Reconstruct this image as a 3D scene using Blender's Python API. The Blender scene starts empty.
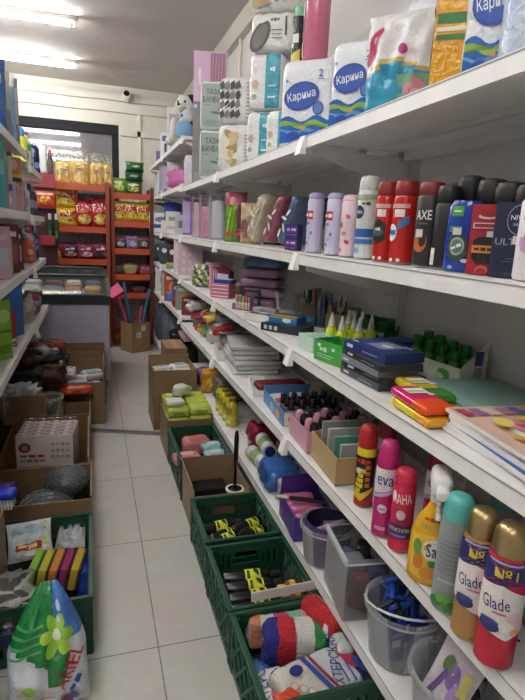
import bpy, bmesh, math, random
from mathutils import Matrix, Vector
D = bpy.data; SC = bpy.context.scene; COL = SC.collection
pi = math.pi; R_ = math.radians
# ------------------------------------------------------------------ camera
F = 526.0; HC = 1.3
dv = Vector((-171.5, -126, F)).normalized()
vv = Vector((-112, 2348, F)); vv = (vv - dv * vv.dot(dv)).normalized()
xv = vv.cross(dv)
cam = D.objects.new('camera', D.cameras.new('camera')); COL.objects.link(cam)
rt = Vector((xv[0], dv[0], -vv[0])); dn = Vector((xv[1], dv[1], -vv[1])); fw = Vector((xv[2], dv[2], -vv[2]))
cm = Matrix((rt, -dn, -fw)).transposed().to_4x4(); cm.translation = (0, 0, HC)
cam.matrix_world = cm
cam.data.sensor_fit = 'HORIZONTAL'; cam.data.sensor_width = 36; cam.data.lens = 36 * F / 525; cam.data.clip_start = .02
SC.camera = cam
def ray(px, py): return rt * (px - 262.5) + dn * (py - 350) + fw * F
def onz(px, py, z): r = ray(px, py); return Vector((0, 0, HC)) + r * ((z - HC) / r.z)
def onx(px, py, x): r = ray(px, py); return Vector((0, 0, HC)) + r * (x / r.x)
def ony(px, py, y): r = ray(px, py); return Vector((0, 0, HC)) + r * (y / r.y)
def proj(p):
    q = Vector(p) - Vector((0, 0, HC)); w = q.dot(fw)
    return 262.5 + F * q.dot(rt) / w, 350 + F * q.dot(dn) / w
def yx(px, x, z):                     # where along the aisle a spot at depth x, height z lies
    lo, hi = .3, 9.0
    s = 1 if x > 0 else -1
    for _ in range(50):
        m = (lo + hi) / 2
        if (proj((x, m, z))[0] - px) * s > 0: lo = m
        else: hi = m
    return lo
def zt(x, y, py):                     # height above the floor
    lo, hi = -.5, 3.5
    for _ in range(40):
        m = (lo + hi) / 2
        if proj((x, y, m))[1] > py: lo = m
        else: hi = m
    return lo
# ------------------------------------------------------------------ materials
MATS = {}
def lin(c): c /= 255; return c / 12.92 if c <= .04045 else ((c + .055) / 1.055) ** 2.4
def mat(key):
    if key in MATS: return MATS[key]
    hx, _, fl = key.partition(':')
    rgb = [lin(int(hx[i:i + 2], 16)) for i in (0, 2, 4)]
    m = D.materials.new('paint_' + key.replace(':', '_')); m.use_nodes = True
    nt = m.node_tree; b = nt.nodes['Principled BSDF']
    tc = nt.nodes.new('ShaderNodeTexCoord'); nz = nt.nodes.new('ShaderNodeTexNoise'); mx = nt.nodes.new('ShaderNodeMix')
    mx.data_type = 'RGBA'; nz.inputs['Scale'].default_value = 14; nz.inputs['Detail'].default_value = 3
    nt.links.new(tc.outputs['Object'], nz.inputs['Vector']); nt.links.new(nz.outputs['Fac'], mx.inputs['Factor'])
    k = .86
    mx.inputs['A'].default_value = (*[c * k for c in rgb], 1); mx.inputs['B'].default_value = (*[min(1, c * 1.1) for c in rgb], 1)
    nt.links.new(mx.outputs['Result'], b.inputs['Base Color'])
    b.inputs['Roughness'].default_value = .45
    if 'g' in fl: b.inputs['Roughness'].default_value = .18
    if 'r' in fl: b.inputs['Roughness'].default_value = .85; b.inputs['Specular IOR Level'].default_value = .25
    if 'm' in fl: b.inputs['Metallic'].default_value = .85; b.inputs['Roughness'].default_value = .32
    if 'w' in fl:                     # wrinkled film
        bp = nt.nodes.new('ShaderNodeBump'); n2 = nt.nodes.new('ShaderNodeTexNoise'); n2.inputs['Scale'].default_value = 38; n2.inputs['Distortion'].default_value = 1.2
        nt.links.new(tc.outputs['Object'], n2.inputs['Vector']); nt.links.new(n2.outputs['Fac'], bp.inputs['Height'])
        bp.inputs['Strength'].default_value = .55; bp.inputs['Distance'].default_value = .01
        nt.links.new(bp.outputs['Normal'], b.inputs['Normal']); b.inputs['Roughness'].default_value = .25
    if 'f' in fl:                     # fluffy
        bp = nt.nodes.new('ShaderNodeBump'); n2 = nt.nodes.new('ShaderNodeTexNoise'); n2.inputs['Scale'].default_value = 160
        nt.links.new(tc.outputs['Object'], n2.inputs['Vector']); nt.links.new(n2.outputs['Fac'], bp.inputs['Height'])
        bp.inputs['Strength'].default_value = 1; bp.inputs['Distance'].default_value = .01
        nt.links.new(bp.outputs['Normal'], b.inputs['Normal']); b.inputs['Roughness'].default_value = .95
    if 't' in fl or 'T' in fl:        # clear plastic: t thin film, T milky tub
        tr = nt.nodes.new('ShaderNodeBsdfTransparent'); ms = nt.nodes.new('ShaderNodeMixShader')
        fr = nt.nodes.new('ShaderNodeFresnel'); fr.inputs['IOR'].default_value = 1.3
        ad = nt.nodes.new('ShaderNodeMath'); ad.operation = 'MULTIPLY_ADD'; ad.use_clamp = True
        ad.inputs[1].default_value = .35 if 'g' in fl else .8; ad.inputs[2].default_value = .07 if 't' in fl else .075
        nt.links.new(fr.outputs['Fac'], ad.inputs[0]); nt.links.new(ad.outputs[0], ms.inputs['Fac'])
        nt.links.new(tr.outputs[0], ms.inputs[1]); nt.links.new(b.outputs[0], ms.inputs[2])
        b.inputs['Roughness'].default_value = .15
        nt.links.new(ms.outputs[0], nt.nodes['Material Output'].inputs['Surface'])
    MATS[key] = m; return m
def nodes_mat(key, fn):
    m = D.materials.new(key); m.use_nodes = True; fn(m.node_tree, m.node_tree.nodes['Principled BSDF']); MATS[key] = m; return m
# ------------------------------------------------------------------ text
TXT = {}
def glyphs(s):
    if s in TXT: return TXT[s]
    c = D.curves.new('lettering', 'FONT'); c.body = s; c.resolution_u = 2; c.offset = .006; c.align_x = 'CENTER'
    o = D.objects.new('lettering', c); COL.objects.link(o)
    dg = bpy.context.evaluated_depsgraph_get(); me = o.evaluated_get(dg).to_mesh()
    vs = [(v.co.x, v.co.y) for v in me.vertices]; fs = [tuple(p.vertices) for p in me.polygons]
    o.evaluated_get(dg).to_mesh_clear(); D.objects.remove(o); D.curves.remove(c)
    xs = [a for a, b in vs] or [0]; ys = [b for a, b in vs] or [0]
    cx = (min(xs) + max(xs)) / 2; cy = (min(ys) + max(ys)) / 2; hh = (max(ys) - min(ys)) or 1
    vs = [((a - cx) / hh, (b - cy) / hh) for a, b in vs]
    TXT[s] = (vs, fs, (max(xs) - min(xs)) / hh); return TXT[s]
# ------------------------------------------------------------------ mesh builder
READABLE = {'Карина', 'ТАЗА', 'БАМБУК', 'NIVEA', 'MEN', 'ULTRA', 'AXE', '№1', 'Glade', 'Sarma', 'АНТИСТАТИК', 'ЛАНА', 'eva', 'FAN', 'ARIEL', 'АХТЕРСКАЯ', 'АХТЕРС', '2'}
class MB:
    def __init__(s, T=None): s.v = []; s.f = []; s.m = []; s.k = []; s.T = T or Matrix(); s.lay = 0
    def mi(s, k):
        if k not in s.k: s.k.append(k)
        return s.k.index(k)
    def add(s, vs, fs, k):
        b = len(s.v); s.v += [s.T @ Vector(v) for v in vs]
        ks = [s.mi(k)] * len(fs) if isinstance(k, str) else [s.mi(q) for q in k]
        s.f += [tuple(b + i for i in f) for f in fs]; s.m += ks; return s
    def box(s, x0, x1, y0, y1, z0, z1, k, faces=None):
        vs = [(x, y, z) for z in (z0, z1) for y in (y0, y1) for x in (x0, x1)]
        fs = [(0, 2, 3, 1), (4, 5, 7, 6), (0, 1, 5, 4), (2, 6, 7, 3), (0, 4, 6, 2), (1, 3, 7, 5)]  # bottom top front back left right
        return s.add(vs, fs, k)
    def bar(s, a, b, r, k, n=8, r2=None):
        a = Vector(a); b = Vector(b); d = (b - a).normalized(); r2 = r if r2 is None else r2
        u = d.orthogonal().normalized(); w = d.cross(u)
        vs = [p + (u * math.cos(2 * pi * i / n) + w * math.sin(2 * pi * i / n)) * q for p, q in ((a, r), (b, r2)) for i in range(n)]
        fs = [(i, (i + 1) % n, n + (i + 1) % n, n + i) for i in range(n)] + [tuple(range(n))[::-1], tuple(range(n, 2 * n))]
        return s.add(vs, fs, k)
    def tube(s, pts, r, k, n=6):
        for a, b in zip(pts, pts[1:]): s.bar(a, b, r, k, n)
        return s
    def lathe(s, pr, seg=24, c=(0, 0, 0), sx=1, sy=1, cap=True):
        vs = []; fs = []; ks = []
        for (r, z, k) in pr:
            for i in range(seg):
                a = 2 * pi * i / seg; vs.append((c[0] + r * sx * math.cos(a), c[1] + r * sy * math.sin(a), c[2] + z))
        for j in range(len(pr) - 1):
            for i in range(seg):
                i2 = (i + 1) % seg; fs.append((j * seg + i, j * seg + i2, (j + 1) * seg + i2, (j + 1) * seg + i)); ks.append(pr[j + 1][2])
        if cap:
            fs.append(tuple(range(seg))[::-1]); ks.append(pr[0][2])
            n = (len(pr) - 1) * seg; fs.append(tuple(range(n, n + seg))); ks.append(pr[-1][2])
        return s.add(vs, fs, ks)
    def ell(s, c, r, k, n=10):
        return s.lathe([(max(1e-4, math.sin(pi * j / n)) * r[0], -math.cos(pi * j / n) * r[2], k) for j in range(n + 1)], n * 2, c, 1, r[1] / r[0])
    def rbox(s, w, d, h, r, kf, n=5, wr=0, seed=0, c=(0, 0, 0)):
        # soft rounded block standing on z=0; kf(face, u, v) -> material key, u,v in -1..1
        rnd = random.Random(seed); ph = [rnd.uniform(0, 6.3) for _ in range(6)]
        N = 2 * n; H = Vector((w / 2, d / 2, h / 2)); I = H - Vector((r, r, r))
        fr = {'f': ((1, 0, 0), (0, 0, 1), (0, -1, 0)), 'k': ((-1, 0, 0), (0, 0, 1), (0, 1, 0)), 'l': ((0, -1, 0), (0, 0, 1), (-1, 0, 0)),
              'r': ((0, 1, 0), (0, 0, 1), (1, 0, 0)), 't': ((1, 0, 0), (0, 1, 0), (0, 0, 1)), 'b': ((1, 0, 0), (0, -1, 0), (0, 0, -1))}
        for q, (U, V, W) in fr.items():
            U, V, W = Vector(U), Vector(V), Vector(W); vs = []; fs = []; ks = []
            for j in range(N + 1):
                for i in range(N + 1):
                    a = U * math.sin(pi / 2 * (i / n - 1)) + V * math.sin(pi / 2 * (j / n - 1)) + W
                    p = Vector([a[t] * H[t] for t in range(3)])
                    cl = Vector([max(-I[t], min(I[t], p[t])) for t in range(3)]); e = p - cl
                    if e.length > 1e-9: p = cl + e.normalized() * r
                    if wr: p += p.normalized() * wr * (math.sin(p.x * 90 + ph[0]) * math.sin(p.z * 70 + ph[1]) + math.sin(p.y * 80 + p.z * 60 + ph[2]) + math.sin(p.x * 160 - p.z * 130 + ph[3]) * .6)
                    vs.append((p.x + c[0], p.y + c[1], max(0, p.z + h / 2) + c[2]))
            for j in range(N):
                for i in range(N):
                    fs.append((j * (N + 1) + i, j * (N + 1) + i + 1, (j + 1) * (N + 1) + i + 1, (j + 1) * (N + 1) + i))
                    ks.append(kf if isinstance(kf, str) else kf(q, math.sin(pi / 2 * ((i + .5) / n - 1)), math.sin(pi / 2 * ((j + .5) / n - 1))))
            s.add(vs, fs, ks)
        return s
    def pillow(s, w, h, d, kf, n=9, wr=.004, seed=0, seal=.03, e=.5):
        # upright sealed bag standing on z=0, front towards -Y; returns surface function (u,v metres from centre)
        rnd = random.Random(seed); ph = [rnd.uniform(0, 6.3) for _ in range(6)]
        def S(u, v, sd, off=0):
            t = max(0, 1 - (abs(v) / (1 - seal)) ** 2.6) ** e * max(0, 1 - abs(u) ** 2.8) ** e if abs(v) < 1 - seal else 0
            wv = wr * (math.sin(u * 5 + v * 7 + ph[0]) + math.sin(u * 11 - v * 4 + ph[1]) + .7 * math.sin(v * 15 + u * 3 + ph[2])) * (t ** .5 if t > 0 else .0)
            x = w / 2 * u * (1 - .07 * (1 - abs(v) ** 2)); 
            return (x, sd * (d / 2 * t + wv + off + .0012), h / 2 + v * h / 2)
        for sd in (-1, 1):
            vs = []; fs = []; ks = []
            for j in range(2 * n + 1):
                for i in range(2 * n + 1): vs.append(S(i / n - 1, j / n - 1, sd))
            for j in range(2 * n):
                for i in range(2 * n):
                    q = (j * (2 * n + 1) + i, j * (2 * n + 1) + i + 1, (j + 1) * (2 * n + 1) + i + 1, (j + 1) * (2 * n + 1) + i)
                    fs.append(q if sd < 0 else q[::-1]); ks.append(kf if isinstance(kf, str) else kf((i + .5) / n - 1, (j + .5) / n - 1, sd))
            s.add(vs, fs, ks)
        return lambda u, v, o: S(max(-1, min(1, 2 * u / w)), max(-1, min(1, 2 * v / h)), -1, o)
    def dec(s, fn, items):
        # flat printing laid on a surface: fn(u, v, lift)
        for it in items:
            s.lay += 1; o = .0005 + .00035 * s.lay; t = it[0]
            if t == 't':
                _, tx, u, v, h, k = it[:6]
                if tx not in READABLE:        # print too small to read: word-like dashes
                    W_ = it[6] if len(it) > 6 else h * len(tx) * .6; an = it[7] if len(it) > 7 else 0; ca, sa = math.cos(an), math.sin(an); n_ = max(2, len(tx) // 2)
                    for q in range(n_):
                        a0 = -W_ / 2 + W_ * q / n_; a1 = a0 + W_ / n_ * .8; hh_ = h * (.3 + .08 * (q * 5 % 3))
                        s.dec(fn, [('p', [(u + a * ca - b_ * sa, v + a * sa + b_ * ca) for a, b_ in ((a0, -hh_), (a1, -hh_), (a1, hh_), (a0, hh_))], k)]); s.lay -= 1
                    continue
                vs, fs, asp = glyphs(tx); sx = h if len(it) < 7 else it[6] / asp
                an = it[7] if len(it) > 7 else 0; ca, sa = math.cos(an), math.sin(an)
                s.add([fn(u + a * sx * ca - b * h * sa, v + a * sx * sa + b * h * ca, o) for a, b in vs], fs, k)
            elif t == 'o':
                _, u, v, ru, rv, k = it[:6]; an = it[6] if len(it) > 6 else 0; ca, sa = math.cos(an), math.sin(an)
                N = 20; vs = [fn(u, v, o)]; fs = []
                for q in (1, 2):
                    for i in range(N):
                        a = 2 * pi * i / N; x = ru * q / 2 * math.cos(a); y = rv * q / 2 * math.sin(a)
                        vs.append(fn(u + x * ca - y * sa, v + x * sa + y * ca, o))
                for i in range(N):
                    i2 = (i + 1) % N; fs.append((0, 1 + i, 1 + i2)); fs.append((1 + i, 1 + N + i, 1 + N + i2, 1 + i2))
                s.add(vs, fs, k)
            elif t == 'r':
                _, u0, v0, u1, v1, k = it; n = 18 if abs(u1 - u0) > .05 else 8; m_ = 4
                vs = [fn(u0 + (u1 - u0) * i / n, v0 + (v1 - v0) * j / m_, o) for j in range(m_ + 1) for i in range(n + 1)]
                s.add(vs, [(j * (n + 1) + i, j * (n + 1) + i + 1, (j + 1) * (n + 1) + i + 1, (j + 1) * (n + 1) + i) for j in range(m_) for i in range(n)], k)
            elif t == 'p':
                _, pts, k = it; cx = sum(p[0] for p in pts) / len(pts); cy = sum(p[1] for p in pts) / len(pts)
                n = len(pts); m_ = 5
                for i in range(n):
                    A, B = pts[i], pts[(i + 1) % n]; vs = []; fs = []; ix = {}
                    for a in range(m_ + 1):
                        for b in range(a + 1):
                            ix[a, b] = len(vs); c_ = b / a if a else 0; ex = A[0] + (B[0] - A[0]) * c_; ey = A[1] + (B[1] - A[1]) * c_; g = a / m_
                            vs.append(fn(cx + (ex - cx) * g, cy + (ey - cy) * g, o))
                    for a in range(m_):
                        for b in range(a + 1):
                            fs.append((ix[a, b], ix[a + 1, b], ix[a + 1, b + 1]))
                            if b < a: fs.append((ix[a, b], ix[a + 1, b + 1], ix[a, b + 1]))
                    s.add(vs, fs, k)
        return s
    def build(s, name, parent=None, smooth=True, bevel=0, ang=.7, fix=False):
        me = D.meshes.new(name); me.from_pydata([tuple(v) for v in s.v], [], s.f)
        for k in s.k: me.materials.append(MATS[k] if k in MATS else mat(k))
        me.polygons.foreach_set('material_index', s.m)
        if fix:
            bm = bmesh.new(); bm.from_mesh(me); bmesh.ops.recalc_face_normals(bm, faces=bm.faces); bm.to_mesh(me); bm.free()
        if smooth:
            me.polygons.foreach_set('use_smooth', [True] * len(me.polygons)); me.set_sharp_from_angle(angle=ang)
        me.update()
        o = D.objects.new(name, me); COL.objects.link(o)
        if parent: o.parent = parent
        if bevel:
            b = o.modifiers.new('bevel', 'BEVEL'); b.width = bevel; b.segments = 2; b.limit_method = 'ANGLE'; b.angle_limit = .9
        return o
def face(q, w, d, h):                 # planar face of a box standing on z=0; v from the middle of the face
    return {'f': lambda u, v, o: (u, -d / 2 - o, h / 2 + v), 'k': lambda u, v, o: (-u, d / 2 + o, h / 2 + v), 'l': lambda u, v, o: (-w / 2 - o, -u, h / 2 + v),
            'r': lambda u, v, o: (w / 2 + o, u, h / 2 + v), 't': lambda u, v, o: (u, v, h + o)}[q]
def props(o, label, cat, group=None, kind=None):
    n = len(label.split()); assert 4 <= n <= 16, (n, label)
    o['label'] = label; o['category'] = cat
    if group: o['group'] = group
    if kind: o['kind'] = kind
    return o
def thing(name, label, cat, loc=(0, 0, 0), rz=0, group=None, rot=None):
    o = D.objects.new(name, None); COL.objects.link(o); o.empty_display_size = .05
    o.location = loc; o.rotation_euler = rot or (0, 0, R_(rz)); return props(o, label, cat, group)
def solo(mb, name, label, cat, loc, rz=0, group=None, rot=None, kind=None, **kw):
    o = mb.build(name, **kw); o.location = loc; o.rotation_euler = rot or (0, 0, R_(rz)); return props(o, label, cat, group, kind)
def struct(mb, name, **kw):
    o = mb.build(name, smooth=False, **kw); o['kind'] = 'structure'; return o
def dup(root, loc, rz=0, label=None, rot=None, group=None):
    def cp(o, par):
        c = o.copy(); COL.objects.link(c); c.parent = par
        for ch in [x for x in D.objects if x.parent == o]: cp(ch, c)
        return c
    r = cp(root, None); r.location = loc; r.rotation_euler = rot or (0, 0, R_(rz))
    if label: r['label'] = label
    if group: r['group'] = group
    return r
ORD = ['first', 'second', 'third', 'fourth', 'fifth', 'sixth', 'seventh', 'eighth', 'ninth', 'tenth', 'eleventh', 'twelfth', 'thirteenth', 'fourteenth', 'fifteenth', 'sixteenth']
# ------------------------------------------------------------------ product makers
def vessel(name, label, cat, loc, rz, body, cap=None, dec=(), group=None, seg=24, sy=1, capname='cap', extra=None):
    t = thing(name, label, cat, loc, rz, group); m = MB(); m.lathe(body, seg, sy=sy)
    def rad(z):
        for a, b in zip(body, body[1:]):
            if a[1] <= z <= b[1] and b[1] > a[1]: return a[0] + (b[0] - a[0]) * (z - a[1]) / (b[1] - a[1])
        return body[-1][0]
    def fn(u, v, o):
        r = rad(v); a = u / max(r, .004); return ((r + o) * math.sin(a), -(r * sy + o) * math.cos(a), v)
    m.dec(fn, dec); m.build('body', t)
    if cap: MB().lathe(cap, seg, sy=sy).build(capname, t)
    if extra: extra(t)
    return t
def carton(name, label, cat, loc, rz, w, d, h, k, dec=None, group=None, bev=.002, rot=None, solid=True):
    m = MB(); ks = k if isinstance(k, str) else [k.get(q, k['*']) for q in 'btfklr']
    m.box(-w / 2, w / 2, -d / 2, d / 2, 0, h, ks)
    for q, it in (dec or {}).items(): m.dec(face(q, w, d, h), it)
    return solo(m, name, label, cat, loc, rz, group, rot=rot, bevel=0 if dec else bev, smooth=False)
def openbox(t, w, d, h, k, ki=None, th=.005, flaps=(), hs=None, nm='panel'):
    # cardboard box open at the top; hs = heights of front, back, left, right
    hs = hs or (h,) * 4; ki = ki or k
    MB().box(-w / 2, w / 2, -d / 2, d / 2, 0, th, ki).build('bottom_panel', t, False)
    for (x0, x1, y0, y1, hh) in ((-w / 2, w / 2, -d / 2, -d / 2 + th, hs[0]), (-w / 2, w / 2, d / 2 - th, d / 2, hs[1]), (-w / 2, -w / 2 + th, -d / 2 + th, d / 2 - th, hs[2]), (w / 2 - th, w / 2, -d / 2 + th, d / 2 - th, hs[3])):
        MB().box(x0, x1, y0, y1, th, hh, k).build('side_panel', t, False)
    for (q, L, ang) in flaps:         # flap hinge at the rim, ang from upright outward
        m = MB(); a = R_(ang); 
        if q in 'fk':
            s = -1 if q == 'f' else 1; y = s * d / 2; hh = hs[0] if q == 'f' else hs[1]; e = (0, s * math.sin(a) * L, math.cos(a) * L); nn = (0, s * math.cos(a) * th, -math.sin(a) * th)
            A = [(-w / 2, y, hh), (w / 2, y, hh)]
        else:
            s = -1 if q == 'l' else 1; x = s * w / 2; hh = hs[2] if q == 'l' else hs[3]; e = (s * math.sin(a) * L, 0, math.cos(a) * L); nn = (s * math.cos(a) * th, 0, -math.sin(a) * th)
            A = [(x, -d / 2, hh), (x, d / 2, hh)]
        A = [Vector(p) for p in A]; e = Vector(e); nn = Vector(nn)
        v8 = [A[0], A[1], A[1] + e, A[0] + e]; v8 += [p - nn for p in v8]
        m.add(v8, [(0, 1, 2, 3), (7, 6, 5, 4), (0, 4, 5, 1), (1, 5, 6, 2), (2, 6, 7, 3), (3, 7, 4, 0)], k); m.build('flap', t, False, fix=True)
def bag(name, label, cat, loc, rz, w, h, d, kf, dec=(), group=None, seed=0, wr=.003, seal=.05, rot=None, n=8):
    m = MB(); fn = m.pillow(w, h, d, kf, n, wr, seed, seal); m.dec(fn, dec)
    return solo(m, name, label, cat, loc, rz, group, rot=rot)
def pack(name, label, cat, loc, rz, w, d, h, r, kf, dec=None, group=None, wr=.0015, seed=0, rot=None, n=4):
    m = MB(); m.rbox(w, d, h, r, kf, n, wr, seed)
    for q, it in (dec or {}).items():
        m.lay += 4; m.dec(face(q, w, d, h), it)
    return solo(m, name, label, cat, loc, rz, group, rot=rot, ang=1.2)
def tub(t, r0, r1, h, k='dfe3e6:T', seg=28, rim=.006, th=.002, sy=1):
    MB().lathe([(r0, 0, k), (r1, h, k), (r1 - th, h, k), (r0 - th, th, k)], seg, sy=sy).build('tub_wall', t)
    MB().lathe([(r1 + rim, h - .012, k), (r1 + rim, h + .002, k), (r1 - th, h + .002, k), (r1 - th, h - .012, k), (r1 + rim, h - .012, k)], seg, sy=sy, cap=False).build('rim', t)
# ================================================================== the shop itself
ZC = 2.82; YB = 6.62; XR = 1.10; XL0 = -3.2; YF = -2.6
def m_floor(nt, b):
    tc = nt.nodes.new('ShaderNodeTexCoord'); mp = nt.nodes.new('ShaderNodeMapping'); br = nt.nodes.new('ShaderNodeTexBrick')
    mp.inputs['Location'].default_value = (-.173, -.24, 0)
    br.offset = 0; br.inputs['Scale'].default_value = 1; br.inputs['Brick Width'].default_value = .6; br.inputs['Row Height'].default_value = .6
    br.inputs['Mortar Size'].default_value = .0022; br.inputs['Mortar Smooth'].default_value = .2
    br.inputs['Color1'].default_value = (.64, .62, .575, 1); br.inputs['Color2'].default_value = (.66, .64, .595, 1); br.inputs['Mortar'].default_value = (.2, .19, .17, 1)
    n = nt.nodes.new('ShaderNodeTexNoise'); n.inputs['Scale'].default_value = 4; n.inputs['Detail'].default_value = 8; n.inputs['Distortion'].default_value = 1.6
    w = nt.nodes.new('ShaderNodeTexNoise'); w.inputs['Scale'].default_value = 2.2; w.inputs['Detail'].default_value = 5; w.inputs['Distortion'].default_value = 2.5
    vr = nt.nodes.new('ShaderNodeValToRGB'); e = vr.color_ramp.elements
    e[0].position = .49; e[0].color = (0, 0, 0, 1); e[1].position = .5; e[1].color = (1, 1, 1, 1); q = vr.color_ramp.elements.new(.512); q.color = (0, 0, 0, 1)
    mx = nt.nodes.new('ShaderNodeMix'); mx.data_type = 'RGBA'; mx.blend_type = 'MULTIPLY'; mx.inputs['Factor'].default_value = .3
    m2 = nt.nodes.new('ShaderNodeMix'); m2.data_type = 'RGBA'; m2.inputs['B'].default_value = (.72, .69, .64, 1)
    ml = nt.nodes.new('ShaderNodeMath'); ml.operation = 'MULTIPLY'; ml.inputs[1].default_value = .22
    L = nt.links.new
    L(tc.outputs['Object'], mp.inputs['Vector']); L(mp.outputs[0], br.inputs['Vector']); L(tc.outputs['Object'], n.inputs['Vector']); L(tc.outputs['Object'], w.inputs['Vector'])
    L(br.outputs['Color'], mx.inputs['A']); L(n.outputs['Color'], mx.inputs['B']); L(w.outputs['Fac'], vr.inputs['Fac']); L(vr.outputs['Color'], ml.inputs[0])
    L(ml.outputs[0], m2.inputs['Factor']); L(mx.outputs['Result'], m2.inputs['A']); L(m2.outputs['Result'], b.inputs['Base Color'])
    b.inputs['Roughness'].default_value = .32
nodes_mat('floor_tiles', m_floor)
def m_plaster(rgb):
    def fn(nt, b):
        tc = nt.nodes.new('ShaderNodeTexCoord'); n = nt.nodes.new('ShaderNodeTexNoise'); n.inputs['Scale'].default_value = 3; n.inputs['Detail'].default_value = 6
        mx = nt.nodes.new('ShaderNodeMix'); mx.data_type = 'RGBA'; mx.inputs['A'].default_value = (*[c * .94 for c in rgb], 1); mx.inputs['B'].default_value = (*rgb, 1)
        nt.links.new(tc.outputs['Object'], n.inputs['Vector']); nt.links.new(n.outputs['Fac'], mx.inputs['Factor']); nt.links.new(mx.outputs['Result'], b.inputs['Base Color'])
        b.inputs['Roughness'].default_value = .8
    return fn
nodes_mat('plaster_cream', m_plaster((.63, .615, .55))); nodes_mat('plaster_ceiling', m_plaster((.60, .57, .55))); nodes_mat('plaster_white', m_plaster((.72, .70, .68)))
def m_pane(nt, b):
    tc = nt.nodes.new('ShaderNodeTexCoord'); n = nt.nodes.new('ShaderNodeTexNoise'); n.inputs['Scale'].default_value = 2.5
    vr = nt.nodes.new('ShaderNodeValToRGB'); vr.color_ramp.elements[0].color = (.10, .10, .105, 1); vr.color_ramp.elements[1].color = (.24, .24, .25, 1)
    nt.links.new(tc.outputs['Object'], n.inputs['Vector']); nt.links.new(n.outputs['Fac'], vr.inputs['Fac']); nt.links.new(vr.outputs['Color'], b.inputs['Base Color'])
    b.inputs['Roughness'].default_value = .04; b.inputs['Specular IOR Level'].default_value = .9
nodes_mat('dark_pane', m_pane)
def m_tube(nt, b):
    e = nt.nodes.new('ShaderNodeEmission'); e.inputs['Color'].default_value = (1, .98, .95, 1); e.inputs['Strength'].default_value = 80
    nt.links.new(e.outputs[0], nt.nodes['Material Output'].inputs['Surface'])
nodes_mat('lit_tube', m_tube)

struct(MB().box(XL0, XR, YF, YB, -.1, 0, 'floor_tiles'), 'floor')
struct(MB().box(XL0, XR, YF, YB, ZC, ZC + .1, 'plaster_ceiling'), 'ceiling')
WX0, WX1, WZ0, WZ1 = -1.15, .325, 1.0, 2.41
b = MB(); b.box(XL0, WX0, YB, YB + .12, 0, ZC, 'plaster_cream').box(WX1, XR, YB, YB + .12, 0, ZC, 'plaster_cream').box(WX0, WX1, YB, YB + .12, 0, WZ0, 'plaster_cream').box(WX0, WX1, YB, YB + .12, WZ1, ZC, 'plaster_cream')
struct(b, 'wall_back')
struct(MB().box(XR, XR + .1, YF, YB, 0, ZC, 'plaster_white'), 'wall_right')
struct(MB().box(XL0 - .1, XL0, YF, YB, 0, ZC, 'plaster_white'), 'wall_left')
struct(MB().box(XL0, XR, YF - .1, YF, 0, ZC, 'plaster_white'), 'wall_front')
w = struct(MB().box(WX0 + .07, WX1 - .07, YB + .05, YB + .06, WZ0 + .07, WZ1 - .09, 'dark_pane'), 'window_1')
b = MB(); k = '25262b:r'
b.box(WX0, WX0 + .075, YB + .012, YB + .09, WZ0, WZ1, k).box(WX1 - .075, WX1, YB + .012, YB + .09, WZ0, WZ1, k).box(WX0 + .075, WX1 - .075, YB + .012, YB + .09, WZ1 - .1, WZ1, k).box(WX0 + .075, WX1 - .075, YB + .012, YB + .09, WZ0, WZ0 + .08, k)
struct(b, 'window_frame', parent=w)
# soffit ledge beside the window, cornice trunking along the right wall
struct(MB().box(WX1 + .02, XR - .07, YB - .03, YB, 2.30, 2.36, 'plaster_cream'), 'trim_1')
struct(MB().box(XR - .05, XR, YF, YB, ZC - .14, ZC, 'plaster_cream'), 'trim_2')
# cables on the back wall, junction box, conduit pipes
def cable(z, lab, sag=.0):
    b = MB(); pts = [(x / 10, YB - .012, z + sag * math.sin(x * .9)) for x in range(-15, 11)]
    b.tube(pts, .006, 'b9b3a4:r'); solo(b, 'wall_cable', lab, 'cable', (0, 0, 0))
cable(2.665, 'thin pale cable clipped high on the back wall, the upper run', .004); cable(2.545, 'thin pale cable along the back wall, lower run under the camera', .003)
t = thing('junction_box', 'square cream junction box on the back wall above left shelf', 'junction box', (-.82, YB, 2.46))
MB().box(-.06, .06, -.04, 0, -.07, .07, 'd9d4c2').build('box_body', t, False, .004); MB().box(-.055, .055, -.046, -.0402, -.062, .062, 'e2dccb').build('cover', t, False, .003)
p = ony(139, 150, YB - .02)
b = MB(); b.box(p.x - .018, p.x + .018, YB - .03, YB, .9, 2.54, 'dedac9'); solo(b, 'cable_conduit', 'square cream conduit running down the back wall right of window', 'conduit', (0, 0, 0), smooth=False)
p1 = onx(241, 28, XR - .02)
b = MB(); b.bar((XR - .02, p1.y, 2.0), (XR - .02, p1.y, p1.z), .012, 'dedac9', 8); b.box(XR - .045, XR - .001, p1.y - .025, p1.y + .025, p1.z, p1.z + .05, '2a2a2a')
solo(b, 'wall_pipe', 'thin white vertical pipe with black clip on the right wall', 'pipe', (0, 0, 0))
t = thing('security_camera', 'small white dome security camera on the back wall', 'camera', tuple(ony(126, 97, YB - .02)))
MB().box(-.045, .045, -.02, .018, -.05, .05, 'e9e7e2').build('mount_plate', t, False, .006)
b = MB(Matrix.Translation((0, -.05, -.015)) @ Matrix.Rotation(R_(62), 4, 'X')); b.lathe([(.036, -.03, 'efeeea'), (.045, .0, 'efeeea'), (.045, .05, 'efeeea'), (.04, .062, 'efeeea')], 20); b.build('housing', t)
b = MB(Matrix.Translation((0, -.05, -.015)) @ Matrix.Rotation(R_(62), 4, 'X')); b.lathe([(.034, .0622, '1b1b1e:g'), (.03, .075, '1b1b1e:g'), (.014, .082, '0c0c10:g')], 20); b.build('lens', t)
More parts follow.
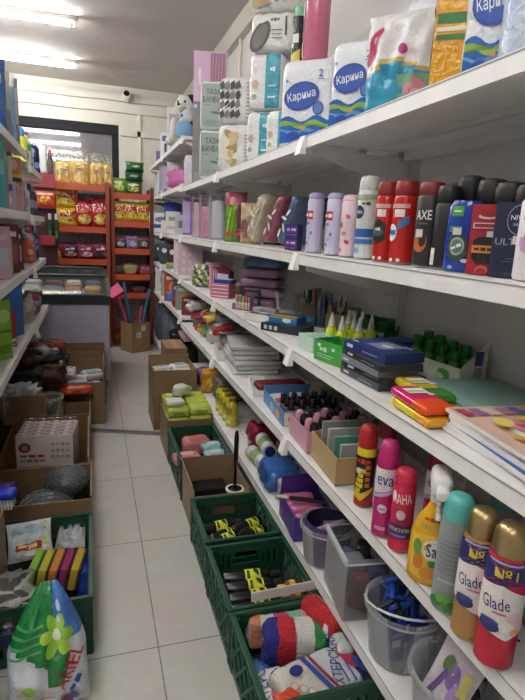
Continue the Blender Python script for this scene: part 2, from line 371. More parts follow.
# tube lamps
def lamp(y, x1, lab, adapter=False):
    t = thing('ceiling_lamp', lab, 'lamp', (x1 - .62, y, ZC), 0, 'tube lamps on the ceiling')
    MB().box(-.62, .62, -.018, .018, -.035, 0, '8d8a86').build('batten', t, False, .004)
    b = MB(); b.bar((-.58, -.005, -.062), (.56, -.005, -.062), .014, 'lit_tube', 12); b.build('tube', t)
    for s in (-1, 1):
        b = MB(); b.box(s * .6 - .018, s * .6 + .018, -.02, .016, -.082, -.0355, 'd8d6d0'); b.build('lamp_holder', t, False, .003)
    if adapter:
        b = MB(); b.box(.40, .49, -.045, -.0235, -.078, -.008, 'e5e3de'); b.build('ballast_box', t, False, .005)
lamp(4.66, -.055, 'ceiling tube lamp nearer the camera, lit'); lamp(5.82, -.075, 'ceiling tube lamp with small white box, nearest the back wall', True)
for i, y in enumerate((3.4, 2.1, .8, -.6)): lamp(y, -.1, ('lit ceiling tube lamp over the aisle, %s one back towards the entrance' % ORD[i]))
# threshold strip across the aisle
a, c = onz(86, 430, 0), onz(163, 434, 0)
b = MB(); u = (c - a).normalized(); nn = Vector((-u.y, u.x, 0)) * .03
b.add([a - nn, c - nn, c + nn * .0 - nn * .0 + nn, a + nn, a - nn * .6 + Vector((0, 0, .007)), c - nn * .6 + Vector((0, 0, .007)), c + nn * .6 + Vector((0, 0, .007)), a + nn * .6 + Vector((0, 0, .007))],
      [(3, 2, 1, 0), (4, 5, 6, 7), (0, 1, 5, 4), (1, 2, 6, 5), (2, 3, 7, 6), (3, 0, 4, 7)], '55555a'); b = struct(b, 'trim_3')
# ================================================================== right-hand shelving
XS = .66; Z5, Z4, Z3, Z2, Z1 = .255, .585, .912, 1.238, 1.60
XBK = 1.045
def shelf_unit(y0, y1, zs, lab, ztop, x0=XS, xb=XBK, holes=True, sgn=1, inner='c9c8c6', base=True):
    t = thing('shelf_unit', lab, 'shelving', (xb, (y0 + y1) / 2, 0), 0, 'shelving units'); L = (y1 - y0) / 2; dx = x0 - xb
    lo, hi = sorted((0, .014 * sgn))
    MB().box(lo, hi, -L + .001, L - .001, .0, ztop, inner).build('back_panel', t, False)
    for s in (-1, 1):
        a0, a1 = sorted((-.032 * sgn, -.001 * sgn)); yy = s * (L - .013)
        MB().box(a0, a1, yy - .012, yy + .012, 0, ztop, 'c4c3c1').build('post', t, False)
    for i, z in enumerate(zs):
        a0, a1 = sorted((dx, -.034 * sgn)); b = MB()
        b.box(a0, a1, -L + .002, L - .002, z - .022, z, 'e4e3e1')
        bx0, bx1 = sorted((dx * .52, dx * .46)); b.box(bx0, bx1, -L + .02, L - .02, z - .034, z - .0221, 'cfcecb')
        bx0, bx1 = sorted((dx * .16, dx * .1)); b.box(bx0, bx1, -L + .02, L - .02, z - .05, z - .0221, 'cfcecb')
        if holes and z < 1.1:
            n = int(2 * L / .05)
            for j in range(n):
                yy = -L + .03 + j * .05
                for xx in (dx + .075 * sgn,):
                    b.add([(xx + .004 * math.cos(q * pi / 4), yy + .004 * math.sin(q * pi / 4), z + .0006) for q in range(8)], [tuple(range(8))], '3a3835:r')
        sh = b.build('shelf', t, False)
        r0, r1 = sorted((dx - .012 * sgn, dx - .0005 * sgn)); b = MB()
        b.box(r0, r1, -L + .001, L - .001, z - .036, z + .0004, 'e9e8e6'); b.box(r0 - .0012, r0 - .0002, -L + .001, L - .001, z - .004, z - .0015, '9a9895') if sgn > 0 else None
        b.build('price_rail', sh, False, .0)
        for s in (-1, 1):
            yy = s * (L - .006); b = MB(); e = dx + .012 * sgn
            vs = [(e, yy - .0025, z - .04), (e, yy - .0025, z - .055), (-.034 * sgn, yy - .0025, z - .14), (-.034 * sgn, yy - .0025, z - .04)]
            b.add(vs + [(a, c + .005, d) for a, c, d in vs], [(0, 1, 2, 3), (7, 6, 5, 4), (0, 4, 5, 1), (1, 5, 6, 2), (2, 6, 7, 3), (3, 7, 4, 0)], 'd4d3d0'); b.build('bracket', sh, False, fix=True)
        if z > .3:
            b = MB(); xx = dx - .0125 * sgn; yy = -L + .03
            vs = [(xx, yy - .018, z + .001), (xx, yy + .018, z + .001), (xx, yy + .022, z - .055), (xx, yy - .022, z - .055)]
            w2 = [(p_[0] - (.006 if q < 2 else .022) * sgn, p_[1], p_[2]) for q, p_ in enumerate(vs)]
            b.add(vs + w2, [(0, 1, 2, 3), (7, 6, 5, 4), (0, 4, 5, 1), (1, 5, 6, 2), (2, 6, 7, 3), (3, 7, 4, 0)], 'f0efed'); b.build('rail_clip', sh, False, fix=True)
    return t
NZ = [Z5, Z4, Z3, Z2, Z1]
shelf_unit(.41, 1.62, NZ, 'white metal shelving unit nearest the camera on the right, holding spray cans', 2.09)
shelf_unit(1.62, 2.83, NZ, 'white metal shelving unit second along the right wall, holding bags and paper', 2.09)
shelf_unit(2.83, 4.04, NZ, 'white metal shelving unit third along the right wall, toilet paper on top', 2.09)
FZ = [.09, .625, .94, 1.25, 1.62, 1.955]
shelf_unit(4.04, 5.22, FZ, 'white metal shelving unit with a plush toy on its top shelf', 2.3)
shelf_unit(5.22, 6.38, FZ, 'white metal shelving unit at the far right end by the orange racks', 2.1)
# left-hand shelving
XLF = -.333
shelf_unit(1.75, 3.26, [.72, 1.05, 1.345, 1.66], 'white shelving unit at the left edge, holding bottles and boxes', 2.1, XLF, -.72, False, -1)
shelf_unit(3.26, 4.24, [.69, 1.04, 1.335, 1.615], 'white shelving unit on the left just before the chest freezer', 1.95, XLF, -.70, False, -1)
Z5 += .002; Z4 += .002; Z3 += .002; Z2 += .002; Z1 += .002      # goods stand just on the sheet metal
# ================================================================== right shelves: top tier
def at(px, off, z): x = XS + off; return (x, yx(px, x, z), z)
def hh(loc, py): return zt(loc[0], loc[1], py) - loc[2]
WHT = 'e8e8ea'; NAVY = '1f3f96'
def tissue(label, loc, rz, w, d, h, seed, word='Карина', side=True):
    def kf(q, u, v): return 'e6e8ee:w'
    wl = lambda z0, am, k0: [(-w * .46 + w * .92 * i / 12, z0 * h + am * h * math.sin(i * .9 + k0)) for i in range(13)]
    f = [('p', wl(-.17, .035, 0) + wl(-.44, .0, 0)[::-1], '2f66b8:g'), ('p', wl(-.215, .03, .5) + wl(-.26, .028, .2)[::-1], '8fb53c'), ('p', wl(-.30, .02, 2) + wl(-.33, .025, 1.6)[::-1], '5f9fd0'),
         ('o', -w * .2, -h * .36, w * .12, h * .045, '1d3f9a'), ('o', w * .22, -h * .36, w * .14, h * .05, '1d4aa8'), ('o', -w * .02, -h * .28, w * .05, h * .02, 'd98a5a'),
         ('o', -w * .08, h * .08, w * .33, h * .16, NAVY, .16), ('o', -w * .08, h * .08, w * .30, h * .14, '2b52ac', .16), ('t', word, -w * .08, h * .08, h * .12, 'f4f5fa', w * .52, .16),
         ('o', w * .24, -h * .06, w * .1, h * .075, NAVY), ('o', w * .24, -h * .06, w * .08, h * .06, '5877bd'), ('t', '2', w * .26, h * .32, h * .08, NAVY), ('r', w * .2, h * .25, w * .32, h * .262, '8898c8'), ('o', -w * .36, h * .25, w * .03, h * .02, '8898c8')]
    sd = [('o', 0, 0, d * .2, h * .32, NAVY), ('t', word, 0, 0, d * .24, 'f4f5fa', h * .5, pi / 2), ('r', -d * .4, -h * .44, d * .4, -h * .3, '2f66b8:g'), ('r', -d * .4, -h * .3, d * .4, -h * .27, '8fb53c')]
    return pack('toilet_paper_pack', label, 'toilet paper', loc, rz, w, d, h, .03, kf, {'f': f, 'r': sd} if side else {'f': f}, wr=.0016, seed=seed, n=6)
l = at(310, .12, Z1); tissue('white wrapped toilet paper pack with blue oval, pink roll standing on it', l, -42, .20, .15, hh(l, 64), 3)
HK = hh(l, 64)
t = thing('wrapping_roll', 'tall pink plastic wrapped roll standing on a toilet paper pack', 'roll', (l[0] - .01, l[1] - .015, Z1 + HK), -50)
hp = .24
MB().lathe([(.042, 0, 'c56a84'), (.045, .006, 'c9708a:g'), (.045, hp, 'c9708a:g'), (.03, hp + .003, 'b65c76')], 24).build('roll', t)
b = MB(); fn = lambda u, v, o: ((.0455 + o) * math.sin(u / .045), -(.0455 + o) * math.cos(u / .045), v)
b.dec(fn, [('r', -.062, .01, -.03, .23, '24262c'), ('p', [(-.06, .1), (-.032, .15), (-.032, .19), (-.06, .16)], 'e9e9ea'), ('p', [(-.06, .02), (-.032, .01), (-.032, .05), (-.06, .07)], 'e4c23a'), ('r', -.06, .08, -.034, .094, 'b83a40')]); b.build('paper_label', t)
t = thing('wrapping_roll', 'black and green wrapped roll left of the pink roll', 'roll', (l[0] - .03, l[1] + .105, Z1 + HK - .012), -50)
MB().lathe([(.022, 0, '25272b'), (.024, .005, '25272b:w'), (.024, .19, '25272b:w'), (.02, .2, '7fc4a0'), (.02, .222, '7fc4a0'), (.012, .226, '6fb490')], 18).build('roll', t)
b = MB(); fn = lambda u, v, o: ((.0245 + o) * math.sin(u / .024), -(.0245 + o) * math.cos(u / .024), v)
b.dec(fn, [('p', [(-.02, .02), (.02, .03), (.02, .08), (-.02, .06)], 'd9cf5a'), ('r', -.012, .1, .012, .13, 'e3e4e4')]); b.build('paper_label', t)
l = at(358, .12, Z1); tissue('white toilet paper pack with blue oval, between two others near shelf middle', l, -48, .155, .13, hh(l, 46), 5, side=False)
# teal napkin bag
l = at(397, .13, Z1); H = hh(l, 14)
def kf(u, v, s): return 'e8e8ea:w' if v > .12 - .25 * abs(u + .1) else ('d2b25e:w' if v > .04 - .25 * abs(u + .1) else '3b9cc0:w')
bag('napkin_bag', 'large glossy white and teal bag with a pink flower picture', 'bag', l, -52, .205, max(H, .27), .11, kf,
    [('r', .01, -.12, .09, -.03, '7fae8a'), ('o', .055, -.07, .03, .032, 'd8879c'), ('o', .065, -.085, .02, .02, 'e8b3bd'), ('r', .01, -.128, .09, -.116, 'c43a48'), ('o', -.07, .05, .014, .05, 'c4406a', -.4), ('o', .02, .03, .012, .012, 'c4408a')], seed=4, wr=.006, n=12)
l2 = (l[0] + .14, l[1] + .12, Z1)
tissue('white toilet paper pack with blue ovals, behind the teal bag', (.935, l[1] + .07, Z1), -50, .17, .12, .34, 8, side=False)
# yellow sponge cloth pack
l = at(453, .085, Z1); H = .30
f = [('r', -.045, -.02, .045, .0, '2e7a3a'), ('r', -.045, -.034, .045, -.026, 'f1ead2'), ('r', -.045, -.05, .045, -.04, '2e7a3a')]
carton('sponge_cloth_pack', 'bright yellow pack with green and white band on the top shelf', 'pack', l, -38, .10, .075, H, {'*': 'e2a526:w', 'l': 'e6ddd2'},
       {'f': f, 'l': [('o', 0, -.05, .035, .05, 'd9a13c'), ('r', -.05, .0, .05, .012, 'c23b38'), ('p', [(-.05, .03), (.05, .06), (.05, .08), (-.05, .05)], 'c23b38'), ('o', 0, .09, .03, .03, 'd9a13c'), ('r', -.02, -.09, .02, -.07, 'e0857a'), ('t', 'Салфетки', 0, .03, .016, 'f7f2ea', .08, .28)]})
l = at(490, .125, Z1); tissue('white toilet paper pack with blue oval right of the yellow pack', l, -42, .12, .10, .25, 9, side=False)
l = at(541, .12, Z1)
pack('pale_blue_pack', 'pale blue and white film pack at the near end of the top shelf', 'pack', l, -36, .15, .13, .28, .03, lambda q, u, v: 'c9d6ea:w' if u * .7 + v < .2 else '8fa9d6:w', {'f': [('o', .0, -.05, .05, .02, 'dfe7ea', .6), ('o', .03, -.03, .015, .008, '9fb4b0', .5)]}, n=6)
l = (l[0] + .03, l[1] - .0, Z1)
t = thing('spray_nozzle_bottle', 'black object hanging over the pale blue pack at the frame edge', 'bottle', (.79, yx(519, .79, Z1 + .285), Z1 + .285))
MB().lathe([(.03, 0, '1d1d20:g'), (.034, .02, '1d1d20:g'), (.03, .07, '1d1d20:g'), (.016, .09, '1d1d20:g')], 16).build('body', t)
MB().lathe([(.012, .0902, '1d1d20:g'), (.012, .11, '1d1d20:g')], 12).build('cap', t)
# nappy packs with teal stripe
def nappy(label, loc, rz, w, d, h, seed):
    pack('nappy_pack', label, 'nappy pack', loc, rz, w, d, h, .028, lambda q, u, v: '3f9fb4:w' if (q == 'f' and .05 < u < .8) else 'e3e3e4:w',
         {'f': [('o', -w * .28, -h * .05, w * .09, h * .08, 'c9a58c'), ('o', -w * .3, h * .2, w * .07, h * .06, 'd8d3cc'), ('o', -w * .3, -h * .27, w * .08, h * .05, '9bb08c'), ('t', 'N8', w * .22, h * .2, h * .09, 'e9f0f2'), ('r', w * .1, -h * .3, w * .32, -h * .27, 'e9f0f2'), ('r', w * .1, -h * .1, w * .32, -h * .07, 'bfe0e6')]}, 'nappy packs', seed=seed, n=6)
l = at(263, .08, Z1); h0 = hh(l, 114); nappy('white pack with teal stripe, lower one of the two stacked', l, -38, .13, .13, h0, 1); la = l
nappy('white pack with teal stripe, lying on another striped pack', (l[0] + .015, l[1] - .02, Z1 + h0), -38, .155, .15, hh((l[0] + .015, l[1] - .02, Z1 + h0), 58), 2)
htop = Z1 + h0 + hh((l[0] + .015, l[1] - .02, Z1 + h0), 58)
l = at(281, .085, Z1); nappy('white pack with teal stripe tucked against the big toilet paper pack', l, -38, .11, .11, hh(l, 112), 3)
# pillow packs on top
def bigpack(label, loc, rz, w, d, h, pat, seed):
    pack('bedding_pack', label, 'bedding pack', loc, rz, w, d, h, .035, 'dcdbd8:w', {'f': pat}, seed=seed, n=6, wr=.003)
l = (la[0] + .035, la[1] - .03, htop); h1 = .155
bigpack('white pack with black oval and barcode above the striped packs', l, -34, .20, .17, h1, [('o', -.055, -.02, .035, .065, '4a4744', -.5), ('o', -.055, -.02, .024, .05, '6a6560', -.5), ('r', .05, -.02, .058, .05, '222222'), ('t', 'ОДЕЯЛО', .01, .04, .012, '555555'), ('r', -.005, .0, .04, .004, '777777'), ('r', -.005, -.015, .035, -.011, '777777'), ('r', -.005, -.03, .04, -.026, '777777')], 11)
bigpack('white and brown pack with barcodes, topmost of the tall pile', (l[0], l[1], htop + h1), -34, .20, .17, .20, [('p', [(-.09, -.09), (-.02, -.08), (-.02, .09), (-.09, .09)], 'a98f62'), ('p', [(-.07, -.04), (-.03, -.03), (-.03, .03), (-.07, .02)], 'c0a679'), ('r', .0, -.07, .018, -.03, '2a2a2a'), ('r', .03, -.07, .052, -.03, '2a2a2a'), ('r', .0, .0, .05, .006, '777777'), ('r', .0, .02, .04, .026, '777777')], 12)
l = at(239, .105, Z1); h1 = hh(l, 127)
bigpack('clear pack with crumpled golden filling, under the silver black pack', l, -32, .20, .17, h1, [('o', -.03 + .022 * math.cos(i * 1.9), .014 * i - .07 + .01 * math.sin(i * 3), .018, .03, ['a8935c', 'cbb988', 'e4dcc4'][i % 3], i * .8) for i in range(11)] + [('r', .05, -.08 + i * .017, .085, -.074 + i * .017, '8d8d8b') for i in range(9)], 13)
bigpack('clear pack with silver and black pattern, on the golden filled pack', (l[0] + .0, l[1], Z1 + h1), -32, .20, .17, hh((l[0], l[1], Z1 + h1), 80), [('p', [(-.085 + (i % 4) * .028, -.09 + (i // 4) * .045), (-.06 + (i % 4) * .028, -.075 + (i // 4) * .045), (-.07 + (i % 4) * .028, -.045 + (i // 4) * .045), (-.09 + (i % 4) * .028, -.06 + (i // 4) * .045)], ['3c3c3e', '77777a', '2a2a2c'][i % 3]) for i in range(16)] + [('r', .052, -.09 + i * .018, .085, -.084 + i * .018, '8d8d8b') for i in range(10)], 14)
# two boxes of bamboo pelvis
def bamboo(label, loc, rz, w, d, h):
    f = [('r', -w * .44, -h * .44, w * .44, h * .44, '94a19b'), ('t', 'ТАЗА', 0, h * .28, h * .115, '15181b', w * .52), ('t', 'БАМБУК', 0, h * .12, h * .115, '15181b', w * .76), ('o', w * .1, -h * .15, w * .18, h * .028, '4b7250', -.15), ('o', w * .24, -h * .08, w * .08, h * .022, '56805a', .7), ('r', -w * .34, -h * .33, w * .2, -h * .318, '6a7672'), ('r', -w * .34, -h * .37, w * .1, -h * .36, '6a7672'), ('r', -w * .34, 0, -w * .1, h * .012, '6a7672')]
    pack('bedding_pack', label, 'bedding pack', loc, rz, w, d, h, .022, 'd4d9d7:w', {'f': f}, 'bamboo bedding packs', wr=.001, n=5)
l = at(213, .075, Z1); h1 = hh(l, 132); bamboo('grey green bamboo bedding pack at the bottom of its stack of two', l, -20, .16, .14, h1)
bamboo('grey green bamboo bedding pack on top of another one', (l[0], l[1], Z1 + h1), -20, .16, .14, hh((l[0], l[1], Z1 + h1), 84))
lb = l
b = MB(); b.rbox(.06, .13, .24, .025, lambda q, u, v: '6f94c8:w' if v > -.1 else '9db8dc:w', 4, .003, 2); b.dec(face('f', .06, .13, .24), [('o', 0, .03, .02, .03, 'dbe4f0')])
solo(b, 'blue_bag', 'soft blue bag squeezed between grey box and bedding packs', 'bag', (lb[0] - .015, lb[1] + .16, Z1), -20)
# grey flat box and the lilac box on it
l = (.75, 3.83, Z1); hg = hh((.75, 3.72, Z1), 101)
carton('grey_box', 'tall plain grey box standing on the top shelf', 'box', l, -12, .135, .16, hg, {'*': '7d7f80', 'l': '8a8c8d'}, {'f': [('o', -.05, hg / 2 - .03, .012, .012, 'cfcfcf'), ('r', -.055, -hg / 2 + .01, .02, -hg / 2 + .08, '8f9192')]})
hl = hh((.76, 3.7, Z1 + hg), 48)
carton('lilac_box', 'lilac and pink gift box on top of the tall grey box', 'box', (.80, 3.84, Z1 + hg), -14, .22, .16, hl, {'*': 'a97a90', 'l': 'cfa6cf', 'f': 'd3aecd'}, {'f': [('r', .0, -hl / 2 + .02, .1, hl / 2 - .01, 'a4748c')] + [('p', [(.005 + i * .02, -hl / 2 + .02), (.009 + i * .02, -hl / 2 + .02), (.0 + i * .02 + .02, hl / 2 - .02), (-.004 + i * .02 + .02, hl / 2 - .02)], 'c79bb0') for i in range(4)] + [('r', -.08, -.05, -.06, .05, 'e5d7e6')]})
pack('pink_cushion', 'dusty pink cushion pack behind the bamboo bedding packs', 'cushion', (.93, 3.3, Z1), -20, .14, .16, .50, .04, 'b98295:w', wr=.003, n=5)
# ------------------------------------------------------------------ deodorant tier
def can(label, px, off, z, pt, r, kb, kc, dec, rz=-62, neck=.9, capk=None, cat='spray can', name='deodorant_can', group=None, bands=(), y=None, h=None, caph=.26):
    l = at(px, off, z) if y is None else (XS + off, y, z)
    h = h or hh(l, pt); hb = h * (1 - caph)
    body = [(r * .93, 0, '9a9a9c:m'), (r * .98, .003, '9a9a9c:m'), (r, .006, kb)]
    for (a, k) in bands: body.append((r, hb * a, k))
    body += [(r, hb * .95, kb), (r * neck, hb, kb)]
    cap = [(r * neck * 1.0, hb + .0005, kc), (r * .97, hb + .004, kc), (r * .96, h * .93, kc), (r * .86, h * .98, kc), (r * .5, h, kc)]
    d = [(q[0], *q[1:]) for q in dec(r, hb)]
    return vessel(name, label, cat, l, rz, body, cap, d, group)
lav = lambda r, h: [('r', -r * .9, h * .62, r * .4, h * .78, 'c43a4c')] + [('o', r * (.5 * ((i * 37) % 7) / 3.5 - .6), h * (.1 + .09 * i), r * .16, r * .24, '7f78b8' if i % 2 else 'b5aed6', i) for i in range(6)] + [('t', 'silk', -r * .1, h * .7, h * .07, 'f4eef6')]
can('lavender patterned white can, left one of the pair', 313, .06, Z2, 193, .027, 'c9c4e0', 'a9a0d2', lav, caph=.1)
can('lavender patterned white can, right one of the pair', 332, .06, Z2, 193, .026, 'd2cde6', 'b3abd8', lav, caph=.1)
can('pale pink floral can beside the lavender cans', 347, .068, Z2, 195, .026, 'e3cdd6', 'e8c3cc', lambda r, h: [('o', r * (.4 * ((i * 5) % 3) - .4), h * (.12 + .15 * i), r * .22, r * .3, 'b8404e' if i % 2 else 'cf6f7a', i) for i in range(5)], caph=.1)
can('tall white can with navy round badge and blue band', 364, .08, Z2, 176, .030, 'd7dcda', 'dcdedb', lambda r, h: [('o', -r * .35, h * .68, r * .58, r * .62, '1e2b4c'), ('t', 'NIVEA', -r * .35, h * .68, r * .3, 'f0f2f4', r * .9), ('r', -r * 1.3, h * .32, r * 1.2, h * .44, '2a5da8'), ('r', -r * 1.3, h * .22, r * 1.2, h * .29, '3c74bd'), ('r', -r * 1.3, h * .86, r * 1.3, h * .93, '9fb28a'), ('t', 'Fresh', r * .4, h * .8, r * .3, '2c3a33', None and 0 or r * .8), ('o', -r * .3, h * .12, r * .3, r * .3, '7aa2d2')], caph=.17)
bl = lambda r, h: [('t', 'Black', 0, h * .75, h * .08, 'eef0ee', r * 1.5), ('r', -r, h * .32, r, h * .44, 'b8c4c0'), ('r', -r * .9, h * .1, r, h * .25, '3f9aa8')]
can('dark can with white print, behind the white and red cans', 375, .13, Z2, 182, .026, '2c3430', '3a2422', bl, h=.19)
rs = lambda c: (lambda r, h: [('r', -r * 1.2, h * .82, r * .9, h * .88, 'd8a8a4'), ('r', -r * .4, h * .69, r * .5, h * .8, 'e6e3e0')] + ([('p', [(-r * .8, h * .35), (-r * .1, h * .27), (r * .6, h * .35), (r * .6, h * .58), (-r * .1, h * .66), (-r * .8, h * .58)], '1f2321'), ('o', -r * .1, h * .46, r * .5, h * .07, '4d5a4c'), ('t', 'OLD', -r * .1, h * .5, h * .05, 'dcdcd4')] if c else [('o', -r * .5, h * .46, r * .5, h * .13, 'dfe3e6'), ('r', -r * .9, h * .43, -r * .1, h * .5, '2f6fae'), ('p', [(r * .05, h * .5), (r * .9, h * .6), (r * .9, h * .72), (r * .05, h * .62)], '3b78b4')]) + [('o', -r * .3, h * .06, r * .15, r * .15, 'e4dcd8'), ('o', r * .3, h * .06, r * .15, r * .15, 'e4dcd8')])
can('bright red can with dark hexagon badge', 382, .062, Z2, 181, .0275, 'bb2420:g', '8d1f22', rs(1), caph=.19)
can('bright red can with blue and white badge', 400, .062, Z2, 180, .029, 'bb2420:g', '8d1f22', rs(0), caph=.19)
ax = lambda r, h: [('t', 'AXE', 0, h * .73, h * .13, 'e9e9e9', r * 1.25), ('o', -r * .1, h * .35, r * .55, h * .14, 'b9652a'), ('o', r * .1, h * .38, r * .28, h * .09, '2a1a14'), ('r', -r * .5, h * .42, r * .1, h * .53, 'd8d4d0'), ('r', -r * .3, h * .6, r * .4, h * .62, 'a2552c')]
can('black can with orange swirl and dark red cap', 424, .062, Z2, 181, .029, '1f1f22', '7a2226', ax, caph=.17)
can('plain black can with barcode right of the orange swirl can', 441, .07, Z2, 185, .0255, '18181b', '1c1c1f', lambda r, h: [('r', -r * .9, h * .06, -r * .3, h * .32, 'd4d0cc')], caph=.22)
can('dark can with red cap, behind the black cans', 449, .14, Z2, 183, .026, '3a2021', '6e2024', lambda r, h: [('r', -r, h * .7, r, h * .8, '8c6a62')], h=.19)
# blue bottle, red carton, navy carton
l = at(459, .062, Z2); H = hh(l, 201)
b = [('r', -.026, H * .78, .0, H * .92, '4a9a4c'), ('r', -.02, H * .84, -.004, H * .86, 'd7e6d2'), ('r', -.026, H * .56, .0, H * .64, '4d8f4a'), ('p', [(-.026, H * .2), (0, H * .14), (.014, H * .25), (.014, H * .48), (-.006, H * .58), (-.026, H * .5)], '2c4a44'), ('o', -.006, H * .36, .014, H * .13, 'aab5ae'), ('o', -.006, H * .36, .011, H * .1, '5f7f74'), ('t', 'FRESH', -.006, H * .36, H * .05, 'f0f2ee', .022, .5), ('r', -.016, H * .52, .0, H * .62, 'd8dad2'), ('o', .012, H * .16, .008, .004, 'd4d8d0'), ('o', -.014, H * .06, .005, .004, '8ea6e0')]
t = vessel('shower_gel_bottle', 'flat blue shower bottle with green and grey badge', 'bottle', l, -50, [(.03, 0, '1c3f9e:g'), (.034, .006, '1c3f9e:g'), (.0345, H * .5, '1c3f9e:g'), (.033, H - .012, '1c3f9e:g'), (.026, H, '1c3f9e:g')], None, b, sy=.62, seg=32)
t = thing('shower_gel_bottle', 'white bottle with dark red stripe, half hidden behind the blue bottle', 'bottle', (.775, yx(441, .775, Z2), Z2), -50)
MB().lathe([(.022, 0, 'ddd8d0'), (.025, .004, 'ddd8d0'), (.025, .04, 'ddd8d0'), (.025, .06, '8a2a30'), (.024, .115, 'ddd8d0'), (.012, .125, 'ddd8d0')], 18, sy=.7).build('body', t); MB().lathe([(.011, .1255, '2a2a2c'), (.011, .145, '2a2a2c')], 12).build('cap', t)
l = at(482.5, .068, Z2); H = hh(l, 205); w = .058
carton('deodorant_carton', 'dark red carton with orange and black badge', 'carton', l, -50, w, .042, H, 'a01f2a', {'f': [('o', .0, H * .33, w * .3, H * .04, 'd9c4c2'), ('o', .002, H * .355, w * .28, H * .035, 'a01f2a'), ('r', -w * .42, H * .16, w * .42, H * .24, 'd9cfcc'), ('r', -w * .38, H * .175, w * .38, H * .225, '8c2430'), ('r', .002, -.01, w * .34, .016, 'd8d6d2'), ('p', [(-w * .36, -H * .27), (-w * .2, -H * .34), (w * .2, -H * .34), (w * .36, -H * .27), (w * .36, -H * .02), (w * .2, H * .04), (-w * .2, H * .04), (-w * .36, -H * .02)], '16171a'), ('r', -w * .38, -H * .19, w * .34, -H * .08, 'c9843a'), ('t', 'BARREL', 0, -H * .135, H * .05, '2a1c10', w * .6), ('o', -w * .0, -H * .44, w * .2, H * .07, 'c8686c'), ('o', .0, -H * .46, w * .16, H * .06, 'a01f2a')]})
l = at(509, .075, Z2); H = hh(l, 203); w = .068
carton('deodorant_carton', 'navy blue carton with white round logo ring', 'carton', l, -50, w, .045, H, '1c2340', {'f': [('o', w * .12, H * .27, w * .32, H * .2, 'aab0bc'), ('o', w * .12, H * .27, w * .305, H * .19, '1c2340'), ('t', 'NIVEA', w * .12, H * .3, H * .065, 'eef0f4', w * .46), ('t', 'MEN', w * .12, H * .21, H * .045, '9aa2b4', w * .3), ('t', 'ULTRA', -.0, -H * .02, H * .09, '98a0b0', w * .84), ('r', 0, -H * .05, w * .3, H * .06, 'dcdad6'), ('r', -w * .1, -H * .25, w * .3, -H * .238, '5c6478'), ('r', -w * .2, -H * .29, w * .36, -H * .28, '5c6478'), ('r', -w * .1, -H * .45, w * .36, -H * .44, '5c6478')]})
l = (XS + .062, yx(529, XS + .062, Z2), Z2)
vessel('lotion_bottle', 'white bottle with pink flower print at the right edge', 'bottle', l, -50, [(.026, 0, 'e7e0e6'), (.029, .005, 'e7e0e6'), (.029, .13, 'e7e0e6'), (.016, .15, 'e7e0e6')], [(.014, .1505, 'dcd2dc'), (.014, .175, 'dcd2dc')], [('o', -.015, .06, .008, .014, 'c79ac6', .4), ('o', -.008, .08, .006, .012, 'b583b8', -.4), ('r', -.02, .1, .01, .108, '9a6aa0')])
bk = lambda r, h: [('r', -r * 1.2, h * .82, r * 1.2, h * .87, '6a2a2c'), ('r', -r * .9, h * .4, r * .9, h * .55, '2c3846')]
for i, (px, pt) in enumerate(((461, 176), (482, 179), (500, 182), (521, 184))):
    can(('black capped can behind the blue bottle', 'black capped can behind the dark red carton', 'black capped can behind the navy carton left half', 'black capped can behind the navy carton, rightmost one')[i], px, .125, Z2, pt, .031, '1d2026', '141416', bk, rz=-50, group='black capped cans', caph=.3)
# small purple and blue boxes
l = at(295, .05, Z2)
for i in range(2):
    for j in range(2):
        carton('cream_box', 'small navy and purple box, %s %s of four stacked' % (('lower', 'upper')[j], ('right', 'left')[i]), 'box', (XS + .05, l[1] + i * .042, Z2 + j * .047), -52, .034, .034, .046, {'*': '2b2a66'}, {'f': [('r', -.014, -.006, .014, .014, '6a3f9c'), ('t', 'Крем', 0, .004, .008, 'e6dcf0', .02), ('r', -.012, -.016, .01, -.012, 'b0547a')]})
# rolled blankets in film, leaning
def blanket(label, px, off, w, h, d, k, k2, tilt, seed):
    l = at(px, off, Z2)
    b = MB(); b.rbox(w, d, h, .028, lambda q, u, v: k2 if q == 'f' and abs(u) > .78 else k, 6, .0025, seed); b.lay = 3
    b.dec(face('f', w, d, h), [('o', -w * .2 + (i % 2) * w * .3, -h * .3 + i * h * .16, .006, .02, 'd9d5d2', i * .9) for i in range(4)])
    a = R_(tilt); M = Matrix.Rotation(R_(-78), 4, 'Z') @ Matrix.Rotation(a, 4, 'Y')
    return solo(b, 'rolled_blanket', label, 'blanket', (l[0], l[1], Z2 + .004 + w / 2 * math.sin(abs(a))), rot=M.to_euler(), ang=1.3)
blanket('beige rolled blanket in clear film, leaning, leftmost of three', 265, .14, .075, .235, .20, 'b4a690:w', 'cfc4b2:w', 33, 1)
blanket('maroon rolled blanket in clear film, leaning, middle of three', 281, .15, .058, .225, .19, '8f4a60:w', 'a05a70:w', 33, 2)
blanket('slate blue rolled blanket in clear film, leaning, rightmost of three', 296, .165, .055, .215, .19, '4a607c:w', '5a708c:w', 31, 3)
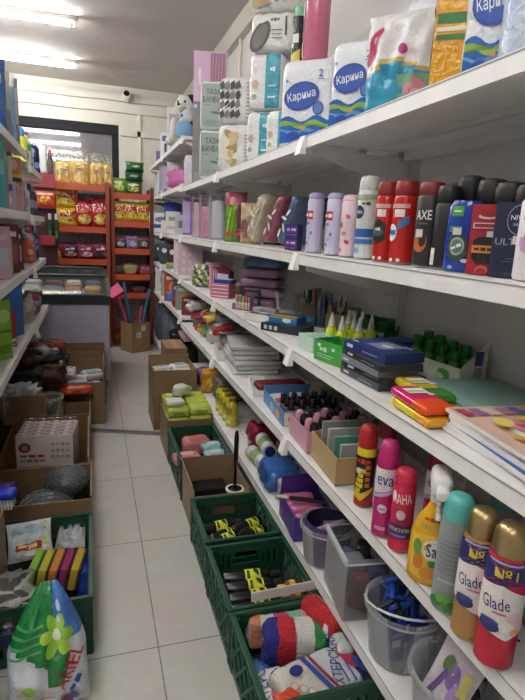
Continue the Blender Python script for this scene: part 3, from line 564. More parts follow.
# kraft bag, green toy bag, clear canisters
l = at(250, .09, Z2); H = hh(l, 203)
bag('kraft_bag', 'kraft brown pack with printed pattern left of the blankets', 'bag', l, -35, .11, H, .06, 'b39a78:w', [('o', -.025, -.02, .02, .04, '8a4f56'), ('o', .015, .01, .016, .03, '6d7f5a'), ('o', .0, .05, .02, .016, 'd6c7b4'), ('r', -.03, -.07, .03, -.055, '8f6a50')], seed=5)
bag('dark_bag', 'dark green film bag behind the kraft pack', 'bag', (.90, l[1] + .02, Z2), -35, .15, .20, .07, '39442f:w', [('o', 0, .03, .03, .03, '6f7f3c')], seed=9)
l = at(235, .085, Z2); H = hh(l, 192)
bag('toy_bag', 'bright green and red toy bag with pink top', 'bag', l, -35, .125, H, .06, lambda u, v, s: 'b05468:w' if v > .55 else ('5f8f2f:w' if u < .3 else '6c3a38:w'), [('p', [(-.05, -.09), (-.035, -.09), (-.01, .05), (-.03, .05)], '9ac83a'), ('p', [(-.025, -.09), (-.01, -.09), (.01, .05), (-.005, .05)], '7fb52f'), ('r', .0, -.095, .05, -.075, 'b83a3e'), ('r', -.055, -.098, -.01, -.08, 'b83a3e'), ('o', -.01, .085, .022, .022, 'd98f9c')], seed=6)
def canister(label, px, off, r, pt, kin, fill, sy=1):
    l = at(px, off, Z2); H = hh(l, pt); t = thing('clear_canister', label, 'canister', l, -35, 'clear canisters')
    b = MB(); b.lathe([(r * .9, 0, 'e6e2ea:t'), (r, H - .02, 'e6e2ea:t')], 20, sy=sy); b.build('jar', t)
    MB().lathe([(r * 1.06, H - .0195, 'd5d2d8:T'), (r * 1.06, H - .003, 'd5d2d8:T'), (r * .9, H, 'd5d2d8:T')], 20, sy=sy).build('lid', t)
    if fill: MB().rbox(r * 1.2, r * 1.2, H * fill, r * .3, kin, 3, .002, int(px), (0, 0, .004)).build('contents', t)
canister('clear plastic canister with white net, next to the green toy bag', 219, .10, .072, 191, 'cfd0d4:w', .8)
canister('clear plastic canister holding something pink', 209, .10, .074, 192, 'cf8fa6:w', .68)
canister('clear plastic canister half filled with pale pink', 200, .10, .068, 194, 'd6b2c2:w', .8)
# ================================================================== stationery tier
def glue_bottle(label, px, py, group='yellow glue bottles'):
    p = onz(px, py, Z3)
    return p
# colouring books, near end
l = (.785, .72, Z3)
def book(label, dx, dy, z, rz, w, d, h, k, dec):
    carton('colouring_book', label, 'book', (l[0] + dx, l[1] + dy, z), rz, w, d, h, {'*': 'e4e2e0', 't': k}, {'t': dec}, 'colouring books')
z = Z3
for i, (lab, k, rz, dx, dy) in enumerate((('white magazine at the very bottom of the book pile', 'd8d8de', -4, 0, .01), ('magazine with blue edge second from the bottom of the book pile', '3a56a8', -8, -.005, .0), ('pale magazine in the middle of the book pile', 'd9d4d6', -5, .0, -.01), ('white magazine fourth from the bottom of the book pile', 'cfd3dc', -3, .006, .0))):
    book(lab, dx, dy, z, rz, .20, .28, .009, k, [('r', -.09, -.13, -.08, .13, 'd0d0d8')]); z += .0095
fl = [('r', -.095, -.135, .095, .135, 'd9b7a8')]
rnd = random.Random(5)
for i in range(12): fl.append(('r', -.09 + (i % 6) * .03, .10 - (i // 6) * .025, -.066 + (i % 6) * .03, .122 - (i // 6) * .025, ['b8485c', 'e0b23c', '5a79b8', 'c97a9a', 'd9c9b0', '8a6aa8'][(i * 5) % 6]))
for i in range(16): fl.append(('o', -.07 + rnd.random() * .11, -.11 + rnd.random() * .17, .014 + rnd.random() * .012, .01 + rnd.random() * .01, ['e2c22e', 'd9b41e', 'e9d564', 'd98a9a'][i % 4], rnd.random() * 3))
book('colouring book with yellow flowers on top of the book pile', 0, .015, z, -6, .20, .27, .007, 'd9c4be', fl)
fl2 = [('r', -.075, -.10, .075, .10, 'b9a2cc'), ('o', .0, .02, .05, .045, 'e2c22e'), ('o', .0, .02, .02, .02, 'd8708a'), ('o', -.04, -.06, .03, .025, 'd98aa8'), ('o', .045, -.07, .025, .03, 'e2d05a'), ('t', 'Раскраска', .0, -.085, .018, '5a2f7a', .1), ('r', -.07, .075, .07, .092, 'c9485c')]
book('purple colouring book with large yellow daisy', .03, -.075, z + .008, -4, .16, .21, .007, 'b9a2cc', fl2)
# teal paper pad and white sheets beneath
l = (.90, .99, Z3)
t = thing('paper_pad', 'stack of white paper sheets under a teal green cover sheet', 'paper', (l[0], l[1], Z3), -6)
MB().box(-.105, .105, -.115, .115, 0, .026, 'e2e4e2').build('sheets', t, False); b = MB(); b.box(-.109, .109, -.12, .12, .0263, .035, '7fa69c'); b.build('cover_sheet', t, False)
# neon pencil cases
def pcase(label, x, y, z, rz, k1, k2):
    b = MB(); w, d, h = .078, .165, .022; b.rbox(w, d, h, .0105, lambda q, u, v: k2 if (q in 'tb' and (v if q == 't' else -v) < -.25) or q == 'f' or (q == 'r' and u < -.25) or (q == 'l' and u > .25) else k1, 5); b.lay = 3
    b.dec(face('t', w, d, h), [('r', -.025, .01, .025, .05, 'e9e6e2'), ('r', -.022, .02, .02, .03, '9fc41e'), ('o', .022, .0, .008, .008, 'e9e6e2')])
    solo(b, 'pencil_case', label, 'pencil case', (x, y, z), rz)
pcase('yellow and orange neon pencil case, lower one', .70, .955, Z3, -3, 'd9c81e:g', 'e0a01e:g'); pcase('pink and orange neon pencil case lying on the yellow one', .70, .965, Z3 + .0235, -5, 'd81f72:g', 'e8541e:g')
pcase('lime green neon pencil case behind the pink one', .765, 1.02, Z3, -14, '4fa82e:g', 'b4cf2a:g')
pcase('yellow striped pencil case lying on the lime green one', .757, 1.04, Z3 + .0235, -4, 'c9b82e:g', '3f8a2e:g')
# tray of green glue sticks
p = onz(455, 383, Z3)
t = thing('glue_stick_tray', 'white cardboard display tray with green swirl holding glue sticks', 'tray', (.96, 1.24, Z3), -83)
w, d = .22, .095
b = MB(); b.box(-w / 2, w / 2, -d / 2, -d / 2 + .002, 0, .055, 'd9dcd2'); b.dec(face('f', w, d, .055), [('o', -.06, -.003, .03, .02, '57ad3c'), ('o', -.06, -.005, .02, .013, 'd9dcd2'), ('o', .05, -.003, .025, .018, '57ad3c'), ('o', -.045, -.012, .02, .008, '2a4f9a'), ('t', 'ЭКО', -.045, -.012, .009, 'f0f0f0'), ('o', .035, -.01, .02, .012, 'c9d8b4')]); b.build('front_panel', t, False)
MB().box(-w / 2, w / 2, d / 2 - .002, d / 2, 0, .1, 'b9bab2').build('back_panel', t, False); MB().box(-w / 2, w / 2, -d / 2 + .002, d / 2 - .002, 0, .002, 'b9bab2').build('base_panel', t, False)
for s in (-1, 1):
    b = MB(); x = s * w / 2; x2 = x - s * .002
    b.add([(x, -d / 2, 0), (x, d / 2, 0), (x, d / 2, .125), (x, -d / 2, .055), (x2, -d / 2, 0), (x2, d / 2, 0), (x2, d / 2, .125), (x2, -d / 2, .055)], [(0, 3, 2, 1), (4, 5, 6, 7), (2, 3, 7, 6), (0, 1, 5, 4), (1, 2, 6, 5), (0, 4, 7, 3)], 'c9cac4')
    if s > 0: b.dec(lambda u, v, o: (x + o, u, v), [('r', .0, .06, .03, .1, '2a3f82'), ('r', .0, .03, .03, .055, '8a94a8')])
    b.build('end_panel', t, False, fix=True)
M0 = Matrix.Translation(t.location) @ Matrix.Rotation(R_(-83), 4, 'Z')
for i in range(8):
    q = M0 @ Vector((-.095 + (i % 4) * .05, -.018 + (i // 4) * .038, .003))
    hgt = [.105, .1, .095, .09][i % 4] + (i // 4) * .012
    vessel('glue_stick', 'green capped glue stick in the white tray, %s row, %s from the left' % (('front', 'back')[i // 4], ORD[i % 4]), 'glue stick', q, -58, [(.014, 0, 'dfe3d6'), (.0145, hgt * .3, 'dfe3d6'), (.0145, hgt * .62, '57ad3c'), (.0135, hgt * .68, '3f8a34')], [(.015, hgt * .681, '23742f:g'), (.015, hgt - .003, '23742f:g'), (.012, hgt, '23742f:g')], [('o', 0, hgt * .35, .006, .012, '2a4f9a')], 'glue sticks in the white tray', seg=14)
# blue box with barcode tag behind the stack
p = onz(413, 358, Z3)
carton('printer_paper_box', 'blue carton with white barcode corner behind the slim boxes', 'box', (.925, 1.435, Z3), -80, .10, .13, .07, {'*': '1f4f9a'}, {'f': [('r', .015, -.022, .062, .022, 'd9d9dc')] + [('r', .025 + i * .004, -.012, .027 + i * .004, .012, '333333') for i in range(7)], 't': [('r', -.03, -.02, .05, .035, '3a66ad')]})
# stack of slim boxes
p = onz(382, 396, Z3); cx, cy = .75, 1.235; z = Z3
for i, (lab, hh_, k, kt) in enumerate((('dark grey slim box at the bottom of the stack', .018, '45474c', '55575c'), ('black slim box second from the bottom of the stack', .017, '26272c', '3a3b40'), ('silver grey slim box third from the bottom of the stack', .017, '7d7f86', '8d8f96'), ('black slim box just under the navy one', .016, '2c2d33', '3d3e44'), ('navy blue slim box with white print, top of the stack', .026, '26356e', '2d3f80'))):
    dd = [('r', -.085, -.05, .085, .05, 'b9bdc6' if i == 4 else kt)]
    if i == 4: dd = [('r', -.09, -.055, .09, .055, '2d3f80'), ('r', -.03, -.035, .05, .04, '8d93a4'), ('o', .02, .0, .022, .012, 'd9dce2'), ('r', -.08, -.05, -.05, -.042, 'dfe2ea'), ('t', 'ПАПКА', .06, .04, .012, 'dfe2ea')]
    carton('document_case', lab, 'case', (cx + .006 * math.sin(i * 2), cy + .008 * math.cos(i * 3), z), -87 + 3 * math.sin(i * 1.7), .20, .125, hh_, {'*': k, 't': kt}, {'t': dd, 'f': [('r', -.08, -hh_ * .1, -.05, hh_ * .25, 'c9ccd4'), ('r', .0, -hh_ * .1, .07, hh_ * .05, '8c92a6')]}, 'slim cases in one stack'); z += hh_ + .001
# green open box and pale packs behind it
p = onz(329, 382, Z3)
t = thing('green_display_box', 'bright green open cardboard box with white lettering', 'box', (.735, 1.455, Z3), -76)
openbox(t, .135, .10, .066, '3f9f45', '7a6a52', .002)
b = MB(); b.dec(face('f', .135, .1, .066), [('t', 'kite', -.02, .006, .016, 'd9ecd6'), ('r', -.05, .012, -.035, .022, 'd9ecd6'), ('r', .02, .008, .035, .018, 'd9ecd6'), ('r', -.05, -.012, .03, -.009, 'a5d6a2'), ('r', -.05, -.02, .02, -.017, 'a5d6a2')]); b.build('printed_label', t, False)
p = onz(312, 357, Z3)
for i in range(5):
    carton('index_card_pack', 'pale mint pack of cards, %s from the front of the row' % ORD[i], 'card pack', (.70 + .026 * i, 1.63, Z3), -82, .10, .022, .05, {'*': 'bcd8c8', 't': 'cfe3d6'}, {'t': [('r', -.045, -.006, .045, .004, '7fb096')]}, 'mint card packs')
# yellow glue bottles
GB = [(330, 348), (340, 353), (347, 344), (352, 351), (360, 346), (369, 351), (357, 355)]
g0 = None
names = ['leftmost of the cluster', 'second from the left, in front', 'third from left, at the back', 'middle one', 'at the back right of middle', 'rightmost of the cluster', 'frontmost, right of middle']
for i, (px, py) in enumerate(GB):
    q = onz(px, py, Z3 + .0); lab = 'neon yellow glue bottle with white pointed tip, ' + names[i]
    if g0 is None:
        g0 = vessel('glue_bottle', lab, 'glue bottle', q, -40, [(.018, 0, 'cfe01e:g'), (.02, .004, 'cfe01e:g'), (.02, .06, 'cfe01e:g'), (.015, .074, 'cfe01e:g'), (.010, .078, 'cfe01e:g')], [(.012, .0785, 'dcdcda'), (.011, .09, 'dcdcda'), (.004, .12, 'dcdcda'), (.003, .126, 'dcdcda')], [('r', -.013, .012, .013, .045, '3a3f34'), ('r', -.010, .018, .010, .038, 'b9c4b0')], 'yellow glue bottles', seg=16, capname='nozzle')
    else: dup(g0, q, -40, lab)
# green box of green tubes at the back
p = onz(385, 345, Z3); cx, cy = .955, 1.64
t = thing('green_tube_box', 'dark green slanted cardboard display box full of green tubes', 'box', (cx, cy, Z3), -66)
openbox(t, .15, .09, .06, '2c6f34', '245a2b', .002, hs=(.045, .085, .07, .07))
M0 = Matrix.Translation((cx, cy, Z3)) @ Matrix.Rotation(R_(-66), 4, 'Z')
for i in range(8):
    q = M0 @ Vector((-.053 + (i % 4) * .035, -.02 + (i // 4) * .04, .003))
    vessel('glue_stick', 'dark green tube in the green display box, %s row, %s from the left' % (('front', 'back')[i // 4], ORD[i % 4]), 'glue stick', q, -40, [(.0155, 0, '2f8a3c'), (.016, .05, '2f8a3c'), (.016, .062, 'c9d4c4'), (.0155, .066, '2f8a3c')], [(.0165, .0665, '1f6a2e:g'), (.0165, .098 + .008 * (i // 4), '1f6a2e:g'), (.013, .1 + .008 * (i // 4), '1f6a2e:g')], (), 'tubes in the green box', seg=14)
# pen cups at the back
def pencup(label, px, x, py, k, pens, seed, w=.07):
    y = yx(px, x, Z3); t = thing('pen_holder', label, 'pen holder', (x, y, Z3), -35); hb = .085
    for (x0, x1, y0, y1) in ((-w / 2, w / 2, -w / 2, -w / 2 + .002), (-w / 2, w / 2, w / 2 - .002, w / 2), (-w / 2, -w / 2 + .002, -w / 2 + .002, w / 2 - .002), (w / 2 - .002, w / 2, -w / 2 + .002, w / 2 - .002)): MB().box(x0, x1, y0, y1, .002, hb, k).build('side_panel', t, False)
    MB().box(-w / 2, w / 2, -w / 2, w / 2, 0, .002, k).build('base', t, False)
    M0 = Matrix.Translation((x, y, Z3)) @ Matrix.Rotation(R_(-35), 4, 'Z'); r = random.Random(seed)
    for i, kk in enumerate(pens):
        a = M0 @ Vector(((-.36 + .72 * ((i % 4) / 3)) * w, (-.28 + .56 * (i // 4) / 2) * w, .004)); e = M0 @ Vector(((-.4 + .8 * ((i % 4) / 3)) * w + r.uniform(-.008, .008), (-.3 + .6 * (i // 4) / 2) * w, .135 + r.uniform(-.01, .03)))
        tt = thing('pen', label.split(' pen holder')[0].split(' at ')[0].replace('box', '') .strip() + ' pen holder: %s pen' % ORD[i] if False else '%s pen standing in the %s' % (ORD[i].capitalize(), ' '.join(label.split()[:5])), 'pen', a, 0, 'pens in the ' + ' '.join(label.split()[:5]))
        v = e - a; MB().bar((0, 0, 0), v * .72, .0042, kk, 7).build('barrel', tt); MB().bar(v * .725, v, .0048, kk if i % 2 else '26282c', 7, .0035).build('cap', tt)
pencup('clear blue tinted pen box at the shelf back', 322, .92, 318, '9fb0d8:T', ['26282c', '2a3f82', '26282c', '6a7fb8', '1c1d22', '8a9ac8', '26282c', '3a3a40'], 1)
pencup('brown cardboard pen box beside blue one', 336, .93, 318, '8a7552', ['b3a169', '4a4436', 'c9b878', '3a3428', 'b8a25c', '6a5f40', '2f5f5a', 'a89a70'], 2, .08)
pencup('small kraft pen box with orange pencils', 309, .93, 312, '7a6248', ['d8a03c', '3f8f4a', 'd9c43c', 'c9682e'], 3, .055)
carton('notepad', 'olive notepad box standing behind the pens', 'box', (.985, yx(352, .985, Z3), Z3), -60, .05, .03, .11, '7f7a52', {'f': [('r', -.02, .02, .02, .045, 'c9c4a0'), ('r', -.02, -.03, .02, .0, 'a89f70')]})
# clear tray, blue and black ink boxes in front
def ink(label, px, x, z, w, d, h, k, dec, rz=-38): carton('ink_box', label, 'box', (x, yx(px, x, Z3), z), rz, w, d, h, k, dec)
ink('black flat box with white squares along the shelf front', 287, .745, Z3, .19, .10, .03, {'*': '202227', 't': '2a2c32'}, {'f': [('r', -.08, -.008, -.065, .008, 'c9cacc'), ('r', -.055, -.008, -.04, .008, 'c9cacc'), ('r', -.03, -.008, -.015, .008, 'c9cacc')]}, -52)
ink('blue flat box with yellow stripe lying on the black one', 287, .755, Z3 + .031, .13, .085, .028, {'*': '1f6fb4', 't': '2a3a4a'}, {'f': [('o', .02, 0, .02, .009, 'dfe6ea'), ('r', -.06, .008, .06, .012, 'd9b92e')], 't': [('r', -.06, -.04, .06, -.01, 'c9b83a'), ('r', -.04, .0, .05, .03, '5a4a3a')]}, -50)
ink('blue flat box lying at the back by the pens', 303, .90, Z3, .12, .08, .03, {'*': '2a7fc4', 't': '3a8fd0'}, {'f': [('r', -.04, -.006, .03, .006, 'e3ecf2')]}, -40)
carton('white_tray', 'white and black slim box under the blue box at the back', 'box', (.885, yx(311, .885, Z3) - .04, Z3), -46, .13, .10, .018, {'*': 'd3d5d4', 't': '3f4144'})
p = (.715, yx(261, .715, Z3), Z3)
t = thing('white_open_box', 'small open white cardboard box of brown sachets on shelf front', 'box', p, -52); openbox(t, .13, .075, .032, 'dcdcda', 'b9b6b0', .002)
b = MB(); b.rbox(.11, .055, .03, .012, '6e5a58:w', 4, .003, 3, (0, 0, .004)); b.build('sachets', t)
# clear plastic cup set, folders, lilac folded towels
p = (.90, yx(287, .90, Z3), Z3)
t = thing('clear_container', 'empty clear plastic container with wide rim', 'container', p, -30); tub(t, .05, .064, .105, sy=.9)
for i in range(3): carton('document_folder', 'dark blue plastic folder leaning behind the clear container, %s one' % ('nearest', 'middle', 'farthest')[i], 'folder', (.93 + .016 * i, yx(301, .92, Z3) - .0 + .0 * i, Z3 + .003), 0, .008, .13, .145, '2c3f66:g', None, 'blue folders', rot=(0, R_(14), R_(-35)))
p = (.86, yx(262, .86, Z3), Z3)
for i in range(5):
    k = ('8f6f86', '9a7a92', '94748c', '9c7c96', '5c6f92')[i]
    hgt = (.05, .05, .048, .05, .055)[i]
    pack('folded_towel', ('lilac folded towel in film, bottom of the stack', 'lilac folded towel in film, second from the bottom', 'lilac folded towel in film, third from the bottom', 'lilac folded towel in film, fourth from the bottom', 'slate blue folded towel in film, top of the stack')[i], 'towel', (p[0] + .004 * math.sin(i * 2), p[1] + .006 * math.cos(i * 2.3), Z3 + sum((.05, .05, .048, .05, .055)[:i]) + .002 * i), -34, .20, .16, hgt, .02, k + ':w', None, 'folded towels', wr=.002, seed=i, n=4)
pack('clear_bag', 'clear film bag of small lilac things in front of towels', 'bag', (.765, yx(266, .765, Z3), Z3), -45, .12, .06, .05, .02, '8f8496:w', wr=.004, seed=4)
# pink pen tray with markers, pink striped packs
p = (.722, yx(243, .722, Z3), Z3)
t = thing('marker_tray', 'pink plastic desk tray with slanted side', 'tray', p, -45); openbox(t, .10, .05, .04, 'c98aa8:T', 'c98aa8:T', .002, hs=(.03, .075, .03, .07))
for i, k in enumerate(('d8683a', '2f9f8a', 'd9853a', 'b8486a', '3aa88f')):
    M0 = Matrix.Translation(p) @ Matrix.Rotation(R_(-45), 4, 'Z'); q = M0 @ Vector((-.036 + i * .018, .0, .003))
    vessel('marker_pen', 'stubby %s marker in the pink desk tray, %s from the left' % (('orange', 'teal', 'amber', 'pink', 'green')[i], ORD[i]), 'marker', q, 0, [(.0075, 0, 'd8d2c4'), (.0075, .035, 'd8d2c4'), (.007, .038, k)], [(.008, .0385, k), (.008, .06, k), (.006, .063, k)], (), 'markers in the pink tray', seg=10)
t = thing('black_stand', 'narrow black frame stand behind the pink desk tray', 'stand', (.78, p[1] + .06, Z3), -40)
for s in (-1, 1): MB().box(s * .045 - .005, s * .045 + .005, -.005, .005, .006, .10, '22302a').build('post', t, False)
MB().box(-.05, .05, -.02, .02, 0, .006, '22302a').build('base', t, False); MB().box(-.04, .04, -.004, .004, .085, .095, '22302a').build('crossbar', t, False)
p = (.735, yx(223, .735, Z3), Z3)
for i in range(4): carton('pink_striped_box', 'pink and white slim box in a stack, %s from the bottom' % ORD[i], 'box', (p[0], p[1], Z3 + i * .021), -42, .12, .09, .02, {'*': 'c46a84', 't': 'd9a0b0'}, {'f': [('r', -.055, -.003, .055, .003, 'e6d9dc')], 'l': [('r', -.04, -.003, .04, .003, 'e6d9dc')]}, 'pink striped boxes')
carton('blue_slim_box', 'navy blue slim box lying on the pink striped stack', 'box', (p[0] + .01, p[1], Z3 + .085), -40, .11, .08, .022, {'*': '26409a', 't': 'c4c6ce'})
# sheaf of green white wrapped rolls, pink diaries and pegs further along
p = (.74, yx(205, .74, Z3), Z3)
bag('party_bag', 'clear bag of green and white wrapped tissue on shelf edge', 'bag', p, -36, .20, .15, .10, lambda u, v, s: ['6f8f4a:w', 'd4d2c4:w', '3f5f34:w', 'c9c29a:w'][int((u + 1) * 3.9 + v * 2) % 4], [], seed=12, wr=.008)
t = thing('round_box', 'small round brown cardboard box with pale lid', 'box', (.88, yx(238, .88, Z3), Z3)); MB().lathe([(.05, 0, '8a6f66'), (.05, .05, '8a6f66')], 18).build('box_body', t); MB().lathe([(.053, .0505, 'c4b2aa'), (.053, .075, 'c4b2aa'), (.05, .078, 'c4b2aa')], 18).build('lid', t)
ks = ['c9bcc4', 'd9c4cc', 'c88fa4', 'd8a6b8', 'b03a56', 'a8325a', '8a2a5c', '6a2458']
for i in range(8):
    x = .80; y = 3.62 - .05 * i
    carton('notebook', ('pale lilac', 'pale pink', 'rose pink', 'light rose', 'crimson', 'raspberry', 'magenta', 'plum')[i] + ' notebook standing in the row above the party bag', 'notebook', (x, y, Z3), -60, .13, .035, .165 - .004 * i, ks[i], {'f': [('r', -.05, .02, .05, .05, 'e3d4da'), ('r', -.055, -.07, -.05, .07, 'e3d4da')]}, 'row of notebooks')
b = MB(); b.rbox(.12, .1, .14, .03, 'a8a2a6:w', 4, .004, 6); solo(b, 'grey_pack', 'greyish white soft pack left of the notebook row', 'pack', (.76, 3.80, Z3), -30)
# ================================================================== spray can tier
def spray(label, px, py, pt, r, kb, kc, dec, caph=.2, rz=-46, neck=.88, x=None, name='spray_can', bands=(), h=None, kcc=None):
    q = onz(px, py, Z4)
    if x: q = Vector((x[0], x[1], Z4))
    else: q = Vector((q.x + r * .6, q.y + r * .6, Z4))
    h = h or (zt(q.x, q.y, pt) - Z4); hb = h * (1 - caph)
    body = [(r * .9, 0, 'a9a9ab:m'), (r, .004, 'a9a9ab:m'), (r, .008, kb)] + [(r, hb * a, k) for a, k in bands] + [(r, hb * .93, kb), (r * .94, hb * .98, kb), (r * neck, hb, kb)]
    cap = [(r * neck, hb + .0006, kc), (r * neck * 1.0, hb + h * caph * .25, kc), (r * neck * .93, hb + h * caph * .7, kc), (r * neck * .7, hb + h * caph * .93, kc), (r * neck * .45, h, kc)]
    return vessel(name, label, 'spray can', q, rz, body, cap, dec(r, hb))
gl = lambda kfl, kb: (lambda r, h: [('p', [(-r * 1.45, h * .74), (r * 1.45, h * .80), (r * 1.45, h * 1.0), (-r * 1.45, h * .96)], '1e2668'), ('t', '№1', r * .05, h * .88, h * .085, 'd9c32e', r * 1.1), ('r', -r * .9, h * .955, r * .8, h * .972, '9aa2c4'),
    ('p', [(-r * 1.45, h * .40), (-r * 1.3, h * .74), (0, h * .78), (r * 1.4, h * .68), (r * 1.45, h * .4), (r * .5, h * .30), (-r * .6, h * .36)], 'e6dfdc'), ('t', 'Glade', -r * .25, h * .61, h * .11, '1f2f6e', r * 1.35, .14),
    ('o', r * .75, h * .50, r * .4, h * .06, kfl), ('o', r * .4, h * .42, r * .35, h * .05, 'f0e8e4'), ('o', r * 1.05, h * .42, r * .3, h * .05, kfl, .5), ('o', r * .8, h * .38, r * .25, h * .035, 'd9b27a'), ('o', -r * .4, h * .40, r * .5, h * .05, '26306e'), ('o', -r * .4, h * .44, r * .45, h * .03, '3a4684'), ('r', -r * .3, h * .53, r * .3, h * .545, 'b8606e'), ('t', '300 мл', r * .5, h * .07, h * .03, kb)])
spray('red air freshener can with gold cap and flower picture', 491, 668, 523, .033, 'b8203a:g', 'a8936a:m', gl('e3c4cc', '7a1426'), rz=-48)
spray('tan air freshener can with gold cap and white flowers', 466, 641, 508, .032, 'a67c4a:g', 'a8936a:m', gl('efe6d4', '5a3f20'), rz=-46)
spray('gold topped can behind the tan air freshener', 0, 0, 515, .03, '8d7248:g', '9a8660:m', gl('efe6d4', '5a3f20'), rz=-36, x=(.80, .66), h=.25)
tl = lambda r, h: [('r', -r * 1.3, h * .25, r * 1.2, h * .9, '8d9698'), ('r', -r * .7, h * .35, r * .6, h * .37, 'b4bcbc')] + [('r', -r * .8, h * (.45 + .05 * i), r * .9, h * (.46 + .05 * i), '747d80') for i in range(8)] + [('o', r * (-.7 + .35 * (i % 4)), h * (.1 + .04 * (i % 3)), r * .3, h * .035, ['4a8a3a', '2f6f2c', '6aa84a'][i % 3], i * .9) for i in range(8)]
spray('silver grey can with teal cap and green leaves', 444, 613, 494, .031, '899294', '57b0aa', tl, .2, rz=-43, neck=.95)
spray('can with teal cap behind the silver grey one', 0, 0, 490, .031, '8f989a', '4a9f9a', tl, .2, rz=-40, neck=.95, x=(.795, .775), h=.238)
la = lambda r, h: [('t', 'ЛАНА', r * .0, h * .80, h * .14, 'eddfe6', r * 1.7, .12), ('o', -r * .7, h * .82, r * .2, h * .08, 'eddfe6'), ('o', r * .05, h * .55, r * .55, h * .11, '8c2a4c'), ('o', r * .05, h * .57, r * .38, h * .07, 'e0b4c2'), ('r', -r * 1.2, h * .22, r * 1.2, h * .42, '36285e'), ('t', 'АНТИСТАТИК', 0, h * .35, h * .055, 'eadfe8', r * 1.9), ('r', -r * .7, h * .25, r * .6, h * .28, '8a7ab0')]
spray('short pink antistatic can with dark blue band', 396, 552, 468, .0265, 'c8264e:g', 'c2244c', la, .16, rz=-44, neck=.95)
ev = lambda r, h: [('p', [(-r * 1.4, h * .58), (r * 1.4, h * .72), (r * 1.4, h * .97), (-r * 1.4, h * .95)], 'e0dce2'), ('p', [(-r * 1.4, h * .52), (r * 1.4, h * .66), (r * 1.4, h * .71), (-r * 1.4, h * .57)], 'b7a6c4'), ('t', 'eva', r * .05, h * .80, h * .12, '2e3f8a', r * 1.5), ('o', -r * .0, h * .42, r * .4, h * .06, 'dfd4e4'), ('r', -r * .3, h * .4, r * .3, h * .43, '9a86b0'), ('r', -r * .5, h * .12, r * .4, h * .17, 'd88fae')]
spray('tall magenta can with white and purple lettering band', 379, 537, 440, .027, 'b8206a:g', 'b4206a', ev, .24, rz=-44, neck=.95)
spray('magenta capped can behind the short pink can', 0, 0, 450, .026, 'a81f5c:g', 'a81f5c', ev, .24, rz=-44, neck=.95, x=(.79, .99), h=.235)
rd = lambda r, h: [('p', [(-r * 1.3, h * .30), (r * .4, h * .14), (r * 1.3, h * .26), (r * 1.3, h * .92), (-r * 1.3, h * .98)], '1d1b1a'), ('r', -r * 1.3, h * .86, r * 1.3, h * .99, 'dcc02a'), ('t', 'KONDOR', 0, h * .78, h * .08, 'cf3a2a', r * 1.6), ('t', 'Очиститель', -r * .25, h * .47, h * .14, 'dcc02a', h * .42, 1.45), ('p', [(-r * 1.3, h * .22), (0, h * .12), (r * 1.2, h * .3), (r * 1.2, h * .36), (0, h * .19), (-r * 1.3, h * .29)], 'dcc02a')] + [('r', r * .3, h * (.36 + .1 * i), r * .75, h * (.43 + .1 * i), 'c9782a') for i in range(4)] + [('o', -r * .4, h * .62, r * .3, h * .05, 'd9d4c8')]
spray('red can with black and yellow label, plastic red cap', 360, 507, 424, .0255, 'a81f22', 'b32226', rd, .26, rz=-46, neck=1.0)
spray('dark red capped can behind the black and yellow labelled one', 0, 0, 430, .026, '8d8f92', '8f1f24', lambda r, h: [('r', -r, h * .3, r, h * .8, '6a3034')], .26, neck=1.0, x=(.775, 1.20), h=.235)
# yellow trigger bottle
q = onz(425, 588, Z4); q = Vector((q.x + .03, q.y + .03, Z4))
def trig(t):
    b = MB(); b.lathe([(.017, .182, 'dfe0de'), (.017, .2, 'dfe0de'), (.012, .205, 'dfe0de')], 16); b.build('collar', t)
    b = MB(); b.rbox(.042, .088, .05, .016, 'dedddb', 4, 0, 0, (0, -.014, .206)); b.rbox(.026, .034, .024, .007, 'e3e2df', 3, 0, 0, (0, -.07, .22)); b.build('spray_head', t)
    b = MB(); b.tube([(0, -.03, .208), (0, -.042, .19), (0, -.04, .172), (0, -.046, .16)], .0055, 'dcdcda', 8); b.build('trigger', t)
vessel('trigger_spray_bottle', 'yellow spray bottle with white trigger head and lemon picture', 'spray bottle', q, -34, [(.045, 0, 'd9a31c:g'), (.049, .006, 'd9a31c:g'), (.049, .05, 'd9a31c:g'), (.047, .11, 'd9a31c:g'), (.038, .14, 'd9a31c:g'), (.022, .165, 'd9a31c:g'), (.016, .18, 'd9a31c:g')], None,
       [('r', -.045, .126, .045, .138, 'b59a3c'), ('t', 'УСТАНОВКА', .0, .147, .008, 'a03028', .05), ('p', [(-.05, .02), (-.05, .11), (.0, .118), (.05, .108), (.05, .02), (0, .012)], 'e0b53a'), ('o', .012, .085, .036, .026, 'e9e6e0', .05), ('t', 'Sarma', .016, .085, .03, '1f2c66', .062, .05), ('o', -.03, .055, .012, .02, 'c9782a'), ('o', -.034, .085, .01, .018, '5f9a3a'), ('o', .02, .035, .016, .014, 'e9d564'), ('o', -.01, .03, .014, .014, 'd9862a'), ('o', .0, .055, .01, .008, '3f8a3a')], sy=.72, seg=30, extra=trig)
t = thing('trigger_spray_bottle', 'red spray bottle with clear trigger behind the yellow one', 'spray bottle', (.785, .905, Z4), -40)
MB().lathe([(.03, 0, 'a8282a'), (.033, .005, 'a8282a'), (.033, .12, 'a8282a'), (.014, .16, 'a8282a'), (.014, .172, 'a8282a')], 20, sy=.7).build('body', t); MB().rbox(.028, .07, .04, .012, 'e3e2df:T', 4, 0, 0, (0, -.01, .173)).build('spray_head', t)
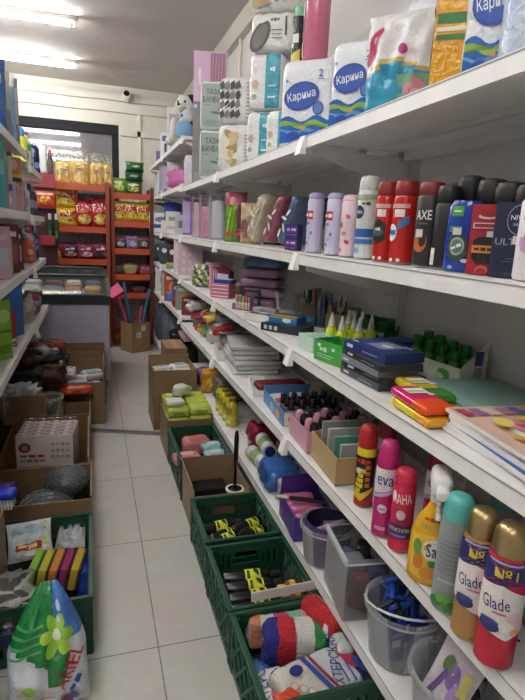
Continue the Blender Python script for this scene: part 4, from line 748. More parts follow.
# lilac pack at the very corner
q = (.735, .545, Z4)
pack('lavender_refill_pack', 'purple lavender picture pack at the near corner of spray shelf', 'pack', q, -36, .085, .06, .135, .012, lambda qq, u, v: '6a5aa0' if v < .3 else '4a3f86', {'f': [('o', -.01, .0, .022, .03, '8f86c4', .3), ('o', .015, -.02, .016, .03, '5f7ab0', -.3), ('o', .0, -.045, .03, .012, '7f5aa8'), ('r', -.035, .045, .02, .052, 'c4bcdc')]}, n=4)
# cardboard box of pouches
a = onz(309, 447, Z4); c = onz(352, 502, Z4)
q = Vector((.775, 1.375, Z4))
t = thing('cardboard_box', 'small tan cardboard box with clear pouches on spray shelf', 'box', q, -4)
openbox(t, .215, .22, .085, 'b09468', '8a7350', .004)
for i in range(4):
    carton('clear_pouch', ('flat clear pouch with black handle in the tan box', 'flat clear pouch with teal card in the tan box', 'flat pale pouch at the back of the tan box', 'flat grey pouch third from the front in tan box')[i], 'pouch', (q.x - .0, q.y - .07 + .045 * i, Z4 + .005), -4, .17, .012, .105 + .008 * i, {'*': ('a7adad:g', '5f9a8c', 'b8b4ac', '8f9494')[i]}, {'f': [('o', .02, .01, .06, .03, '2b2d30'), ('o', .02, .006, .052, .025, 'a7adad')] if i == 0 else [('r', -.06, .0, .06, .03, 'c9cfcc')]})
# pink box with pink and black roll-ons
q = Vector((.80, 1.595, Z4))
t = thing('pink_box', 'open pink cardboard box of pink and black roll-ons', 'box', q, -3); openbox(t, .26, .19, .075, 'c894a8', 'b8849a', .003)
n = 0
for i in range(5):
    for j in range(4):
        pk = (i * 3 + j) % 2
        vessel('roll_on', '%s capped roll-on in the pink box, row %s from front, %s from aisle' % (('black', 'pink')[pk], ORD[j], ORD[i]), 'roll-on', (q.x - .10 + i * .05, q.y - .068 + j * .045, Z4 + .004), -45, [(.014, 0, 'd9c4cc' if pk else '2c2a2e'), (.017, .006, 'd9c4cc' if pk else '2c2a2e'), (.016, .05, 'd9c4cc' if pk else '2c2a2e'), (.013, .056, 'b8b4b8')], [(.0165, .0565, 'dc9cb0:g' if pk else '1a1a1c:g'), (.0165, .082, 'dc9cb0:g' if pk else '1a1a1c:g'), (.012, .092, 'dc9cb0:g' if pk else '1a1a1c:g'), (.005, .095, 'dc9cb0:g' if pk else '1a1a1c:g')], (), 'roll-ons in the pink box', seg=12)
for i in range(2):
    vessel('nail_polish_bottle', 'white bottle with tall pink cap behind the pink box, %s one' % ('left', 'right')[i], 'bottle', (.985, 1.72 - .05 * i, Z4), 0, [(.018, 0, 'd8cdd0'), (.02, .005, 'd8cdd0'), (.018, .07, 'd8cdd0'), (.012, .09, 'c9868f')], [(.014, .0905, 'c2566a'), (.013, .135, 'c2566a'), (.01, .14, 'c2566a')], (), 'pink capped white bottles', seg=14)
# blue and white display box with black capped bottles
q = Vector((.80, 1.895, Z4))
t = thing('blue_display_box', 'blue and yellow printed display box of black capped bottles', 'box', q, -4); openbox(t, .24, .30, .075, '4f86bc', 'b9b8b4', .003, hs=(.06, .075, .06, .075))
b = MB(); b.dec(face('f', .24, .30, .06), [('r', -.115, -.025, .115, .025, 'd9d4c4'), ('o', -.07, 0, .03, .02, 'd9a03a'), ('r', -.02, -.02, .1, .02, '4f86bc')]); b.dec(face('l', .24, .30, .06), [('o', .08, 0, .03, .018, 'd9a03a'), ('o', 0, 0, .03, .018, '9fb8c9')]); b.build('printed_label', t, False)
for i in range(5):
    for j in range(3):
        vessel('polish_bottle', 'black capped little bottle in the blue box, row %s from front, %s from aisle' % (ORD[j], ORD[i]), 'bottle', (q.x - .085 + i * .044, q.y - .11 + j * .045, Z4 + .004), 0, [(.014, 0, '8f7f86'), (.016, .004, '8f7f86'), (.016, .045, '6a5a60'), (.008, .05, '6a5a60')], [(.0125, .0505, '141416:g'), (.0125, .085, '141416:g'), (.01, .088, '141416:g')], (), 'black capped bottles in the blue box', seg=12)
for i in range(2):
    b = MB(); b.rbox(.075, .11, .02, .006, 'd6d4d2:w', 3); b.lay = 2; b.dec(face('t', .075, .11, .02), [('r', -.025, -.01, .025, .02, 'b85a66'), ('r', -.025, -.04, .02, -.034, '8a8a90')])
    solo(b, 'white_packet', 'white packet with pink print in the blue display box, %s one' % ('left', 'right')[i], 'packet', (q.x - .055 + i * .085, q.y + .09, Z4 + .006), -8 + i * 20, rot=(R_(24), 0, R_(8 - 16 * i)))
pack('beige_net_pack', 'beige speckled flat pack leaning behind the bottles', 'pack', (q.x + .16, q.y + .10, Z4), -30, .15, .05, .10, .015, 'a39a86:w', wr=.003)
# red tray and white trays
q = Vector((.82, 2.28, Z4))
t = thing('white_foam_tray', 'long shallow white tray beside the dark red case', 'tray', (.735, 2.26, Z4), 78); openbox(t, .28, .08, .02, 'dcdad6', 'dcdad6', .003)
b = MB(); b.rbox(.24, .085, .035, .016, '7a2030:w', 4); solo(b, 'red_case', 'dark red oblong case lying by the white trays', 'case', (.83, 2.24, Z4), 0)
# reams of paper in film
q = Vector((.80, 2.62, Z4))
for i in range(6):
    b = MB(); b.rbox(.24, .30, .024, .006, 'c9cbca:w' if i % 2 else 'd4d5d3:w', 3, .0015, i)
    if i == 5: b.lay = 3; b.dec(face('t', .24, .30, .026), [('r', .05, -.13, .11, -.10, '3a6f3a')])
    solo(b, 'paper_ream', 'film wrapped white paper pack, %s from the bottom of its stack' % ORD[i], 'paper', (q.x + .006 * math.sin(i * 2.1), q.y + .008 * math.cos(i * 1.7), Z4 + .0255 * i), -6 + 5 * math.sin(i), 'paper packs in one stack')
t = thing('white_rack', 'low white plastic rack at the shelf edge beside paper packs', 'rack', (.70, 2.90, Z4), -8)
openbox(t, .06, .22, .06, 'dcdcda', 'dcdcda', .003)
# clear bags of cutlery and colourful bags
for i, (x, y, w, h, d, k, lab) in enumerate(((.82, 3.0, .24, .11, .1, 'a8acae:w', 'clear film bag of white net at the end of paper stack'), (.80, 3.26, .24, .15, .1, 'b4aea4:w', 'clear bag with red and white hearts'), (.77, 3.5, .2, .10, .09, '8d9a5c:w', 'olive yellow film bag on the shelf edge'), (.78, 3.72, .2, .14, .1, 'b0583a:w', 'orange red bag of small toys'), (.80, 3.93, .16, .12, .1, '7f4a6f:w', 'purple pink toy bag at the end of the shelf'))):
    w *= .78; b = MB(); b.rbox(w, .15, h, .035, k, 5, .006, i + 3); b.lay = 12
    b.dec(face('f', w, .15, h), [('o', -.05 + .05 * j, .01 * (j % 2), .016, .012, ['c23a44', 'e3e0da', 'd9a02e', '3f7f9a'][(i + j) % 4], j) for j in range(3)])
    solo(b, 'film_bag', lab, 'bag', (x, y, Z4), -35)
b = MB()
for i in range(7): b.bar((-.11, -.03 + i * .01, .006 + .002 * (i % 2)), (.12, -.05 + i * .017, .012), .005, '9a9c9e' if i % 2 else 'c4c6c6', 6)
solo(b, 'cutlery_bundle', 'bundle of grey skewers lying on the film bags', 'bundle', (.80, 3.0, Z4 + .122), 38, kind=None)
# ================================================================== bottom tier and crates on the right
# clear tubs on the base shelf
def fill_blobs(t, r, z0, z1, ks, n, seed, rr=.02):
    b = MB(); rd_ = random.Random(seed)
    for i in range(n):
        a = rd_.uniform(0, 6.28); q = r * math.sqrt(rd_.random()); b.ell((q * math.cos(a), q * math.sin(a), rd_.uniform(z0, z1)), (rr * rd_.uniform(.7, 1.4), rr * rd_.uniform(.5, 1), rr * rd_.uniform(.5, 1)), ks[i % len(ks)], 6)
    o = b.build('contents', t); o['kind'] = 'stuff'
def place(px, py, z): return onz(px, py, z)
# blue razor bucket
q = Vector((.735, .985, Z5))
t = thing('clear_bucket', 'round clear plastic bucket full of blue razors', 'bucket', q, 0); tub(t, .078, .095, .15)
b = MB(); b.tube([(.1 * math.cos(a / 8 * pi + 2.6), .1 * math.sin(a / 8 * pi + 2.6), .145 + .03 * math.sin(a / 8 * pi)) for a in range(9)], .003, 'd4d6d8', 6); b.build('handle', t)
rdm = random.Random(8)
for i in range(22):
    a = rdm.uniform(0, 6.28); rr = .055 * math.sqrt(rdm.random()); base = Vector((q.x + rr * math.cos(a), q.y + rr * math.sin(a), Z5 + .07 + .016 * (i % 5)))
    tt = thing('razor', 'dark blue disposable razor in the clear bucket, %s of the heap' % ('near the front', 'at the left', 'at the back', 'at the right', 'in the middle')[i % 5], 'razor', base, rdm.uniform(0, 360), 'blue razors in the bucket')
    dx, dy, dz = rdm.uniform(-.02, .02), rdm.uniform(-.02, .02), .075
    MB().bar((0, 0, 0), (dx, dy, dz), .006, ['1f3f9a:g', '1a2a5c:g', '2a5ab0:g'][i % 3], 8, .005).build('handle', tt)
    b = MB(Matrix.Translation((dx, dy, dz)) @ Matrix.Rotation(rdm.uniform(-.6, .6), 4, 'Y')); b.box(-.022, .022, -.006, .006, 0, .011, ['1f3f9a:g', '1c1f2a:g', '2a5ab0:g'][i % 3]); b.build('razor_head', tt, False, .002)
for i in range(4):
    a = i * 1.6 + .6; carton('razor_packet', 'dark blue razor packet in clear bucket, at the %s' % ('right back', 'left back', 'left front', 'right front')[i], 'packet', (q.x + .042 * math.cos(a), q.y + .042 * math.sin(a), Z5 + .004), R_(a) * 40, .045, .014, .09 + .008 * i, {'*': '2a3590:w'}, {'f': [('r', -.014, -.01, .01, .012, 'cfd2da'), ('r', -.018, .02, .016, .03, '3f6ac4')]})
# nearer bucket with lavender sachet
q = Vector((.73, .77, Z5))
t = thing('clear_bucket', 'round clear plastic bucket with a lavender sachet, cut by frame bottom', 'bucket', q, 0); tub(t, .08, .097, .14)
b = MB(); S_ = b.pillow(.10, .17, .02, 'cfc6cf:w', 6, .002, 3); b.dec(S_, [('o', .0, .02, .016, .035, '8a6fae', .3), ('o', .02, -.01, .014, .03, 'a588c4', -.3), ('r', -.035, -.07, .03, -.05, 'd9cf8a'), ('o', -.02, .04, .012, .02, '6f8a5a'), ('p', [(-.045, -.08), (-.03, -.08), (-.01, .02), (-.02, .03)], '7a60a0'), ('r', .02, -.06, .04, .05, 'd4c670')])
solo(b, 'lavender_sachet', 'white and purple lavender sachet standing in the near bucket', 'sachet', (q.x - .03, q.y + .02, Z5 + .02), 0, rot=(R_(-14), R_(14), R_(-62)))
for i in range(3):
    b = MB(); b.ell((0, 0, .03), (.04, .03, .03), '17171a:w', 8); solo(b, 'black_pouch', 'small black pouch in the near bucket, %s one' % ('front', 'right', 'back')[i], 'pouch', (q.x + .025 + .012 * i, q.y - .035 + .04 * i, Z5 + .02 + .01 * i), 30 * i)
b = MB(); b.rbox(.09, .16, .1, .02, '1f1e22:w', 4, .004, 3); solo(b, 'dark_pack', 'black soft pack at the back of base shelf by the bucket', 'pack', (.92, .83, Z5), 0)
# square clear tub
q = Vector((.735, 1.20, Z5))
t = thing('square_tub', 'tall square clear plastic tub with dark contents', 'tub', q, -8)
for (x0, x1, y0, y1) in ((-.085, .085, -.095, -.0925), (-.085, .085, .0925, .095), (-.085, -.0825, -.0925, .0925), (.0825, .085, -.0925, .0925)): MB().box(x0, x1, y0, y1, .0025, .19, 'd4d9dc:T').build('tub_wall', t, False)
MB().box(-.085, .085, -.095, .095, 0, .0024, 'd4d9dc:T').build('base', t, False)
b = MB()
for (x0, x1, y0, y1) in ((-.095, .095, -.105, -.0955), (-.095, .095, .0955, .105), (-.095, -.0855, -.0955, .0955), (.0855, .095, -.0955, .0955)): b.box(x0, x1, y0, y1, .18, .192, 'e2e6e8:T')
b.build('rim', t, False)
for i in range(6):
    pack('dark_packet', '%s packet lying in the square clear tub' % ('dark red', 'navy', 'grey', 'deep purple', 'slate blue', 'black')[i], 'packet', (q.x - .03 + .055 * (i % 2), q.y - .045 + .045 * (i // 2), Z5 + .004), 20 * i - 40, .06, .045, .11 + .015 * (i % 3), .012, ('6a3036:w', '2f3a6a:w', '75777c:w', '4a3468:w', '4f5f86:w', '2a2a2e:w')[i], n=3)
# round bucket with purple lining
q = Vector((.715, 1.405, Z5))
t = thing('clear_bucket', 'round clear plastic bucket lined with purple film, pink tube inside', 'bucket', q, 0); tub(t, .072, .086, .13)
MB().lathe([(.068, .006, '5a3a86:w'), (.07, .07, '5a3a86:w'), (.074, .125, '4a3a6f:w'), (.07, .14, '4a3a6f:w'), (.06, .06, '33284e:w')], 20, cap=False).build('film_lining', t)
b = MB(); b.bar((-.045, -.02, .118), (.055, -.005, .126), .009, 'c98aa8:g', 10); solo(b, 'pink_tube', 'pale pink tube lying across the purple lined bucket', 'tube', q, 0)
for i in range(4): pack('pink_packet', '%s packet inside the purple lined bucket' % ('dusty pink', 'dark plum', 'rose', 'dull violet')[i], 'packet', (q.x + .028 * math.cos(i * 1.6), q.y + .028 * math.sin(i * 1.6), Z5 + .005), 30 * i, .035, .03, .06, .008, ('9a6a80:w', '4f2f4e:w', 'a8647a:w', '6a568a:w')[i], n=3)
# purple box with pink packs
q = Vector((.725, 1.60, Z5))
t = thing('purple_box', 'open purple cardboard box with grey flap, pink packs inside', 'box', q, -4); openbox(t, .15, .19, .09, '4a2f8a', '6a5a86', .003, (('k', .075, -8),))
for i in range(4): pack('pink_pack', 'glossy pink pack in the purple box, %s from the front' % ORD[i], 'pack', (q.x - .01, q.y - .065 + .043 * i, Z5 + .004), 6 - 4 * i, .12, .034, .085 + .006 * (i % 2), .008, 'c86f92:w', {'f': [('r', -.04, -.01, .02, .012, 'dba6ba')], }, 'pink packs in the purple box', n=3)
b = MB(); b.bar((-.05, .02, 0), (.055, -.055, .01), .0085, '17171a:g', 8); b.bar((-.055, .024, 0), (-.09, .05, -.004), .006, 'c9c9cc', 8); solo(b, 'hair_brush', 'black handled brush lying across the pink packs', 'brush', (q.x - .01, q.y + .0, Z5 + .108), 0)
# clear bags, blue mesh, film rolls, yellow bottles
pack('clear_bag', 'clear bag of grey pieces on the base shelf behind purple box', 'bag', (.76, 1.78, Z5), -20, .16, .12, .09, .03, '8a8d92:w', wr=.005, seed=5)
b = MB(); b.rbox(.15, .18, .10, .03, '3a66ac:w', 5, .005, 3); b.lay = 10
b.dec(face('l', .15, .18, .10), [('r', -.08 + i * .022, -.045, -.074 + i * .022, .045, '2a4f96') for i in range(7)]); solo(b, 'blue_net_bag', 'blue mesh bag of washing cloths on the base shelf', 'bag', (.74, 1.935, Z5), -4)
for i in range(3):
    t = thing('film_roll', 'film roll with blue core and white wrapper, %s' % ('lower left one', 'lower right one', 'top one')[i], 'roll', (.705 + (0, .068, .034)[i], 2.13, Z5 + .034 + (0, 0, .06)[i]), 0, 'film rolls', rot=(pi / 2, 0, R_(8 - 6 * i)))
    MB().lathe([(.033, -.075, 'c9c9cc:w'), (.0335, -.07, '6f7480:w'), (.0335, -.03, 'c9c9c4:w'), (.0335, .03, '8a9a6a:w'), (.0335, .07, 'c9c9cc:w'), (.033, .075, 'c9c9cc:w')], 20).build('roll', t); MB().lathe([(.024, .0752, '2c3f96'), (.024, .078, '1c2a6a')], 18).build('core', t)
b = MB(); b.rbox(.14, .12, .14, .03, '8a2030:w', 5, .005, 7); solo(b, 'red_film_bag', 'dark red glossy bag behind the black plunger handle', 'bag', (.78, 2.31, Z5), 0)
b = MB(); b.rbox(.12, .1, .10, .03, '9a9590:w', 5, .006, 9); solo(b, 'crumpled_clear_bag', 'crumpled clear grey bag on top of dark red one', 'bag', (.78, 2.31, Z5 + .145), 20)
k = 0
for i in range(4):
    vessel('yellow_bottle', 'yellow cleaning bottle on the base shelf, %s from the camera' % ORD[i], 'bottle', (.71, 2.64 + .085 * i, Z5), -50, [(.03, 0, 'c9b82a:g'), (.033, .005, 'c9b82a:g'), (.033, .05, 'c9b82a:g'), (.03, .06, 'd9cf6a:g'), (.033, .07, 'c9b82a:g'), (.033, .12, 'c9b82a:g'), (.018, .14, 'c9b82a:g')], [(.019, .1405, '8a7a2a'), (.018, .16, '8a7a2a'), (.012, .163, '8a7a2a')], [('r', -.02, .075, .02, .11, '8f8a3a'), ('r', -.015, .02, .015, .045, 'dfd89a')], 'yellow bottles')
pack('dark_sack', 'dull grey soft sack on the base shelf past the yellow bottles', 'sack', (.80, 3.08, Z5), 0, .2, .18, .16, .05, '6f6860:w', wr=.006, seed=2)
for i in range(4): pack('toy_bag', ('orange and yellow crinkled bag', 'pale pink crinkled bag', 'purple crinkled bag', 'cream crinkled bag')[i] + ' on the base shelf behind brown carton', 'bag', (.735 + .09 * (i % 2), 3.28 + .17 * (i // 2), Z5), -20 + 15 * i, .13, .12, .15 - .02 * i, .03, ('c98a2e:w', 'c9a0a8:w', '7a5a8c:w', 'c4b8a4:w')[i], {'f': [('o', 0, 0, .025, .03, ('d9c23a', 'b84a5a', 'd9b84a', 'b86a3a')[i])]}, wr=.006, seed=i)
# ------------------------------------------------------------------ green crates
def holed(m, P, w, h, nx, nz, hole, k, th):
    # panel in the plane of P(u, v, depth), u -w/2..w/2, v 0..h, with cut-outs
    ok = [[not hole((i + .5) / nx, (j + .5) / nz) for j in range(nz)] for i in range(nx)]
    for i in range(nx):
        j = 0
        while j < nz:
            if not ok[i][j]: j += 1; continue
            j2 = j
            while j2 < nz and ok[i][j2]: j2 += 1
            u0, u1 = -w / 2 + w * i / nx, -w / 2 + w * (i + 1) / nx; v0, v1 = h * j / nz, h * j2 / nz
            vs = [P(u, v, d_) for d_ in (0, th) for v in (v0, v1) for u in (u0, u1)]
            fs = [(0, 1, 3, 2), (4, 6, 7, 5), (0, 4, 5, 1), (2, 3, 7, 6)]
            if i == 0 or not all(ok[i - 1][j:j2]): fs.append((0, 2, 6, 4))
            if i == nx - 1 or not all(ok[i + 1][j:j2]): fs.append((1, 5, 7, 3))
            m.add(vs, fs, k); j = j2
GR = '1b4a37'; GR2 = '173f2f'
def crate(label, x0, x1, y0, y1, h):
    w, d = x1 - x0, y1 - y0; t = thing('plastic_crate', label, 'crate', ((x0 + x1) / 2, (y0 + y1) / 2, .0), 0, 'green plastic crates')
    b = MB(); holed(b, lambda u, v, q: (u, v - d / 2, .004 + q), w - .012, d - .012, 12, 9, lambda a, c: int(a * 12) % 2 and int(c * 9) % 2, GR2, .004)
    for v in b.v: v.y += .006
    b.build('base', t, False)
    def end(a, c):
        if .62 < c < .82 and .34 < a < .66: return 1
        return (.15 < c < .36 or .48 < c < .86) and int(a * 27) % 2 and .05 < a < .95 and not (.30 < a < .70 and c > .5)
    for s in (-1, 1):
        b = MB(); holed(b, lambda u, v, q: (u, s * (d / 2 - .004 - q), .004 + v), w, h - .012, 27, 12, end, GR, .004); b.build('end_wall', t, False)
    for s in (-1, 1):
        b = MB(); X = lambda q: s * (w / 2 - .004 - q)
        holed(b, lambda u, v, q: (X(q), u, .004 + v), d - .016, h - .012, 10, 8, lambda a, c: .14 < c < .84 and .04 < a < .96, GR, .004)
        n = 5; st = d / n; zl, zh = .03, h - .036
        for i in range(-2, n + 1):
            for sg in (-1, 1):
                ya = -d / 2 + st * (i + (0 if sg > 0 else 1)); 
                a = Vector((X(.002), ya, zl)); e = Vector((X(.002), ya + sg * st * 1.5, zh))
                lo, hi = -d / 2 + .01, d / 2 - .01
                if abs(a.y) > d / 2 + st * 1.2: continue
                def clip(p, o):
                    if p.y < lo or p.y > hi:
                        yy = lo if p.y < lo else hi
                        if (o.y - yy) * (p.y - yy) >= 0: return None
                        f_ = (yy - o.y) / (p.y - o.y); return o + (p - o) * f_
                    return p
                a2, e2 = clip(a, e), clip(e, a)
                if a2 is None or e2 is None: continue
                b.bar(a2, e2, .0055, GR, 6)
        b.build('side_wall', t, False)
    b = MB(); r = .012; z0, z1 = h - .012, h
    b.box(-w / 2 - .004, w / 2 + .004, -d / 2 - .0, -d / 2 + r, z0, z1, GR).box(-w / 2 - .004, w / 2 + .004, d / 2 - r, d / 2, z0, z1, GR).box(-w / 2 - .004, -w / 2 + r, -d / 2 + r, d / 2 - r, z0, z1, GR).box(w / 2 - r, w / 2 + .004, -d / 2 + r, d / 2 - r, z0, z1, GR)
    b.build('rim', t, False, .002)
    for sx in (-1, 1):
        for sy in (-1, 1):
            b = MB(); b.box(sx * (w / 2 - .014) - .012, sx * (w / 2 - .014) + .012, sy * (d / 2 - .012) - .0115, sy * (d / 2 - .012) + .0115, .0, h - .0121, GR2); b.build('corner_post', t, False)
    return t
HCR = .197
crate('green plastic crate nearest the camera, holding towel packs', .368, .684, .968, 1.302, HCR)
crate('green plastic crate with black bottles, second from the camera on the right', .368, .662, 1.31, 1.648, HCR)
crate('green plastic crate with black bottles, third on the right beside the carton', .372, .662, 1.672, 2.0, HCR)
def obottle(label, x, y, z, ang, grp, pitch=0, L=.21, r=.025):
    # black cleaner bottle with yellow label, lying down
    t = thing('cleaner_bottle', label, 'bottle', (x, y, z), 0, grp, rot=(0, R_(90 + pitch), R_(ang)))
    b = MB(); pr = [(r * .85, -L / 2, '15161a:g'), (r, -L / 2 + .006, '15161a:g'), (r, L * .22, '15161a:g'), (r * .7, L * .30, '15161a:g')]; b.lathe(pr, 16)
    fn = lambda u, v, o: (-(r + o) * math.cos(u / r), -(r + o) * math.sin(u / r), v)
    b.dec(fn, [('r', -pi * r * .95, -L * .13, pi * r * .95, L * .13, 'd3d93a'), ('o', -pi * r * .5, L * .02, .007, .007, '23261c'), ('r', -pi * r * .75, -L * .1, -pi * r * .3, -L * .07, '4a4f20'), ('r', pi * r * .0, -L * .1, pi * r * .4, -L * .05, '4a4f20'), ('p', [(-pi * r * .2, L * .02), (pi * r * .1, L * .02), (pi * r * .3, L * .1), (0, L * .1)], '2a2d1c')])
    b.build('body', t); MB().lathe([(r * .62, L * .302, '1e1f22'), (r * .66, L * .47, '1e1f22'), (r * .5, L * .5, '1e1f22')], 14).build('cap', t)
grp = 'black bottles in the second crate'
for i in range(5): obottle('black bottle with yellow label in the second crate, %s' % ('nearest the front wall', 'second row from the front', 'third row from the front', 'fourth row from the front', 'fifth row from the front')[i], .495 + .004 * i, 1.345 + .052 * i, .115 + .0 * i, 4 - 2 * i, grp)
for i in range(5): obottle('black bottle of the lower layer in the second crate, %s from the front' % ORD[i], .50, 1.355 + .05 * i, .0625, 2, grp)
for i in range(3):
    t = thing('wafer_pack', 'red and yellow striped tube pack in the second crate, %s' % ('front one', 'middle one', 'back one')[i], 'pack', (.627, 1.40 + .045 * i, .1), 0, 'striped tube packs', rot=(0, R_(90), R_(12)))
    b = MB(); b.lathe([(.018, -.05, '8a2a3a:g'), (.02, -.045, 'c4953a:g'), (.02, -.02, 'd9b84a:g'), (.02, 0, 'b03a44:g'), (.02, .02, 'd9b84a:g'), (.02, .04, '7a2a3a:g'), (.018, .05, '8a2a3a:g')], 14); b.build('wrapper', t)
carton('white_board', 'off-white cardboard strip lying on the front rim of second crate', 'cardboard', (.555, 1.327, .202), 2, .235, .006, .03, 'c9c5c0', rot=(R_(-8), 0, R_(2)))
grp = 'black bottles in the third crate'
for i, (x, y, z, a, pt) in enumerate(((.50, 1.735, .10, 22, 0), (.485, 1.80, .115, 14, -6), (.515, 1.86, .10, 18, 0), (.60, 1.80, .125, 28, 8), (.575, 1.745, .118, 24, 0), (.605, 1.88, .115, 20, 0), (.475, 1.885, .12, 8, 0))):
    obottle('black bottle with yellow label in the third crate, ' + ('lying at the front', 'second from the front on left', 'third from the front', 'lying high at the right', 'crossing the front right', 'back right one', 'back left one')[i], x, y, z, a, grp, pt, .19, .0235)
for i in range(4): obottle('black bottle of the bottom layer in the third crate, %s from the front' % ORD[i], .52, 1.73 + .06 * i, .05, 5, grp, 0, .2, .022)
carton('blue_sponge_pack', 'pale blue packet at the left front of the third crate', 'packet', (.43, 1.722, .11), 8, .085, .06, .022, {'*': '6f9fc4:w'}, {'t': [('r', -.03, -.02, .03, .0, 'a9c9dd'), ('o', .01, .012, .02, .008, '3f6fa8')]})
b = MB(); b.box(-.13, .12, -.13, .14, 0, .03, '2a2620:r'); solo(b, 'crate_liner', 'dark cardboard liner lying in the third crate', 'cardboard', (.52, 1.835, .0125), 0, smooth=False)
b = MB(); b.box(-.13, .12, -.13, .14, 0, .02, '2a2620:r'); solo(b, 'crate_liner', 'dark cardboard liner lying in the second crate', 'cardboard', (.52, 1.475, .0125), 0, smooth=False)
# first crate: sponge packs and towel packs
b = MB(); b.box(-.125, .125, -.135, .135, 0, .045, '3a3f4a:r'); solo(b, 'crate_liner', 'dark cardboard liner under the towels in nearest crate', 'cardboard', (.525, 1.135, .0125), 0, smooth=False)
q = (.54, 1.215, .075)
b = MB(); b.rbox(.185, .10, .115, .022, lambda f_, u, v: (['2c2f86:f', 'c42a38:f', 'd8d8d4:f', '2f8f4a:f'][min(3, int((u + 1) * 2))] if f_ in 'tf' else '2f8f4a:f' if f_ == 'r' else '2c2f86:f'), 8, .003, 5); b.lay = 8
solo(b, 'sponge_pack', 'fluffy blue red white green striped sponge pack in the nearest crate', 'sponge pack', q, -14, ang=1.3)
b = MB(); b.rbox(.20, .05, .10, .022, lambda f_, u, v: ['d98a6a:f', 'd9d4d0:f', 'c44a80:f', '8ac4a0:f', 'd9a0b4:f'][min(4, int((u + 1) * 2.5))], 7, .003, 8)
solo(b, 'sponge_pack', 'pastel pink and white fluffy sponge pack behind the striped one', 'sponge pack', (.515, 1.272, .085), -4, ang=1.3)
b = MB(); b.rbox(.075, .15, .065, .03, lambda f_, u, v: 'b8262e:f' if u < .72 or f_ in 'fk' else 'd8d4d2:f', 6, .003, 9)
solo(b, 'sponge_pack', 'fluffy red sponge pack in clear wrap, right of striped one', 'sponge pack', (.632, 1.235, .15), 14, ang=1.3)
b = MB(); b.rbox(.06, .08, .05, .022, 'c4c6c4:w', 5, .004, 4); solo(b, 'white_sponge_pack', 'white wrapped pack between red sponge and the towel pack', 'pack', (.645, 1.125, .14), 0)
b = MB(); b.rbox(.25, .13, .075, .026, lambda f_, u, v: 'cdc9c0:w' if u < .1 else ('3a4a9a:w' if u > .82 else 'c4c4c8:w'), 7, .002, 6); b.lay = 6
b.dec(face('t', .27, .13, .075), [('t', 'АХТЕРСКАЯ', .055, .012, .03, '25347e', .155, 1.18), ('p', [(.005, -.06), (.02, -.06), (-.02, .055), (-.035, .055)], '3a4a9a'), ('p', [(.025, -.06), (.034, -.06), (-.005, .055), (-.014, .055)], '8a2a3a'), ('o', .1, .015, .022, .04, 'a82f44', .3), ('o', .118, -.02, .012, .03, '3a4a9a', .3), ('o', -.06, .03, .02, .014, '26357e')] + [('o', -.085 + .018 * i, -.005 - .014 * i, .012, .012, 'b0a486') for i in range(4)] + [('o', -.085 + .018 * i, -.005 - .014 * i, .008, .008, 'cdc9c0') for i in range(4)] + [('r', -.12 + i * .004, -.058, -.118 + i * .004, -.03, '555a66') for i in range(9)] + [('r', .055, -.05, .06, .0, '3a4a9a'), ('r', .075, -.055, .08, .0, '3a4a9a')])
solo(b, 'towel_pack', 'white paper towel pack with blue lettering lying in nearest crate', 'towel pack', (.545, 1.07, .1), 10, rot=(R_(16), 0, R_(12)), ang=1.3)
b = MB(); b.rbox(.09, .17, .06, .024, 'c9c6c2:w', 6, .002, 7); b.lay = 6
b.dec(face('t', .09, .17, .06), [('t', 'АХТЕРС', -.012, .0, .032, '25347e', .14, 1.75), ('o', .028, -.03, .016, .05, '9a2f44', .2), ('o', .03, .03, .012, .03, '3a4a9a', .2)])
solo(b, 'towel_pack', 'white towel pack with blue lettering against crate left wall', 'towel pack', (.432, 1.06, .085), 0, rot=(0, R_(-22), R_(-18)), ang=1.3)
b = MB(); b.rbox(.06, .05, .03, .012, 'd8482a:w', 4, .003, 3); solo(b, 'orange_packet', 'small orange red packet at the crate bottom edge', 'packet', (.432, .995, .16), 20)
b = MB(); b.rbox(.05, .07, .05, .02, '2f5a9a:w', 4, .004, 3); solo(b, 'blue_packet', 'crumpled blue packet between towels and the striped sponges', 'packet', (.42, 1.17, .075), 20)
# carton with the plunger
t = thing('cardboard_carton', 'brown open carton holding a black plunger, between two green crates', 'carton', (.515, 2.175, 0), 0); openbox(t, .25, .30, .20, '8d7458', '7a6248', .005, (('l', .03, 20),), hs=(.185, .235, .21, .2))
t = thing('plunger', 'black handled brush standing in a white rimmed holder', 'plunger', (.595, 2.115, .006), 0)
MB().lathe([(.03, 0, 'dcdcd8'), (.032, .003, 'dcdcd8'), (.034, .13, 'dcdcd8'), (.043, .145, 'ecece8'), (.043, .153, 'ecece8'), (.033, .154, 'ecece8'), (.031, .14, '2a2a2c'), (.028, .06, '1a1a1c')], 24, cap=False).build('holder', t)
MB().lathe([(.024, .06, '1a1a1c:r'), (.028, .10, '1a1a1c:r'), (.026, .146, '1a1a1c:r'), (.008, .152, '1a1a1c')], 18).build('brush_head', t)
MB().lathe([(.007, .1525, '131315:g'), (.0065, .26, '131315:g'), (.010, .30, '131315:g'), (.011, .40, '131315:g'), (.007, .43, '131315:g')], 14).build('handle', t)
b = MB(); b.box(-.09, .06, -.05, .05, 0, .12, '1f1c1a:r'); solo(b, 'dark_tray', 'flat black tray lying under the plunger holder', 'tray', (.52, 2.24, .006), 0, smooth=False)
